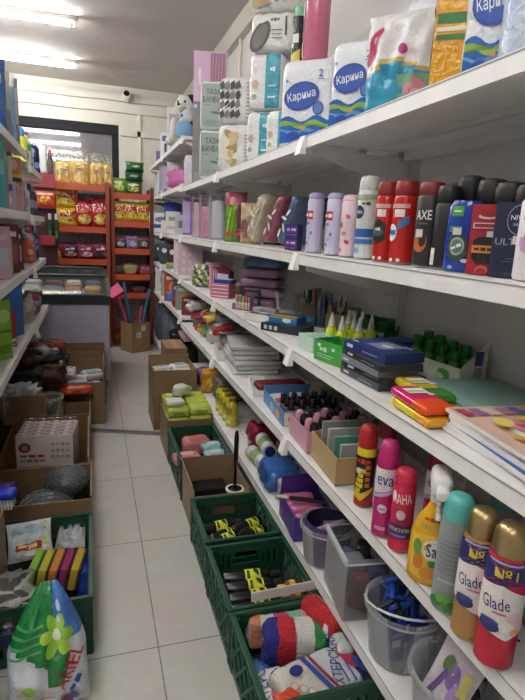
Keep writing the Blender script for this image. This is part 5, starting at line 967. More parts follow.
# crate with pink and blue wipes
crate('green plastic crate with pink and pale blue packs, behind brown carton', .385, .642, 2.34, 2.79, .215)
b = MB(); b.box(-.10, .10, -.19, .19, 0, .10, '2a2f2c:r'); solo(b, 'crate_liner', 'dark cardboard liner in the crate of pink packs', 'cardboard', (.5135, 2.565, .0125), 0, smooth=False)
def wipes(label, x, y, z, rz, k, kd, w=.14, d=.095, h=.05, seed=0):
    b = MB(); b.rbox(w, d, h, .02, k + ':w', 5, .002, seed); b.lay = 6; b.dec(face('t', w, d, h), [('o', 0, 0, w * .28, d * .26, kd), ('r', -w * .36, -d * .4, w * .36, -d * .32, kd)])
    solo(b, 'wet_wipes_pack', label, 'wipes', (x, y, z), rz)
wipes('pink wipes pack at the left of the crate', .445, 2.52, .115, 4, 'd98a90', 'e3a6aa'); wipes('pink wipes pack lying highest in the crate', .515, 2.64, .115, 8, 'd98a90', 'c46a74', h=.085)
wipes('navy blue patterned wipes pack at crate front left', .455, 2.41, .14, 2, '2f4f96', '8fa6d0', .13, .08, .045, 2)
for i in range(3): wipes('pale turquoise wipes pack in the crate, %s' % ('frontmost', 'middle one', 'rearmost')[i], .592, 2.42 + .085 * i, .115 + .012 * i, 6, '9fc9cc', 'c9dedd', .12, .08, .045, i)
# cartons with lime packs
t = thing('cardboard_carton', 'low brown carton filled with lime green packs', 'carton', (.515, 2.98, 0), 0); openbox(t, .26, .34, .24, '7f6549', '7a6248', .005)
for i in range(3):
    for j in range(3):
        b = MB(); b.rbox(.125, .10, .052, .016, 'bccb52:w', 4, .002, i + j); b.lay = 5; b.dec(face('f', .125, .1, .052), [('r', -.03, -.012, .035, .004, '7f9628'), ('r', -.05, .01, .04, .016, 'd6e08a')]); b.dec(face('t', .125, .1, .052), [('r', -.04, -.03, .04, .03, 'cfdb74')])
        solo(b, 'lime_wipes_pack', 'lime green pack in the brown carton, %s layer, %s row from the front' % (('bottom', 'middle', 'top')[j], ORD[i]) + '', 'wipes', (.452, 2.885 + .105 * i, .14 + .0545 * j - (.0 if i else .0)), 3 - 2 * j, 0 and '' or 'lime green packs, left column')
for i in range(3):
    for j in range(3):
        b = MB(); b.rbox(.125, .10, .052, .016, 'bccb52:w', 4, .002, i + j + 9); b.lay = 5; b.dec(face('f', .125, .1, .052), [('r', -.03, -.012, .035, .004, '7f9628'), ('r', -.05, .01, .04, .016, 'd6e08a')])
        solo(b, 'lime_wipes_pack', 'lime green pack against the shelf side, %s layer, %s row from the front' % (('bottom', 'middle', 'top')[j], ORD[i]), 'wipes', (.580, 2.885 + .105 * i, .145 + .0545 * j), -3 + 2 * j, 'lime green packs, right column')
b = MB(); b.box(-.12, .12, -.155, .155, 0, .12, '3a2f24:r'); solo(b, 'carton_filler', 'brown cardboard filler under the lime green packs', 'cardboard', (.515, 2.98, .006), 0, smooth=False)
b = MB(); b.rbox(.11, .09, .07, .03, 'd4d6cc:w', 4, .006, 4); solo(b, 'white_tissue_pack', 'white crumpled packet on top of the lime green packs', 'packet', (.50, 3.06, .305), 20)
b = MB(); b.rbox(.10, .09, .03, .012, 'dcdcdc:w', 4, .003, 6); solo(b, 'white_wipes_pack', 'white packet at the left end of the lime green packs', 'packet', (.437, 2.905, .305), 6)
# two stacked cartons with white packets
t = thing('cardboard_carton', 'closed brown carton under another with white packets', 'carton', (.50, 3.47, 0), 0)
MB().box(-.14, .14, -.17, .17, 0, .215, '8a7054').build('carton_body', t, False, .003); MB().box(-.142, -.1402, -.025, .025, .1, .214, 'a9947a').build('tape', t, False)
t = thing('cardboard_carton', 'open brown carton full of white packets, on a closed one', 'carton', (.50, 3.47, .217), 0); openbox(t, .28, .34, .185, '8d7356', '7a6248', .005, (('k', .03, -10),))
b = MB(); b.dec(face('f', .28, .34, .185), [('r', .0, -.04, .10, -.018, '5a4632'), ('r', .02, -.065, .08, -.055, '5a4632')]); b.build('printed_mark', t, False)
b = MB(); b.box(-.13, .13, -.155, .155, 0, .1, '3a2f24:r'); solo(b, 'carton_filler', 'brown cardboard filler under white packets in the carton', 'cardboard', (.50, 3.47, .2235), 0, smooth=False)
for i in range(6):
    b = MB(); b.rbox(.12, .085, .035, .014, 'dfe0de:w', 4, .003, i); b.lay = 6; b.dec(face('t', .12, .085, .035), [('r', -.045, -.02, .02, -.006, '8a9098'), ('r', -.03, .01, .045, .018, '9aa0a8')])
    solo(b, 'white_wipes_pack', 'white wipes packet in the upper carton, %s row, %s one' % (('front', 'middle', 'back')[i // 2], ('left', 'right')[i % 2]), 'wipes', (.44 + .125 * (i % 2), 3.37 + .1 * (i // 2), .328 + .012 * (i % 2)), -10 + 7 * i, 'white packets in the upper carton')
# upright brown carton
t = thing('cardboard_carton', 'plain closed brown carton standing behind the white packets', 'carton', (.61, 3.84, 0), 0)
MB().box(-.12, .03, -.16, .16, 0, .46, '8a6d4c').build('carton_body', t, False, .003); MB().box(-.06, -.02, -.1602, .1602, .4602, .461, 'a08660').build('tape', t, False)

rq = random.Random(21)
LBL = ['red and white', 'blue and clear', 'yellow', 'pale green', 'magenta', 'orange', 'silver', 'teal', 'cream', 'violet']
KK = ['b8323a:w', '7f9ab8:w', 'cfae32:w', '8fae86:w', 'b03a7a:w', 'cf6a2a:w', 'b4b7ba:w', '3a8a8a:w', 'cfc4a8:w', '7a5aa0:w']
for i in range(10):
    y = 3.0 + .115 * i; b = MB(); b.rbox(.12, .10, .05, .018, KK[i], 4, .006, i); b.lay = 10
    b.dec(face('t', .12, .1, .05), [('o', -.02, .0, .022, .016, KK[(i + 3) % 10][:6]), ('r', -.045, .02, .045, .03, 'dedad4')])
    solo(b, 'novelty_packet', LBL[i] + ' crinkled packet piled on the film bags, %s from the paper packs' % ORD[i], 'packet', (.735 + .05 * (i % 2), y, Z4 + (.115, .155, .15, .155, .105, .12, .145, .145, .125, .125)[i]), rq.uniform(-40, 40), rot=(R_(rq.uniform(-18, 18)), R_(rq.uniform(-22, -6)), R_(rq.uniform(-40, 40))))
# ================================================================== far shelving on the right
def fpack(name, label, cat, x, y, z, w, d, h, k, rz=-25, wr=.003, dd=None, r=None, seed=0):
    return pack(name, label, cat, (x, y, z), rz, w, d, h, r or min(w, d, h) * .28, k, dd, wr=wr, seed=seed, n=4)
def fbox(name, label, cat, x, y, z, w, d, h, k, rz=-20, dd=None): return carton(name, label, cat, (x, y, z), rz, w, d, h, k, dd)
# top: plush animal and boxes
zt_ = 1.957
t = thing('plush_toy', 'white and navy plush dog sitting on the topmost far shelf', 'plush toy', (.80, 4.72, zt_), -40)
W_, N_, B_ = 'dfdcd6:f', '1e2440:f', '7fa9cc:f'
b = MB(); b.ell((0, 0, .14), (.10, .095, .135), W_, 12); b.ell((0, -.035, .12), (.07, .07, .10), W_, 10); b.ell((.04, .02, .17), (.085, .085, .11), N_, 10); b.build('body', t, ang=3)
b = MB(); b.ell((-.01, -.04, .33), (.085, .08, .085), W_, 12); b.ell((.03, -.0, .36), (.075, .075, .07), N_, 10); b.ell((.0, -.115, .31), (.04, .045, .035), W_, 8); b.ell((.0, -.158, .322), (.014, .012, .011), '15161a:g', 6)
for s in (-1, 1): b.ell((s * .032, -.112, .352), (.01, .008, .011), '15161a:g', 6)
b.build('head', t, ang=3)
for s in (-1, 1):
    b = MB(); b.ell((s * .075, -.0, .385), (.028, .022, .05), N_ if s > 0 else W_, 8); b.build('ear', t, ang=3)
    b = MB(); b.ell((s * .095, -.07, .16), (.035, .045, .085), W_ if s < 0 else N_, 8); b.build('arm', t, ang=3)
    b = MB(); b.ell((s * .075, -.13, .045), (.042, .085, .042), W_, 8); b.build('leg', t, ang=3)
b = MB(); b.ell((.06, -.12, .1), (.075, .06, .075), B_, 10); b.ell((.09, -.13, .2), (.05, .045, .05), 'd3d9df:f', 10); b.ell((.06, -.165, .2), (.01, .008, .012), '1a1a20:g', 6); b.ell((.12, -.1, .24), (.02, .015, .03), B_, 6)
solo(b, 'plush_toy', 'small light blue plush held beside the white and navy one', 'plush toy', (.725, 4.56, zt_), -30, ang=3)
fbox('toy_box', 'grey and white toy box behind the plush dog', 'box', .80, 5.25, zt_, .2, .14, .42, {'*': 'c9c6c4'}, -15, {'f': [('r', -.08, .0, .06, .15, '9a9aa0'), ('r', -.05, -.16, .08, -.06, '2e2a50')]})
fbox('toy_box', 'navy and white printed box on the topmost far shelf', 'box', .76, 5.52, zt_, .18, .12, .24, {'*': 'd3d2d6'}, -15, {'f': [('r', -.05, -.08, .06, .02, '26264a'), ('r', -.07, .04, .04, .09, '4a3f8a')]})
fbox('toy_box', 'low violet box at the far end of the top shelf', 'box', .76, 5.80, zt_, .2, .14, .10, '5a4aa8', -10, {'f': [('r', -.06, -.02, .06, .02, 'cfcbe4')]})
fpack('white_pack', 'white soft pack lying in front of the plush dog', 'pack', .74, 5.02, zt_, .13, .12, .09, 'd6d4cf:w')
# second tier: dolls and pink packs
z = 1.622
for i, (y, w, h, k, kd, nm, lb) in enumerate(((6.15, .16, .14, 'c9c8c4', '2f6f5a', 'toy_box', 'white and green toy box at the far end under the plush shelf'), (5.93, .16, .24, 'b9c4d2', 'c23a44', 'toy_box', 'pale blue doll box with red strip under the plush shelf'), (5.66, .18, .28, '8f8aa8', 'd9b8a8', 'doll_box', 'lilac doll box, left of three dolls'), (5.42, .18, .26, 'a49aa4', 'c9a890', 'doll_box', 'beige doll box in the middle of three dolls'), (5.08, .18, .26, 'b4b0b8', '3f3a50', 'doll_box', 'pale doll box, right of three dolls'))):
    fbox(nm, lb, 'box', .77, y, z, w, .1, h, k, -18, {'f': [('o', 0, h * .1, w * .2, h * .25, kd), ('o', 0, h * .32, w * .12, h * .08, 'd3ab8c'), ('r', -w * .4, -h * .45, w * .4, -h * .32, ['c9c8cc', '7a4f8a'][i % 2])]})
fpack('black_pack', 'black soft pack behind the pink bundle', 'pack', .88, 4.80, z, .2, .14, .27, '1d1b20:w')
fpack('pink_bundle', 'bright pink fabric bundle leaning under the plush shelf', 'bundle', .79, 4.55, z, .36, .14, .15, 'b8609a:w', -30, .006)
fpack('white_pack', 'white pack at the near end beside the pink bundle', 'pack', .74, 4.20, z, .10, .10, .22, 'c9c6d0:w', -20)
# third tier: blue and white boxes
z = 1.252
for i, (y, x, w, h, k, dd, lb) in enumerate(((5.95, .76, .3, .20, 'd4d6dc', [('r', -.12, -.06, .1, -.02, '24408f'), ('o', .0, .03, .09, .03, '6a6f7a')], 'white box with dark blue band and picture at the far end'), (5.55, .80, .16, .30, '1f3aa0', [('r', -.05, .03, .05, .1, '2f52c4')], 'tall deep blue box on the far shelf'), (5.22, .76, .14, .20, 'd0cfcc', [('r', -.04, -.02, .04, .05, '8a8a88')], 'white upright box with grey picture on far shelf'), (4.92, .74, .26, .11, 'd6d3cc', [('r', -.08, -.02, .06, .01, 'b4b0a8')], 'low cream box right of the white upright box'), (4.62, .76, .14, .16, 'b4b2b8', [('r', -.04, -.03, .04, .03, '6f6a78')], 'grey little box beside the tall violet carton'), (4.28, .78, .16, .27, '7a56a4', [('r', -.08, -.12, -.02, .12, 'b9a2d0'), ('r', .02, -.05, .08, .1, '936fc0')], 'tall violet carton at the near end of the far shelves'))):
    fbox('goods_box', lb, 'box', x, y, z, w, .12, h, k, -18, {'f': dd, 'l': dd[:0]})
# fourth tier: toys
z = .942
for i, (y, x, w, h, k, lb) in enumerate(((6.1, .76, .22, .16, 'c9c9c4:w', 'white plush bundle at the far end of toy tier'), (5.78, .76, .26, .24, '2b3a44:w', 'dark teal toy bag with white dots on toy tier'), (5.45, .77, .24, .23, '3a4652:w', 'slate blue toy bag on the toy tier'), (5.12, .80, .2, .23, '5a2a32:w', 'dark red toy bag on the toy tier'), (4.82, .84, .2, .23, '3f2a2a:w', 'brown black toy bag behind the flat green set'))):
    fpack('toy_bag', lb, 'bag', x, y, z, w, .16, h, k, -22, .006, {'f': [('o', -.05, .02, .025, .025, 'd9dad6'), ('o', .04, .05, .02, .02, ['d9dad6', 'd9dad6', '8fa9b4', 'b8485a', '8a6a4a'][i]), ('o', .02, -.05, .025, .018, ['6f8f4a', '4f6f3a', '9aa4ac', '8a3a44', '5a3a30'][i])]}, seed=i)
fpack('green_toy_set', 'flat green and yellow toy set on the toy tier edge', 'toy set', .735, 4.80, z, .2, .1, .05, '8a9a5a:w', -30)
for i in range(2): fbox('white_box', 'tall white box with pink dots, %s of the pair on toy tier' % ('left', 'right')[i], 'box', .76, 4.42 - .24 * i, z, .2, .12, .27, {'*': ('d2cdcc', 'cfaebc')[i]}, -30, {'f': [('o', -.05 + .05 * (j % 3), -.09 + .06 * (j // 3), .014, .014, ('a85a6a', 'dcc9d2')[i]) for j in range(9)]})
# fifth tier: boxed toys
z = .627
for i, (y, x, w, h, k, kd, lb) in enumerate(((6.12, .76, .22, .16, 'a08aa8', 'd0c4d4', 'mauve toy box at the far end of boxed toy tier'), (5.75, .78, .24, .26, 'c4c3c6', '8a8aa0', 'tall pale grey toy box on boxed toy tier'), (5.36, .77, .2, .24, 'a89f98', '6f6a70', 'taupe toy box in the middle of boxed toys'), (5.02, .77, .22, .25, 'b8482a', 'd98a4a', 'orange red toy box among the boxed toys'), (4.72, .78, .18, .18, '6a4a86', '9a7ab8', 'purple toy box right of the orange one'), (4.44, .78, .2, .2, '8f9a8a', 'c9a04a', 'grey green toy box near the party bag'), (4.18, .78, .18, .14, '7a2f4a', 'b85a7a', 'wine red toy box at the near end of boxed toys'))):
    fbox('toy_box', lb, 'box', x, y, z, w, .14, h, k, -22, {'f': [('o', 0, 0, w * .3, h * .3, kd), ('r', -w * .4, h * .3, w * .4, h * .42, 'd3cfd0')]})
for i in range(3): fpack('toy_packet', ('lilac toy packet lying before the taupe box', 'blue and white toy packet on the boxed toy edge', 'red and teal toy packet by the purple box')[i], 'packet', .71, 5.35 - .4 * i, z, .1, .08, .09, ('b49ac4:w', '5f86c4:w', 'a8384a:w')[i], -30, .004)
# base: ball bags and black bundles
z = .092
fpack('ball_bag', 'clear bag of dark balls at the far end of the base shelf', 'bag', .77, 5.85, z, .2, .3, .38, '4a5560:w', -10, .012)
fpack('ball_bag', 'blue grey bag with red ball, on base shelf beside black bundles', 'bag', .77, 5.30, z, .2, .3, .36, '5a6a74:w', -10, .012)
b = MB(); b.ell((0, 0, .045), (.045, .045, .045), 'c4382c:g', 8); solo(b, 'red_ball', 'small red ball on top of the blue grey bag', 'ball', (.74, 5.25, z + .375), 0, ang=3)
for i in range(3): fpack('black_bundle', 'black folded bundle hanging over the base shelf edge, %s one' % ('far', 'middle', 'near')[i], 'bundle', .765, 4.88 - .24 * i, z, .17, .21, .27 - .02 * i, '1b1b1e:w', -3, .006)
fpack('pale_pink_bag', 'pale pink crumpled bag lying on the black bundles', 'bag', .79, 4.46, z + .275, .14, .3, .05, 'c4a8b4:w', 0, .004)
# ================================================================== orange racks at the back
OR = 'b84a28'
def rack(label, x0, x1, y0, zs, ztop, d=.40):
    t = thing('snack_rack', label, 'rack', ((x0 + x1) / 2, y0 + d / 2, 0), 0, 'orange metal racks'); w = x1 - x0
    for sx in (-1, 1):
        for sy in (-1, 1):
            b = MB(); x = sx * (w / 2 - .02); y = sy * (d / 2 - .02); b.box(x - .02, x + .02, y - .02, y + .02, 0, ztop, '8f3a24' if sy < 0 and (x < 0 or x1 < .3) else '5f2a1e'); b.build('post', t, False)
    for z in zs:
        b = MB(); b.box(-w / 2 + .04, w / 2 - .04, -d / 2 + .002, d / 2 - .002, z - .012, z, OR); b.box(-w / 2 + .0405, w / 2 - .0405, -d / 2 - .014, -d / 2 + .0015, z - .05, z + .012, OR); b.build('shelf', t, False, .0)
    b = MB(); yy = d / 2 - .045
    n = int((w - .1) / .06)
    for i in range(n + 1): x = -w / 2 + .05 + i * (w - .1) / n; b.bar((x, yy, .1), (x, yy, ztop - .02), .0025, '3a3a3e', 4)
    for j in range(int((ztop - .1) / .075)): b.bar((-w / 2 + .05, yy + .005, .12 + .075 * j), (w / 2 - .05, yy + .005, .12 + .075 * j), .0025, '3a3a3e', 4)
    b.build('wire_grid', t, False)
    b = MB(); b.box(-w / 2 + .03, w / 2 - .03, d / 2 - .018, d / 2 - .012, .1, ztop - .4 if False else zs[0] - .06, 'a9a6a8'); b.build('back_sheet', t, False)
    return t
RZ = [1.675, 1.26, .933, .70, .42, .13]
rack('left orange metal snack rack standing under the dark window', -.62, .185, 5.82, RZ, 1.72)
RZ2 = [1.622, 1.335, 1.05, .775, .575, .13]
rack('right orange metal snack rack between window side and white shelves', .20, .645, 5.92, RZ2, 1.70, .38)
def snack(label, px, py0, py1, zrow, y, kf, dec, w, d=.09, seed=0, name='snack_bag', grp=None, z=None, seal=.06):
    x = ony(px, 200, y).x; z = z if z is not None else zrow + .004; h = zt(x, y, py1) - z if py1 else py0
    return bag(name, label, 'snack bag', (x, y, z), 2, w, h, d, kf, dec(w, h), grp, seed, .003, seal)
def puff(label, px, w, pt, seed):
    x = ony(px, 170, 5.97).x; z = 1.679; h = zt(x, 5.97, pt) - z; b = MB(); rs_ = random.Random(seed)
    t = thing('puffed_corn_bag', label, 'snack bag', (x, 5.97, z), 2, 'clear bags of puffed corn')
    b.rbox(w, .13, h * .7, .045, lambda q, u, v: ['c9ae66', 'b8974a', 'dcc890', 'a8853a'][int((math.sin(u * 23 + seed) + math.sin(v * 31 + u * 9) + 2) * 1.0) % 4], 7, .003, seed); b.lay = 8
    b.dec(face('f', w, .13, h * .7), [('o', 0, h * .1, w * .26, h * .06, 'c9b58a'), ('t', 'Воздушная', 0, h * .11, h * .035, '4a3a2a', w * .48), ('t', 'кукуруза', 0, h * .07, h * .03, '4a3a2a', w * .4)]); b.build('puffs', t)
    b = MB(Matrix.Translation((0, 0, h * .66))); b.pillow(w * .92, h * .34, .07, 'd6d4cc:t', 6, .01, seed, .04); b.build('clear_top', t)
for i, (px, pt) in enumerate(((64, 152), (80, 150), (97, 153), (107.5, 155))): puff('clear bag of puffed yellow corn on the left rack top, %s from the left' % ORD[i], px, (.165, .185, .16, .10)[i], pt, i + 1)
def fan(bg, fg):
    return lambda w, h: [('p', [(-w * .42, h * .18), (w * .3, h * .32), (w * .44, h * .38), (w * .44, h * .1), (0, h * .02), (-w * .42, h * .0)], fg), ('t', 'FAN', -w * .03, h * .2, h * .25, 'f4f1ea', w * .74, .12), ('o', 0, -h * .2, w * .34, h * .18, 'd9b84a'), ('o', -w * .08, -h * .22, w * .14, h * .08, 'e9d98a'), ('o', w * .12, -h * .16, w * .12, h * .09, '7f9a3a'), ('p', [(w * .2, h * .0), (w * .44, h * .1), (w * .44, -h * .3), (w * .34, -h * .2)], 'b8382a')]
Yk, Rk = 'd9b320:w', 'a01f2c:w'
x = ony(67, 210, 5.95).x
h1 = zt(x, 5.95, 207.5) - 1.264
bag('snack_bag', 'yellow crisp bag on the left rack, lower of two stacked', 'snack bag', (x, 5.95, 1.264), 2, .225, h1, .10, Yk, fan(1, 'a8262c')(.225, h1), 'yellow crisp bags', 1)
bag('snack_bag', 'yellow crisp bag on the left rack, upper of two stacked', 'snack bag', (x, 5.95, 1.264 + h1), 2, .225, h1, .10, Yk, fan(1, 'a8262c')(.225, h1), 'yellow crisp bags', 2)
snack('dark red crisp bag on the left rack, left of the two', 84, 0, 200, 1.26, 5.95, lambda u, v, s: '3a1f20:w' if u > .55 else Rk, fan(1, 'c43a3a'), .20, seed=3, grp='dark red crisp bags')
snack('dark red crisp bag on the left rack, right of the two', 100, 0, 199, 1.26, 5.95, Rk, fan(1, 'c43a3a'), .20, seed=4, grp='dark red crisp bags')
cu = lambda k2, k3: (lambda w, h: [('t', 'Choco', 0, h * .12, h * .14, 'e3d6e0', w * .5, .1), ('o', 0, -h * .2, w * .3, h * .16, k2), ('o', w * .12, -h * .18, w * .14, h * .1, k3), ('r', -w * .44, h * .34, w * .44, h * .38, k3)])
for i, (px, k, k2, lb) in enumerate(((69, '5c2348:w', 'c9a27a', 'plum purple snack bag, left of three in a row'), (85, '8a2f56:w', 'cfd3dc', 'magenta snack bag with pale centre, middle of three'), (100, '7a2a44:w', '2a2a34', 'wine red snack bag with dark picture, right of three'))): snack(lb, px, 0, 242.5, .933, 5.95, k, cu(k2, 'b8607a'), .215, .13, 5 + i)
snack('small yellow and red snack bag at the left end of its row', 52, 0, 246, .933, 5.94, lambda u, v, s: 'b8262c:w' if v > .3 else Yk, lambda w, h: [('o', 0, -h * .1, w * .3, h * .2, 'e3cf7a')], .16, .09, 9)
snack('yellow snack bag on the lower tier just above the freezer', 55, 0, 263, .70, 5.94, Yk, lambda w, h: [('o', 0, h * .02, w * .34, h * .22, 'b8302c'), ('t', 'чипсы', 0, h * .03, h * .12, 'efe6d0', w * .5), ('o', 0, -h * .28, w * .3, h * .12, 'e3d28a')], .19, .1, 10)
snack('dark brown snack bag on the lower tier above freezer', 82, 0, 264, .70, 5.95, '46262a:w', cu('8a5a4a', '6a3a3a'), .17, .1, 11)
for i, px in enumerate((92, 100)): snack('dark green snack bag on the lower tier, %s one' % ('left', 'right')[i], px, 0, 266 - i, .70, 5.95, '27382a:w', lambda w, h: [('o', 0, 0, w * .3, h * .25, 'a8b49a'), ('o', 0, 0, w * .2, h * .14, '3a5a3a')], .12, .1, 12 + i, grp='dark green snack bags')
# right rack
gb = lambda w, h: [('o', 0, -h * .1, w * .32, h * .22, 'c4c86a'), ('o', 0, h * .2, w * .3, h * .1, 'd6dcc4')]
snack('light green crisp bag on top of the right orange rack', 119, 0, 178, 1.622, 6.0, '5f9a36:w', gb, .17, .1, 14)
for i in range(3):
    x = ony(134, 180, 6.0).x; bag('snack_bag', 'dark green crisp bag in the pile on the right rack, %s' % ('bottom one', 'middle one', 'top one')[i], 'snack bag', (x + .01 * (i - 1), 6.0, 1.626 + (0, .14, .235)[i]), 2, .19, (.14, .095, .10)[i], .11, ('3a6f3a:w', '24523a:w', '2a5a34:w')[i], gb(.19, .14) if i == 0 else [('o', 0, 0, .05, .012, '9ab88a')], 'dark green crisp bags', 15 + i)
for i, px in enumerate((120, 131, 143)): snack('yellow crisp bag on the right rack, %s of three' % ('left one', 'middle one', 'right one')[i], px, 0, 201 + i, 1.335, 6.0, 'cfa323:w', fan(1, 'a8362c'), .185, .1, 18 + i, grp='yellow crisp bags on the right rack')
for i, (px, k, lb) in enumerate(((120, '59545c:w', 'grey biscuit bag on right rack, left of three'), (132, '8a8fc0:w', 'pale violet biscuit bag on right rack, middle'), (143, '4f4a52:w', 'dark grey biscuit bag on right rack, right of three'))): snack(lb, px, 0, 236, 1.05, 6.0, k, lambda w, h: [('o', 0, -h * .1, w * .28, h * .2, 'b4b2c4'), ('r', -w * .4, h * .2, w * .4, h * .32, 'a8434a')], .15, .1, 22 + i)
for i, (px, z, h, k, lb) in enumerate(((118, .775, .10, '4a4240:w', 'brown grey bundle on the right rack, left end'), (130, .775, .11, 'b4a078:w', 'cream yellow bundle on the right rack, middle'), (146, .775, .10, 'a85a7a:w', 'pink bundle on the right rack, right end'), (120, .575, .07, '5a544a:w', 'olive flat bundle on the lower right rack'), (138, .575, .07, '6a3a48:w', 'dark rose flat bundle on the lower right rack'))):
    fpack('cloth_bundle', lb, 'bundle', ony(px, 280, 6.05).x, 6.05, z + .004, .15, .14, h, k, 5, .005, None, .03, i)
# carton of brooms in front of it
t = thing('cardboard_carton', 'brown carton with dustpans and handles before the orange racks', 'carton', (.425, 5.66, 0), 28); openbox(t, .22, .22, .31, '96784f', '7a6248', .004)
b = MB(); b.dec(face('f', .22, .22, .31), [('r', -.055, .0, -.0, .06, 'd4d0c6'), ('r', -.0, .07, .055, .13, 'd4d0c6'), ('r', -.045, .015, -.02, .04, '8a8680')]); b.build('shipping_label', t)
def stick(name, label, a, e, r, k, extra=None):
    t = thing(name, label, 'broom' if 'broom' in name else 'dustpan', a, 0); v = Vector(e) - Vector(a); MB().bar((0, 0, 0), v, r, k, 8).build('handle', t)
    if extra: extra(t, v)
def pan(t, v):
    b = MB(Matrix.Translation(v) @ Matrix.Rotation(R_(-35), 4, 'Y') @ Matrix.Rotation(R_(55), 4, 'X')); w = .07
    b.box(-w, w, -.02, .11, -.006, 0, 'd0447a'); b.box(-w, -w + .006, -.02, .11, .0005, .035, 'd0447a'); b.box(w - .006, w, -.02, .11, .0005, .035, 'd0447a'); b.box(-w + .0065, w - .0065, -.02, -.014, .0005, .035, 'b83268'); b.build('pan', t, False)
stick('dustpan', 'pink dustpan with long handle sticking out of the broom carton', (.41, 5.67, .02), (.25, 5.64, .60), .013, 'c83a72', pan)
stick('dustpan', 'short pink handle in the broom carton', (.45, 5.66, .02), (.49, 5.66, .47), .015, 'c83a72')
stick('broom', 'teal blue handle leaning left in the broom carton', (.43, 5.70, .02), (.31, 5.70, .72), .016, '2f6f8f')
stick('broom', 'teal blue handle leaning right in the broom carton', (.45, 5.66, .02), (.57, 5.64, .66), .014, '2f7a9a')
# ================================================================== chest freezer
t = thing('chest_freezer', 'pale lilac chest freezer with black framed curved glass lid', 'freezer', (-.235, 4.78, 0), 0)
w = .72; d = .96
MB().box(-w / 2, w / 2, -d / 2, d / 2, .05, .69, 'b9b4c9').build('cabinet', t, False, .02)
for sx in (-1, 1):
    for sy in (-1, 1): MB().lathe([(.022, 0, '1c1c1e'), (.022, .03, '1c1c1e'), (.015, .0495, '1c1c1e')], 12, (sx * (w / 2 - .05), sy * (d / 2 - .05), 0)).build('caster', t)
b = MB(); b.box(-w / 2 + .02, w / 2 - .02, -d / 2 + .02, d / 2 - .02, .7005, .71, '3a3a40'); b.build('inner_floor', t, False)
prof = [(-d / 2 - .006, .752), (-d / 2 + .10, .80), (-d / 2 + .22, .84), (-d / 2 + .36, .868), (-d / 2 + .52, .88), (0.2, .885), (d / 2 + .005, .885)]
b = MB()
b.box(-w / 2 - .008, w / 2 + .008, -d / 2 - .012, -d / 2 + .03, .6902, .752, '202a2c'); b.box(-w / 2 - .008, w / 2 + .008, d / 2 - .03, d / 2 + .008, .7002, .88, '202a2c')
for s in (-1, 1):
    x0, x1 = sorted((s * (w / 2 + .008), s * (w / 2 - .02)))
    for (y0, z0), (y1, z1) in zip(prof, prof[1:]):
        vs = [(x, y, z) for x in (x0, x1) for (y, z) in ((y0, .7002), (y1, .7002), (y1, z1), (y0, z0))]
        b.add(vs, [(0, 1, 2, 3), (7, 6, 5, 4), (3, 2, 6, 7), (0, 4, 5, 1), (1, 5, 6, 2), (0, 3, 7, 4)], '202a2c')
b.build('lid_frame', t, False)
def glass(name, i0, i1, lift):
    b = MB(); P_ = prof[i0:i1 + 1]; vs = []; fs = []
    for x in (-w / 2 + .021, w / 2 - .021): vs += [(x, y, z + lift) for y, z in P_]
    n = len(P_); fs = [(i, i + 1, n + i + 1, n + i) for i in range(n - 1)]; b.add(vs, fs, '3f4e4a:tg'); g = b.build(name, t, ang=1.5)
    b = MB()
    for (y, z) in (P_[0], P_[-1]): b.bar((-w / 2 + .021, y, z + lift + .006), (w / 2 - .021, y, z + lift + .006), .012, '2a3436', 6)
    b.build('glass_frame', g)
glass('glass_pane', 0, 3, 0); glass('glass_pane', 3, 6, .004)
for i in range(12):
    k = ('b8482e', 'd9b04a', 'c4c4c8', '8a3a44', 'd6cfc0', '4a6a9a')[i % 6]
    fpack('ice_cream_pack', '%s ice cream pack under the freezer glass, %s row, %s column' % (('orange', 'yellow', 'white', 'dark red', 'cream', 'blue')[i % 6], ORD[i // 4], ORD[i % 4]), 'ice cream', -.235 - .24 + .16 * (i % 4), 4.50 + .19 * (i // 4), .711, .13, .15, .05 + .028 * (i // 4), k + ':w', 0, .002)
# ================================================================== left shelving goods
def L(off, y, z): return (XLF - off, y, z)
def yl(px, off, z): return yx(px, XLF - off, z)
# top tier
zA, zA2 = 1.662, 1.617
bag('cleaning_pouch', 'navy blue glossy pouch at the left frame edge, top shelf', 'pouch', L(.10, 2.78, zA), 38, .20, .34, .08, '2f4f8a:w', [('o', 0, -.05, .04, .05, 'c9b49a'), ('r', -.06, .06, .06, .1, '8fb0d6')], seed=1)
bag('cleaning_pouch', 'grey green pouch with white top on the left top shelf', 'pouch', L(.09, 2.90, zA), 38, .18, .32, .07, lambda u, v, s: 'b4b39a:w' if v > -.1 else '8a7a6a:w', [('o', 0, -.09, .04, .04, 'c9a890')], seed=2)
bag('cleaning_pouch', 'light blue pouch with white knotted top on the left top shelf', 'pouch', L(.085, 3.03, zA), 38, .18, .34, .09, lambda u, v, s: 'dfe2e6:w' if v > .62 else '8fb4d9:w', [('o', .03, -.1, .03, .05, '6f8fc0')], seed=3)
carton('red_carton', 'narrow dark red carton beside the light blue pouch', 'carton', L(.055, 3.14, zA), 40, .05, .10, .33, {'*': 'a8303e', 'f': '8f7f96'}, {'f': [('r', -.02, -.05, .02, .12, 'c9b8c4')]})
y = yl(22, .07, zA2)
def capd(l): return None
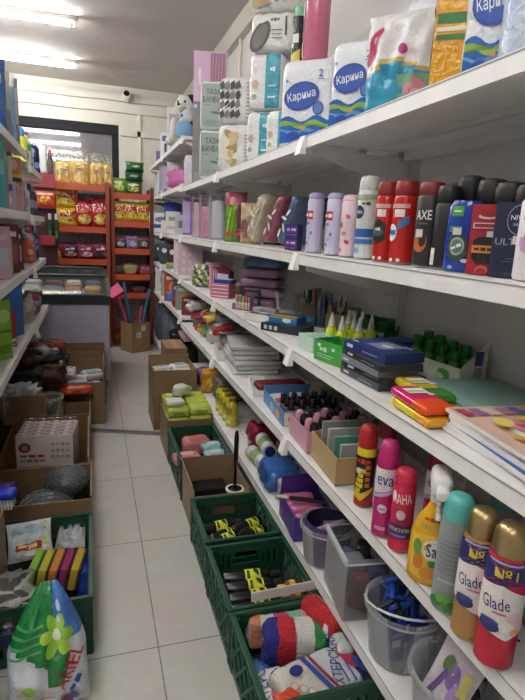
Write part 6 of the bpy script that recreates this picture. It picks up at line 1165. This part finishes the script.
vessel('detergent_bottle', 'yellow green detergent bottle with blue cap on left top shelf', 'bottle', L(.075, y, zA2), 40, [(.04, 0, 'c4cc3a:g'), (.045, .006, 'c4cc3a:g'), (.045, .16, 'c4cc3a:g'), (.03, .19, 'c4cc3a:g')], [(.028, .1905, '3f8fd0'), (.028, .235, '3f8fd0'), (.024, .24, '3f8fd0')], [('r', -.03, .03, .03, .12, 'd9dc7a'), ('o', .01, .08, .015, .03, '8a5a3a'), ('p', [(.04, .0), (.06, .0), (.06, .16), (.04, .16)], '3a9a3a')])
vessel('detergent_bottle', 'green detergent bottle with red and white cap', 'bottle', L(.06, y + .115, zA2), 40, [(.036, 0, '3a9a3e:g'), (.04, .006, '3a9a3e:g'), (.04, .16, '3a9a3e:g'), (.028, .19, 'd9dad8:g')], [(.026, .1905, 'b8323a'), (.026, .215, 'd9d6d4'), (.022, .235, 'b8323a')], [('r', -.02, .04, .02, .12, 'e3e6da')])
vessel('detergent_bottle', 'white bottle with dark print on the left top shelf', 'bottle', L(.06, y + .235, zA2), 40, [(.034, 0, 'd3d3d6'), (.038, .006, 'd3d3d6'), (.038, .14, 'd3d3d6'), (.02, .17, 'd3d3d6')], [(.018, .1705, 'c9c9cc'), (.018, .19, 'c9c9cc')], [('o', 0, .05, .016, .012, '4a3a4a'), ('o', 0, .09, .016, .012, '4a3a4a')])
pack('wipes_bag', 'navy blue shiny wipes bag at the end of left top shelf', 'wipes', L(.065, 4.14, zA2), 40, .13, .10, .20, .035, lambda q, u, v: '2a4a9a:w' if u + v * .5 < .3 else '1d2340:w', {'f': [('o', -.01, .04, .03, .03, '8fb8dc'), ('o', .02, -.04, .025, .02, '7f9ad0'), ('o', -.02, -.02, .012, .012, 'dfe6ee')]}, wr=.004)
# second tier
zB, zB2 = 1.347, 1.337
carton('teal_carton', 'teal printed carton at the left frame edge, second tier', 'carton', L(.045, 2.46, zB), 50, .08, .07, .26, {'*': '4f9aa4'}, {'f': [('r', -.03, .0, .03, .06, '7fb8be')]})
carton('orange_carton', 'slim orange brown carton next to the teal one', 'carton', L(.04, 2.58, zB), 50, .05, .06, .27, {'*': 'b8804a'}, {'f': [('r', -.02, .05, .02, .1, 'd9b08a')]})
for i, (yy, k, lb) in enumerate(((2.74, 'a8a0b8', 'lilac grey small box under the green tub'), (2.89, 'c48a96', 'pink patterned small box under the green tub'), (3.05, 'b8a0a8', 'dusty pink small box right under the green tub'))): carton('small_box', lb, 'box', L(.055, yy, zB), 48, .10, .08, .125, {'*': k}, {'f': [('r', -.04, .02, .03, .05, ['3f4f9a', 'a83a5a', '8a4a6a'][i]), ('o', 0, -.02, .025, .025, 'd9d2c4')]})
t = thing('green_tub', 'pale green round tub with dark lid on small boxes', 'tub', L(.07, 2.82, 1.474), 45); MB().lathe([(.05, 0, '8aa894'), (.056, .005, '8aa894'), (.058, .115, '9ab8a2')], 20).build('tub_body', t); MB().lathe([(.06, .1155, '2a2f30'), (.06, .13, '2a2f30'), (.05, .135, '2a2f30')], 20).build('lid', t)
carton('orange_pack', 'orange pack with black and yellow band, on the pink box', 'pack', L(.055, 3.05, 1.474), 48, .09, .07, .135, {'*': 'c47a4a:w'}, {'f': [('r', -.045, -.05, .045, -.03, '26221e'), ('r', -.045, -.03, .045, -.015, 'd9b32e'), ('o', 0, .03, .02, .025, 'd9a08a')]})
for i, (yy, k, kc, lb) in enumerate(((3.36, '3a3f6a', '2a2e50', 'navy bottle on the second left tier'), (3.62, 'd6d3d6', 'c9c6c9', 'white bottle with lilac cap on second left tier'), (3.88, '4a5060', '2f3440', 'slate bottle on the second left tier'), (4.09, '2f3a50', '8a8fa0', 'dark bottle at the end of second left tier'))): vessel('shampoo_bottle', lb, 'bottle', L(.05, yy, zB2), 45, [(.03, 0, k), (.034, .005, k), (.034, .13, k), (.016, .16, k)], [(.018, .1605, kc), (.018, .195, kc), (.014, .2, kc)], [('r', -.02, .05, .02, .1, 'b4b2c4')], 'bottles on the second left tier' if 0 else None, sy=.7)
# third tier
zC, zC2 = 1.052, 1.042
for i, (yy, w, h, k, dd, lb) in enumerate(((2.52, .09, .22, 'd2a8bc', 'c9c4d6', 'pink and white tall box at left frame edge, third tier'), (2.68, .05, .17, '8ac04a', 'c4d89a', 'thin lime green box on the third left tier'), (2.84, .08, .23, '6a2030', '8f4a56', 'dark red tall box on the third left tier'), (3.02, .07, .21, '3a3050', 'a8849a', 'plum tall box right of the dark red one'))): carton('cosmetics_box', lb, 'box', L(.055, yy, zC if yy < 3.25 else zC2), 48, w, .07, h, {'*': k}, {'f': [('r', -w * .35, -h * .3, w * .35, h * .1, dd), ('r', -w * .3, h * .25, w * .3, h * .35, 'd9cfd2')]})
vessel('bleach_bottle', 'dark bottle with bright blue cap behind the tall boxes', 'bottle', L(.15, 3.12, zC), 45, [(.03, 0, '4a4a56'), (.036, .005, '4a4a56'), (.036, .19, '4a4a56'), (.022, .21, '4a4a56')], [(.03, .2105, '2f6fae'), (.03, .255, '2f6fae'), (.026, .26, '2f6fae')])
def pump(t):
    b = MB(); b.lathe([(.006, .185, 'c9c9c6'), (.006, .205, 'c9c9c6')], 8); b.rbox(.022, .045, .014, .005, 'd4d4d2', 3, 0, 0, (0, -.012, .2055)); b.build('pump_head', t)
vessel('soap_pump_bottle', 'round orange soap bottle with white pump on the left shelf', 'bottle', L(.065, yl(26.5, .065, zC2), zC2), 45, [(.035, 0, 'd9682a:g'), (.046, .008, 'd9682a:g'), (.05, .05, 'd9682a:g'), (.045, .1, 'd9682a:g'), (.03, .14, 'd9682a:g'), (.02, .155, 'd9682a:g')], [(.018, .1555, 'd4d4d2'), (.018, .18, 'd4d4d2'), (.01, .1845, 'd4d4d2')], [('r', -.018, .05, .014, .085, 'e3c4b0'), ('o', 0, .03, .012, .008, 'e39a6a')], extra=pump)
for i, (yy, k, kc, dd, lb) in enumerate(((3.72, 'd6cdd2', 'b4587a', 'b8485a', 'white bottle with pink flower print behind the orange one'), (3.85, 'c9b8c4', 'a83a6a', 'c4587a', 'pale bottle with magenta trigger cap on third left tier'), (3.99, '2f3f7a', '2f3f7a', '8f9ac4', 'navy blue bottle on the third left tier'), (4.12, '1f2a50', 'd3d6dc', 'a8b0cc', 'tall dark navy bottle at the end of third left tier'))): vessel('shampoo_bottle', lb, 'bottle', L(.055, yy, zC2), 45, [(.03, 0, k), (.034, .005, k), (.034, .15, k), (.016, .18, k)], [(.018, .1805, kc), (.018, .225, kc), (.012, .235, kc)], [('o', -.01, .05, .012, .016, dd), ('o', .008, .08, .012, .016, dd), ('r', -.02, .11, .02, .135, dd)], None, sy=.7)
# fourth tier
zD, zD2 = .722, .692
carton('green_carton', 'tall lime green carton at the left frame edge, lower tier', 'carton', L(.055, 2.42, zD), 52, .075, .08, .25, {'*': '7fb02e'}, {'f': [('r', -.04, -.01, .04, .0, '3f6f1e'), ('o', 0, .06, .03, .03, 'b4d47a'), ('r', -.03, -.1, .03, -.06, '5f8f26')]})
carton('red_tube_box', 'narrow red upright box with white base label', 'box', L(.035, yl(12, .035, zD), zD), 52, .035, .03, .165, {'*': 'a8243a'}, {'f': [('r', -.014, -.075, .014, -.045, 'd4d6dc'), ('r', -.012, -.07, .012, -.06, '3a4a8a')]})
carton('blue_carton', 'tall plain blue carton on the lower left tier', 'carton', L(.09, 2.90, zD), 55, .16, .08, .29, {'*': '2f6ab4'}, {'f': [('r', -.09, -.005, .09, .0, '245596'), ('r', -.08, .09, .02, .11, '4a84c8')]})
for i, yy in enumerate((3.34, 3.45, 3.56)): vessel('white_bottle', 'white bottle on the lower left tier, %s of three' % ('nearest', 'middle', 'farthest')[i], 'bottle', L(.045, yy, zD2), 45, [(.022, 0, 'c9c6be'), (.026, .005, 'c9c6be'), (.026, .12, 'c9c6be'), (.012, .145, 'c9c6be')], [(.013, .1455, 'b4b0a8'), (.013, .17, 'b4b0a8')], [('r', -.014, .03, .014, .09, 'a89f96')], 'white bottles on the lower tier', seg=14)
for i, (yy, off, h, k, lb) in enumerate(((3.36, .19, .21, '4a3f6a', 'violet pouch at the back of the lower left tier'), (3.70, .075, .10, '6a7fae', 'blue grey pouch on the lower left tier'), (3.84, .07, .13, 'a84a6a', 'rose pink pouch on the lower left tier'), (3.98, .07, .09, '8fa4b8', 'pale blue pouch on the lower left tier'), (4.12, .075, .12, '3a4660', 'dark blue pouch at the end of lower left tier'), (3.78, .20, .22, '26304a', 'navy pouch standing behind the rose pink one'), (4.0, .20, .22, '5a4a3a', 'brown pouch standing behind the pale blue one'))): pack('pouch', lb, 'pouch', L(off, yy, zD2), 48, .11, .075, h, .02, k + ':w', {'f': [('r', -.035, -.01, .03, .02, 'c4c6cc')]}, wr=.003, seed=i)
for i in range(3): carton('white_box', 'white flat box at the lower left frame edge, %s of the pile' % ('bottom', 'middle', 'top')[i], 'box', (-.53 + .0, 2.36, .475 + .033 * i), 50, .16, .13, .032, {'*': 'c9c4be'}, {'f': [('r', -.06, -.008, .0, .006, ['b4a090', '9aa0a8', 'b48a6a'][i])]}, 'white flat boxes')
b = MB(); b.box(-.12, .12, -.12, .12, 0, .474, '6a5a48'); solo(b, 'cardboard_carton', 'closed brown carton under the pile of white flat boxes', 'carton', (-.56, 2.36, 0), 0, smooth=False)
# under the lower tier
for i, (x, y, z, s, k, lb) in enumerate(((-.36, 3.62, .33, (.10, .10, .12), '8a1f26:w', 'round dark red bag under the left shelf'), (-.24, 3.70, .32, (.09, .10, .08), '2b2b30:w', 'black bag on the floor pile before the freezer'), (-.40, 3.36, .30, (.13, .12, .10), '3a3638:w', 'dark grey bag under the left shelf'), (-.27, 3.42, .30, (.12, .10, .09), '4f2f26:w', 'brown patterned bag beside the large carton'))):
    b = MB(); b.rbox(s[0] * 1.6, s[1] * 1.7, s[2] * 1.7, s[2] * .6, k, 6, .009, i)
    solo(b, 'soft_bag', lb, 'bag', (x, y, z), 0, ang=3)
b = MB(); b.box(-.17, .06, -.32, .24, 0, .298, '6f5a44'); solo(b, 'cardboard_carton', 'low closed carton beneath the dark bags by the left shelf', 'carton', (-.36, 3.52, 0), 0, smooth=False)
b = MB(); b.rbox(.20, .18, .16, .05, 'c4c6c8:w', 7, .016, 4); solo(b, 'white_film_bag', 'crumpled white film bag lying under the left shelf', 'bag', (-.40, 3.00, .27), 20)
b = MB(); b.box(-.13, .13, -.13, .12, 0, .268, '5f4f3e'); solo(b, 'cardboard_carton', 'small closed carton under the crumpled white film bag', 'carton', (-.40, 3.04, 0), 0, smooth=False)
t = thing('clear_bucket', 'clear plastic bucket on the floor pile at left', 'bucket', (-.255, 3.13, .212), 0); tub(t, .06, .075, .11)
b = MB(); b.ell((0, 0, .04), (.045, .04, .035), '26262a:w', 8); solo(b, 'black_pouch', 'black pouch lying in the clear bucket on the left', 'pouch', (-.255, 3.13, .216), 0)
# cartons along the left
def ocart(label, x0, x1, y0, y1, h, k='8d7356', hs=None, fl=(), z=0): 
    t = thing('cardboard_carton', label, 'carton', ((x0 + x1) / 2, (y0 + y1) / 2, z), 0); openbox(t, x1 - x0, y1 - y0, h, k, '75603f' if 0 else '7d664c', .005, fl, hs); return t
ocart('low open carton behind the white printed box, on the left', -.19, -.03, 2.94, 3.36, .20)
t = ocart('large brown carton of white wipes in front of the freezer', -.285, .06, 3.48, 3.86, .33, hs=(.29, .36, .33, .36), fl=(('r', .04, 8),))
b = MB(); b.dec(face('f', .345, .38, .29), [('o', .0, .03, .075, .022, '5a4a38')]); b.build('printed_mark', t)
t = ocart('tall brown carton right against the freezer front', -.25, .08, 3.90, 4.22, .40, k='8a6f50')
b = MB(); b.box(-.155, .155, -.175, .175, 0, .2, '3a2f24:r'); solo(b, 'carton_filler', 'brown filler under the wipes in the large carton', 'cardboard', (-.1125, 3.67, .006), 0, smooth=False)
for i in range(7):
    b = MB(); b.rbox(.13, .10, .05, .018, 'd9dbd9:w', 5, .004, i); b.lay = 8
    b.dec(face('t', .13, .1, .05), [('o', -.01, .0, .04, .02, ['6f9ab0', '7fb0a8', '8a90b8', 'c9a0a8'][i % 4]), ('r', -.05, -.035, .05, -.02, ['3f8a9a', '5a6aa0', '8a4a6a', '5a9a8a'][i % 4]), ('r', .02, .02, .05, .035, 'b8485a')])
    solo(b, 'wet_wipes_pack', 'white wet wipes pack in the large carton, %s' % ('front left one', 'front middle one', 'front right one', 'back left one', 'back middle one', 'back right one', 'one lying on top at left')[i], 'wipes', (-.215 + .10 * (i % 3) + (.0 if i < 6 else .03), 3.58 + .14 * ((i % 6) // 3), .21 + .045 * (i % 2) + (.1 if i == 6 else 0)), 14 * (i % 3) - 10, rot=(R_(10 if i != 6 else 20), 0, R_(14 * (i % 3) - 10)))
pack('red_black_pack', 'glossy red and black pack leaning on the large carton front', 'pack', (-.115, 3.40, .205), 4, .20, .07, .09, .025, lambda q, u, v: 'c0361f:w' if v > .0 or q == 't' else '26201f:w', {'f': [('o', -.04, .02, .02, .012, 'd98a4a'), ('o', .05, .018, .025, .012, 'd9633a')]}, wr=.003)
# open carton with the printed white box
ocart('open brown carton holding the white printed box', -.41, -.035, 2.34, 2.90, .27, k='84694a', hs=(.24, .28, .27, .27))
l = (-.215, 2.53, .09)
t = thing('printed_box', 'white cardboard box with red print and silver patterned top', 'box', l, -6); w, d, h = .245, .20, .26
b = MB(); b.box(-w / 2, w / 2, -d / 2, d / 2, 0, h, ['d2cecb', 'b9b3b4', 'd2cecb', 'd2cecb', 'd2cecb', 'c6c2be'])
b.dec(face('f', w, d, h), [('o', -.085, .075, .026, .024, '6a3a2a'), ('o', -.085, .075, .014, .013, 'b8805a'), ('t', 'ЁЛОЧНЫЕ', -.05, .035, .016, 'a8303a', .11), ('t', 'украшения', -.05, .012, .015, '7a6a68', .11), ('r', -.11, -.02, .01, -.015, 'a09a96')] + [('o', .035 + .022 * (i % 4), .09 - .03 * (i // 4), .008, .008, ['b8606a', 'c4888e', '9a6a70'][i % 3]) for i in range(12)] + [('o', .035 + .022 * (i % 4), .09 - .03 * (i // 4), .0035, .0035, 'd9d3d0') for i in range(12)])
b.build('box_body', t, False)
b = MB(); b.dec(face('t', w, d, h), [('o', -.11 + .02 * (i % 12), -.085 + .03 * (i // 12) + .01 * (i % 2), .007, .011, ['7a6f72', 'e3e0e0', 'a8787e'][(i * 7) % 3], i) for i in range(72)]); b.build('patterned_top', t)
t = ocart('small open carton with curved cut front, left of red pack', -.46, -.225, 2.925, 2.93 + .0, .30, k='8a7050') if 0 else None
# carton of grey net bags
ocart('brown carton holding grey net bags, behind the left green crate', -.43, -.022, 1.985, 2.315, .25, k='876c4d', hs=(.25, .25, .25, .26))
for i, (x, y, z, s, rz) in enumerate(((-.20, 2.12, .11, (.105, .085, .06), 10), (-.125, 2.20, .165, (.095, .08, .065), -12))):
    b = MB(); b.ell((0, 0, s[2]), s, '4f5356:w', 12)
    for j in range(7): 
        th = -.9 + .3 * j; b.tube([(s[0] * 1.01 * math.cos(th) * math.sin(q * pi / 10), s[1] * 1.01 * math.sin(th) * 1 if 0 else s[1] * 1.0 * math.sin(th), s[2] + s[2] * 1.01 * math.cos(th) * math.cos(q * pi / 10)) for q in range(-5, 6)], .002, '75797c', 4)
    solo(b, 'grey_net_bag', ('large grey net bag of scourers lying lower in the carton', 'large grey net bag of scourers lying on top, at right')[i], 'bag', (x, y, z), rz, ang=3)
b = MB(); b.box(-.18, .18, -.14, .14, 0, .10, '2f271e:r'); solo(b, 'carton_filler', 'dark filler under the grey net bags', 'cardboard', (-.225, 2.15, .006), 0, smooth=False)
b = MB(); b.rbox(.08, .10, .12, .025, 'd0ccd0:w', 5, .005, 3); solo(b, 'white_packet', 'white packet left of the grey net bags', 'packet', (-.35, 2.06, .11), 10)
b = MB(); b.rbox(.07, .06, .14, .025, '5a3a8a:w', 5, .005, 5); b.lay = 8; b.dec(face('f', .07, .06, .14), [('o', 0, .045, .02, .012, 'd9c04a'), ('o', 0, .0, .025, .02, 'c4b8d6'), ('o', .005, -.04, .018, .015, '3a2a6a')]); solo(b, 'purple_packet', 'purple packet with yellow top left of the net bags', 'packet', (-.355, 2.20, .11), 0)
# brown carton at the extreme left, film and brush
ocart('tall brown carton at the extreme left edge by the crate', -.70, -.44, 1.34, 1.78, .36, k='8a6f50', fl=(('r', .05, 5),))
ocart('tall brown carton at the left edge further back', -.68, -.445, 1.86, 2.21, .40, k='8a6f50', hs=(.36, .40, .4, .36))
t = thing('yellow_packet', 'yellow and white packet in the left rear carton', 'packet', (-.47, 2.08, .30), 30); MB().rbox(.07, .05, .16, .012, lambda q, u, v: 'c4a82e:w' if v > 0 else 'd0cfcb:w', 3, .002).build('wrapper', t)
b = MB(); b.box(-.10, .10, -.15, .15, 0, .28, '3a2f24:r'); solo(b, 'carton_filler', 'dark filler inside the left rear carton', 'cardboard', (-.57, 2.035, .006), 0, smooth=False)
b = MB(); b.rbox(.10, .12, .20, .02, 'b9bcbc:T', 4, .006, 2); solo(b, 'clear_box', 'cloudy clear plastic box in the left rear carton', 'box', (-.55, 2.13, .30), 15)
t = thing('scrub_brush', 'bright blue long handled brush with white bristles', 'brush', (-.385, 1.86, .36), -10)
MB().rbox(.24, .055, .035, .014, '2036b4:g', 4).build('brush_block', t)
b = MB()
for i in range(22):
    for j in range(3): b.bar((-.105 + .01 * i, -.018 + .018 * j, -.001), (-.107 + .0102 * i, -.022 + .022 * j, -.032), .0028, 'd6d6da', 4)
o = b.build('bristles', t)
MB().bar((.02, .0, -.0325), (.03, .03, -.22), .010, '2036b4:g', 8).build('handle', t)
# ------------------------------------------------------------------ left green crate
crate('green plastic crate on the left holding sponges', -.424, -.022, 1.462, 1.968, .205)
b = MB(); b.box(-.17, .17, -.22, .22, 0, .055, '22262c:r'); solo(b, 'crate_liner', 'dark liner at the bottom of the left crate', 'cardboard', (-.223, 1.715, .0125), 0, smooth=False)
t = thing('sponge_pack', 'row of green, yellow, orange, purple and yellow sponges in film', 'sponges', (-.155, 1.70, .115), -10)
for i, k in enumerate(('7fae3a', 'b4a83a', 'c07a3a', '8a2f5a', 'b09a2e')):
    b = MB(Matrix.Translation((-.062 + .034 * i, 0, 0)) @ Matrix.Rotation(R_(12), 4, 'Y')); b.rbox(.026, .125, .082, .005, k + ':r', 3); o = b.build('sponge', t)
    b = MB(Matrix.Translation((-.062 + .034 * i, 0, 0)) @ Matrix.Rotation(R_(12), 4, 'Y')); b.rbox(.006, .123, .08, .002, '3a4a34:r' if i < 2 else '3f2f4a:r', 2, 0, 0, (.0165, 0, .001)); b.build('scourer_layer', t)
b = MB(); fn = b.pillow(.15, .14, .03, 'c4c8cc:w', 8, .005, 3); b.dec(fn, [('r', -.05, -.04, .04, -.015, 'a8322e'), ('t', 'БЛЕСК', -.005, -.027, .016, 'd9c85a', .07), ('r', -.06, .02, .05, .05, '9ab0b8'), ('r', .045, -.05, .06, .06, '9aa83a')])
solo(b, 'scourer_pack', 'shiny film pack with red yellow print at crate back left', 'pack', (-.225, 1.78, .15), 0, rot=(R_(-52), 0, R_(8)))
b = MB(); fn = b.pillow(.11, .13, .03, 'c2c6c8:w', 8, .005, 6); b.dec(fn, [('o', 0, .01, .03, .03, '9aa4ac')]); solo(b, 'silver_packet', 'silver white packet at the right back of the left crate', 'packet', (-.105, 1.90, .10), 0, rot=(R_(-62), 0, R_(-6)))
b = MB(); b.rbox(.035, .15, .10, .012, '26409a:w', 5, .003, 6); solo(b, 'blue_packet', 'dark blue packet against the right wall of the left crate', 'packet', (-.052, 1.70, .075), 0)
b = MB(); b.rbox(.12, .13, .06, .02, '3a3030:w', 5, .005, 8); b.lay = 8; b.dec(face('t', .12, .13, .06), [('o', .0, .0, .03, .02, 'a89a9a'), ('o', .03, -.03, .015, .01, '8a2f3a')]); solo(b, 'dark_packet', 'dark packet at the front left of the left crate', 'packet', (-.235, 1.56, .071), 0)
b = MB(); b.rbox(.14, .10, .04, .016, '23306a:w', 5, .004, 9); solo(b, 'navy_packet', 'navy packet lying under the sponges', 'packet', (-.22, 1.51, .07), 0)
b = MB(); b.rbox(.20, .11, .07, .03, 'c4c4be:t', 8, .012, 12); solo(b, 'film_wrap', 'crumpled clear film draped over the left crate corner', 'film', (-.30, 1.482, .212), 10)
# washing powder bags
def powder(label, x, y, rz, w, h, d, kf, dec, seed, lean, shear=0, tip=.75):
    b = MB(); fn = b.pillow(w, h, d, kf, 14, .006, seed, .03, .5); b.dec(fn, dec)
    for v in b.v:
        t_ = max(0, (v.z / h - .50) / .50); s_ = 1 - tip * t_ ** 1.3; v.x = v.x * s_ + shear * t_; v.y *= (1 - .5 * t_)
    solo(b, 'washing_powder_bag', label, 'powder bag', (x, y, 0), rz, rot=(R_(lean), 0, R_(rz)))
def kA(u, v, s):
    if v > .18 and u > .12 + .2 * (v - .18): return '4f7fc8:w'
    if v > -.28 + .9 * max(0, u + .1) * .3 and v > -.75 * (u + .62) * .9 - .1 and u < .35 and v > -.12 - .3 * u: return '1f7a3e:w'
    return 'd6dbe2:w'
def sc(L_, q=.83):
    o = []
    for it in L_:
        if it[0] == 'p': o.append(('p', [(a * q, b_ * q) for a, b_ in it[1]], it[2]))
        elif it[0] == 'o': o.append((*it[:1], *[a * q for a in it[1:5]], *it[5:]))
        elif it[0] == 'r': o.append(('r', *[a * q for a in it[1:5]], it[5]))
        else: o.append(('t', it[1], it[2] * q, it[3] * q, it[4] * q, it[5], it[6] * q, *it[7:]))
    return o
fl = [('p', [(.03 + .06 * math.cos(a), .06 + .06 * math.sin(a)) for a in [i * pi / 6 for i in range(12)]], '9ac43a')]
pet = [('o', .035 + .037 * math.cos(i * pi / 3), .065 + .042 * math.sin(i * pi / 3), .027, .019, ('8ac03a', 'a8d04a')[i % 2], i * pi / 3) for i in range(6)]
strp = [('p', [(-.13, -.01 + .03 * i), (-.02, .03 + .022 * i), (-.02, .036 + .022 * i), (-.13, .0 + .03 * i)], '4fa85c') for i in range(4)]
powder('green, blue and white washing powder bag with red lettering, front left', -.138, 1.30, 4, .215, .355, .14, kA, sc(strp + [('p', [(.0, -.1), (.05, -.09), (.075, .0), (.04, .02), (.0, -.02)], '1f7a3e:w')] + pet + [('o', .035, .065, .016, .018, 'e3ecd8'), ('t', 'ARIEL', .068, -.05, .046, 'b8202e', .135, 1.0), ('t', 'Аква', .088, -.10, .02, '2f4f9a', .06, .9), ('o', -.06, -.09, .022, .016, '7fae3a'), ('r', -.10, -.135, .02, -.128, 'b8a08a'), ('r', -.10, -.15, .01, -.144, 'b8a08a'), ('r', -.10, -.115, .03, -.108, 'c9b4a0'), ('o', .055, -.17, .02, .024, '8a3a5a'), ('o', .08, -.15, .016, .016, '3f5fa8'), ('o', .06, .15, .012, .016, 'bcd0ec'), ('o', .05, .11, .009, .01, 'd3e0f0')]), 3, -10, .01, .8)
powder('blue and white washing powder bag at the bottom left corner', -.318, 1.235, 12, .15, .31, .11, lambda u, v, s: '4a78c4:w' if v > -.2 + .3 * math.sin(u * 3) else 'd0d6e0:w', [('o', .02, .0, .05, .04, 'e0e6ee'), ('o', .02, .0, .038, .03, '2a3f7a'), ('t', 'МИФ', .02, .0, .025, 'e8ecf2', .05)], 5, -12, 0, .45)
# red display strip hanging at the left of the racks
t = thing('display_stand', 'narrow dark red display stand beside the left orange rack', 'stand', (-.415, 5.30, 0), 0)
MB().box(-.10, .115, .03, .04, .05, 1.68, '4a1a22').build('back_board', t, False); MB().box(-.11, .125, -.07, .06, 0, .0495, '3a1a1e').build('base', t, False)
MB().box(-.10, .115, -.01, .0, 1.60, 1.72, '8a1f30').build('header_board', t, False); MB().box(-.02, .10, -.06, -.05, 1.10, 1.18, '8a1f30').build('lower_board', t, False); MB().box(-.02, .10, -.05, .0295, 1.09, 1.0995, '8a1f30').build('ledge', t, False); MB().box(-.09, .11, -.06, .0295, 1.42, 1.43, '8a1f30').build('ledge', t, False)
bag('noodle_pack', 'orange red instant noodle pack on the red display stand', 'noodles', (-.385, 5.265, 1.432), 2, .17, .135, .05, 'c4482a:w', [('o', 0, -.005, .05, .035, 'd9b04a'), ('o', .01, -.01, .03, .02, 'c46a2a'), ('r', -.07, .035, .07, .05, 'd9d0c4')], seed=3)
for i in range(2): vessel('sauce_bottle', 'slim dark green bottle on the red display stand, %s one' % ('left', 'right')[i], 'bottle', (-.355 + .055 * i, 5.275, 1.102), 0, [(.018, 0, '1e3a24:g'), (.022, .005, '1e3a24:g'), (.022, .18, '1e3a24:g'), (.012, .22, '1e3a24:g')], [(.014, .2205, 'c9cbc9'), (.014, .27, 'c9cbc9'), (.011, .273, 'c9cbc9')], [('o', -.004, .06 + .03 * j, .006, .01, '5f8f4a') for j in range(4)] if 0 else [('r', -.012, .05, .012, .12, '3f6a3a')], 'slim green bottles', seg=14)
pack('white_roll_bag', 'white wrapped roll bag standing on the red display stand', 'bag', (-.425, 5.32, 1.722), 0, .13, .05, .24, .022, 'd3d4d6:w', wr=.003)
vessel('sauce_bottle', 'small dark bottle with red cap on top of display stand', 'bottle', (-.335, 5.31, 1.722), 0, [(.02, 0, '2a2a2e'), (.024, .005, '2a2a2e'), (.024, .12, '6a5a50'), (.012, .16, '2a2a2e')], [(.014, .1605, 'b8382a'), (.014, .2, 'b8382a'), (.01, .205, 'b8382a')], seg=14)

t = thing('cardboard_box', 'narrow brown open box standing in the left part of the green crate', 'box', (-.345, 1.60, .07), 0); openbox(t, .115, .20, .33, '8a6f50', '75603f', .004)

# loose goods heaped beneath the left shelf
KL = ['2b2326:w', '4a2a2a:w', '6f6a66:w', '3a3f48:w', '8a8680:w', '5a3a34:w', '1f2024:w', '7a2a2e:w']
NL = ['black', 'dark maroon', 'warm grey', 'slate', 'pale grey', 'brown', 'jet black', 'dull red']
for i in range(8):
    x = -.46 + .055 * (i % 4) + .012 * (i // 4); y = 3.30 + .13 * (i // 2); b = MB(); b.rbox(.11, .12, .06, .022, KL[i], 4, .008, i)
    solo(b, 'goods_pouch', NL[i] + ' crumpled pouch heaped under the left shelf before the freezer', 'pouch', (x + .03, y, .46 + .012 * (i % 3)), 30 * i, rot=(R_(12 - 5 * (i % 4)), R_(-10 + 6 * (i % 3)), R_(30 * i)))
t = thing('cardboard_box', 'small brown box with curved cut front beside the printed white box', 'box', (-.345, 2.83, .285), 0); openbox(t, .20, .10, .12, '8a6f50', '75603f', .004, hs=(.05, .12, .12, .12))
# ================================================================== light and view
W = D.worlds.new('world'); SC.world = W; W.use_nodes = True
W.node_tree.nodes['Background'].inputs[0].default_value = (.9, .92, 1, 1); W.node_tree.nodes['Background'].inputs[1].default_value = .05
SC.view_settings.view_transform = 'Standard'; SC.view_settings.look = 'None'; SC.view_settings.gamma = 1; SC.view_settings.exposure = .55
SC.view_settings.use_curve_mapping = False
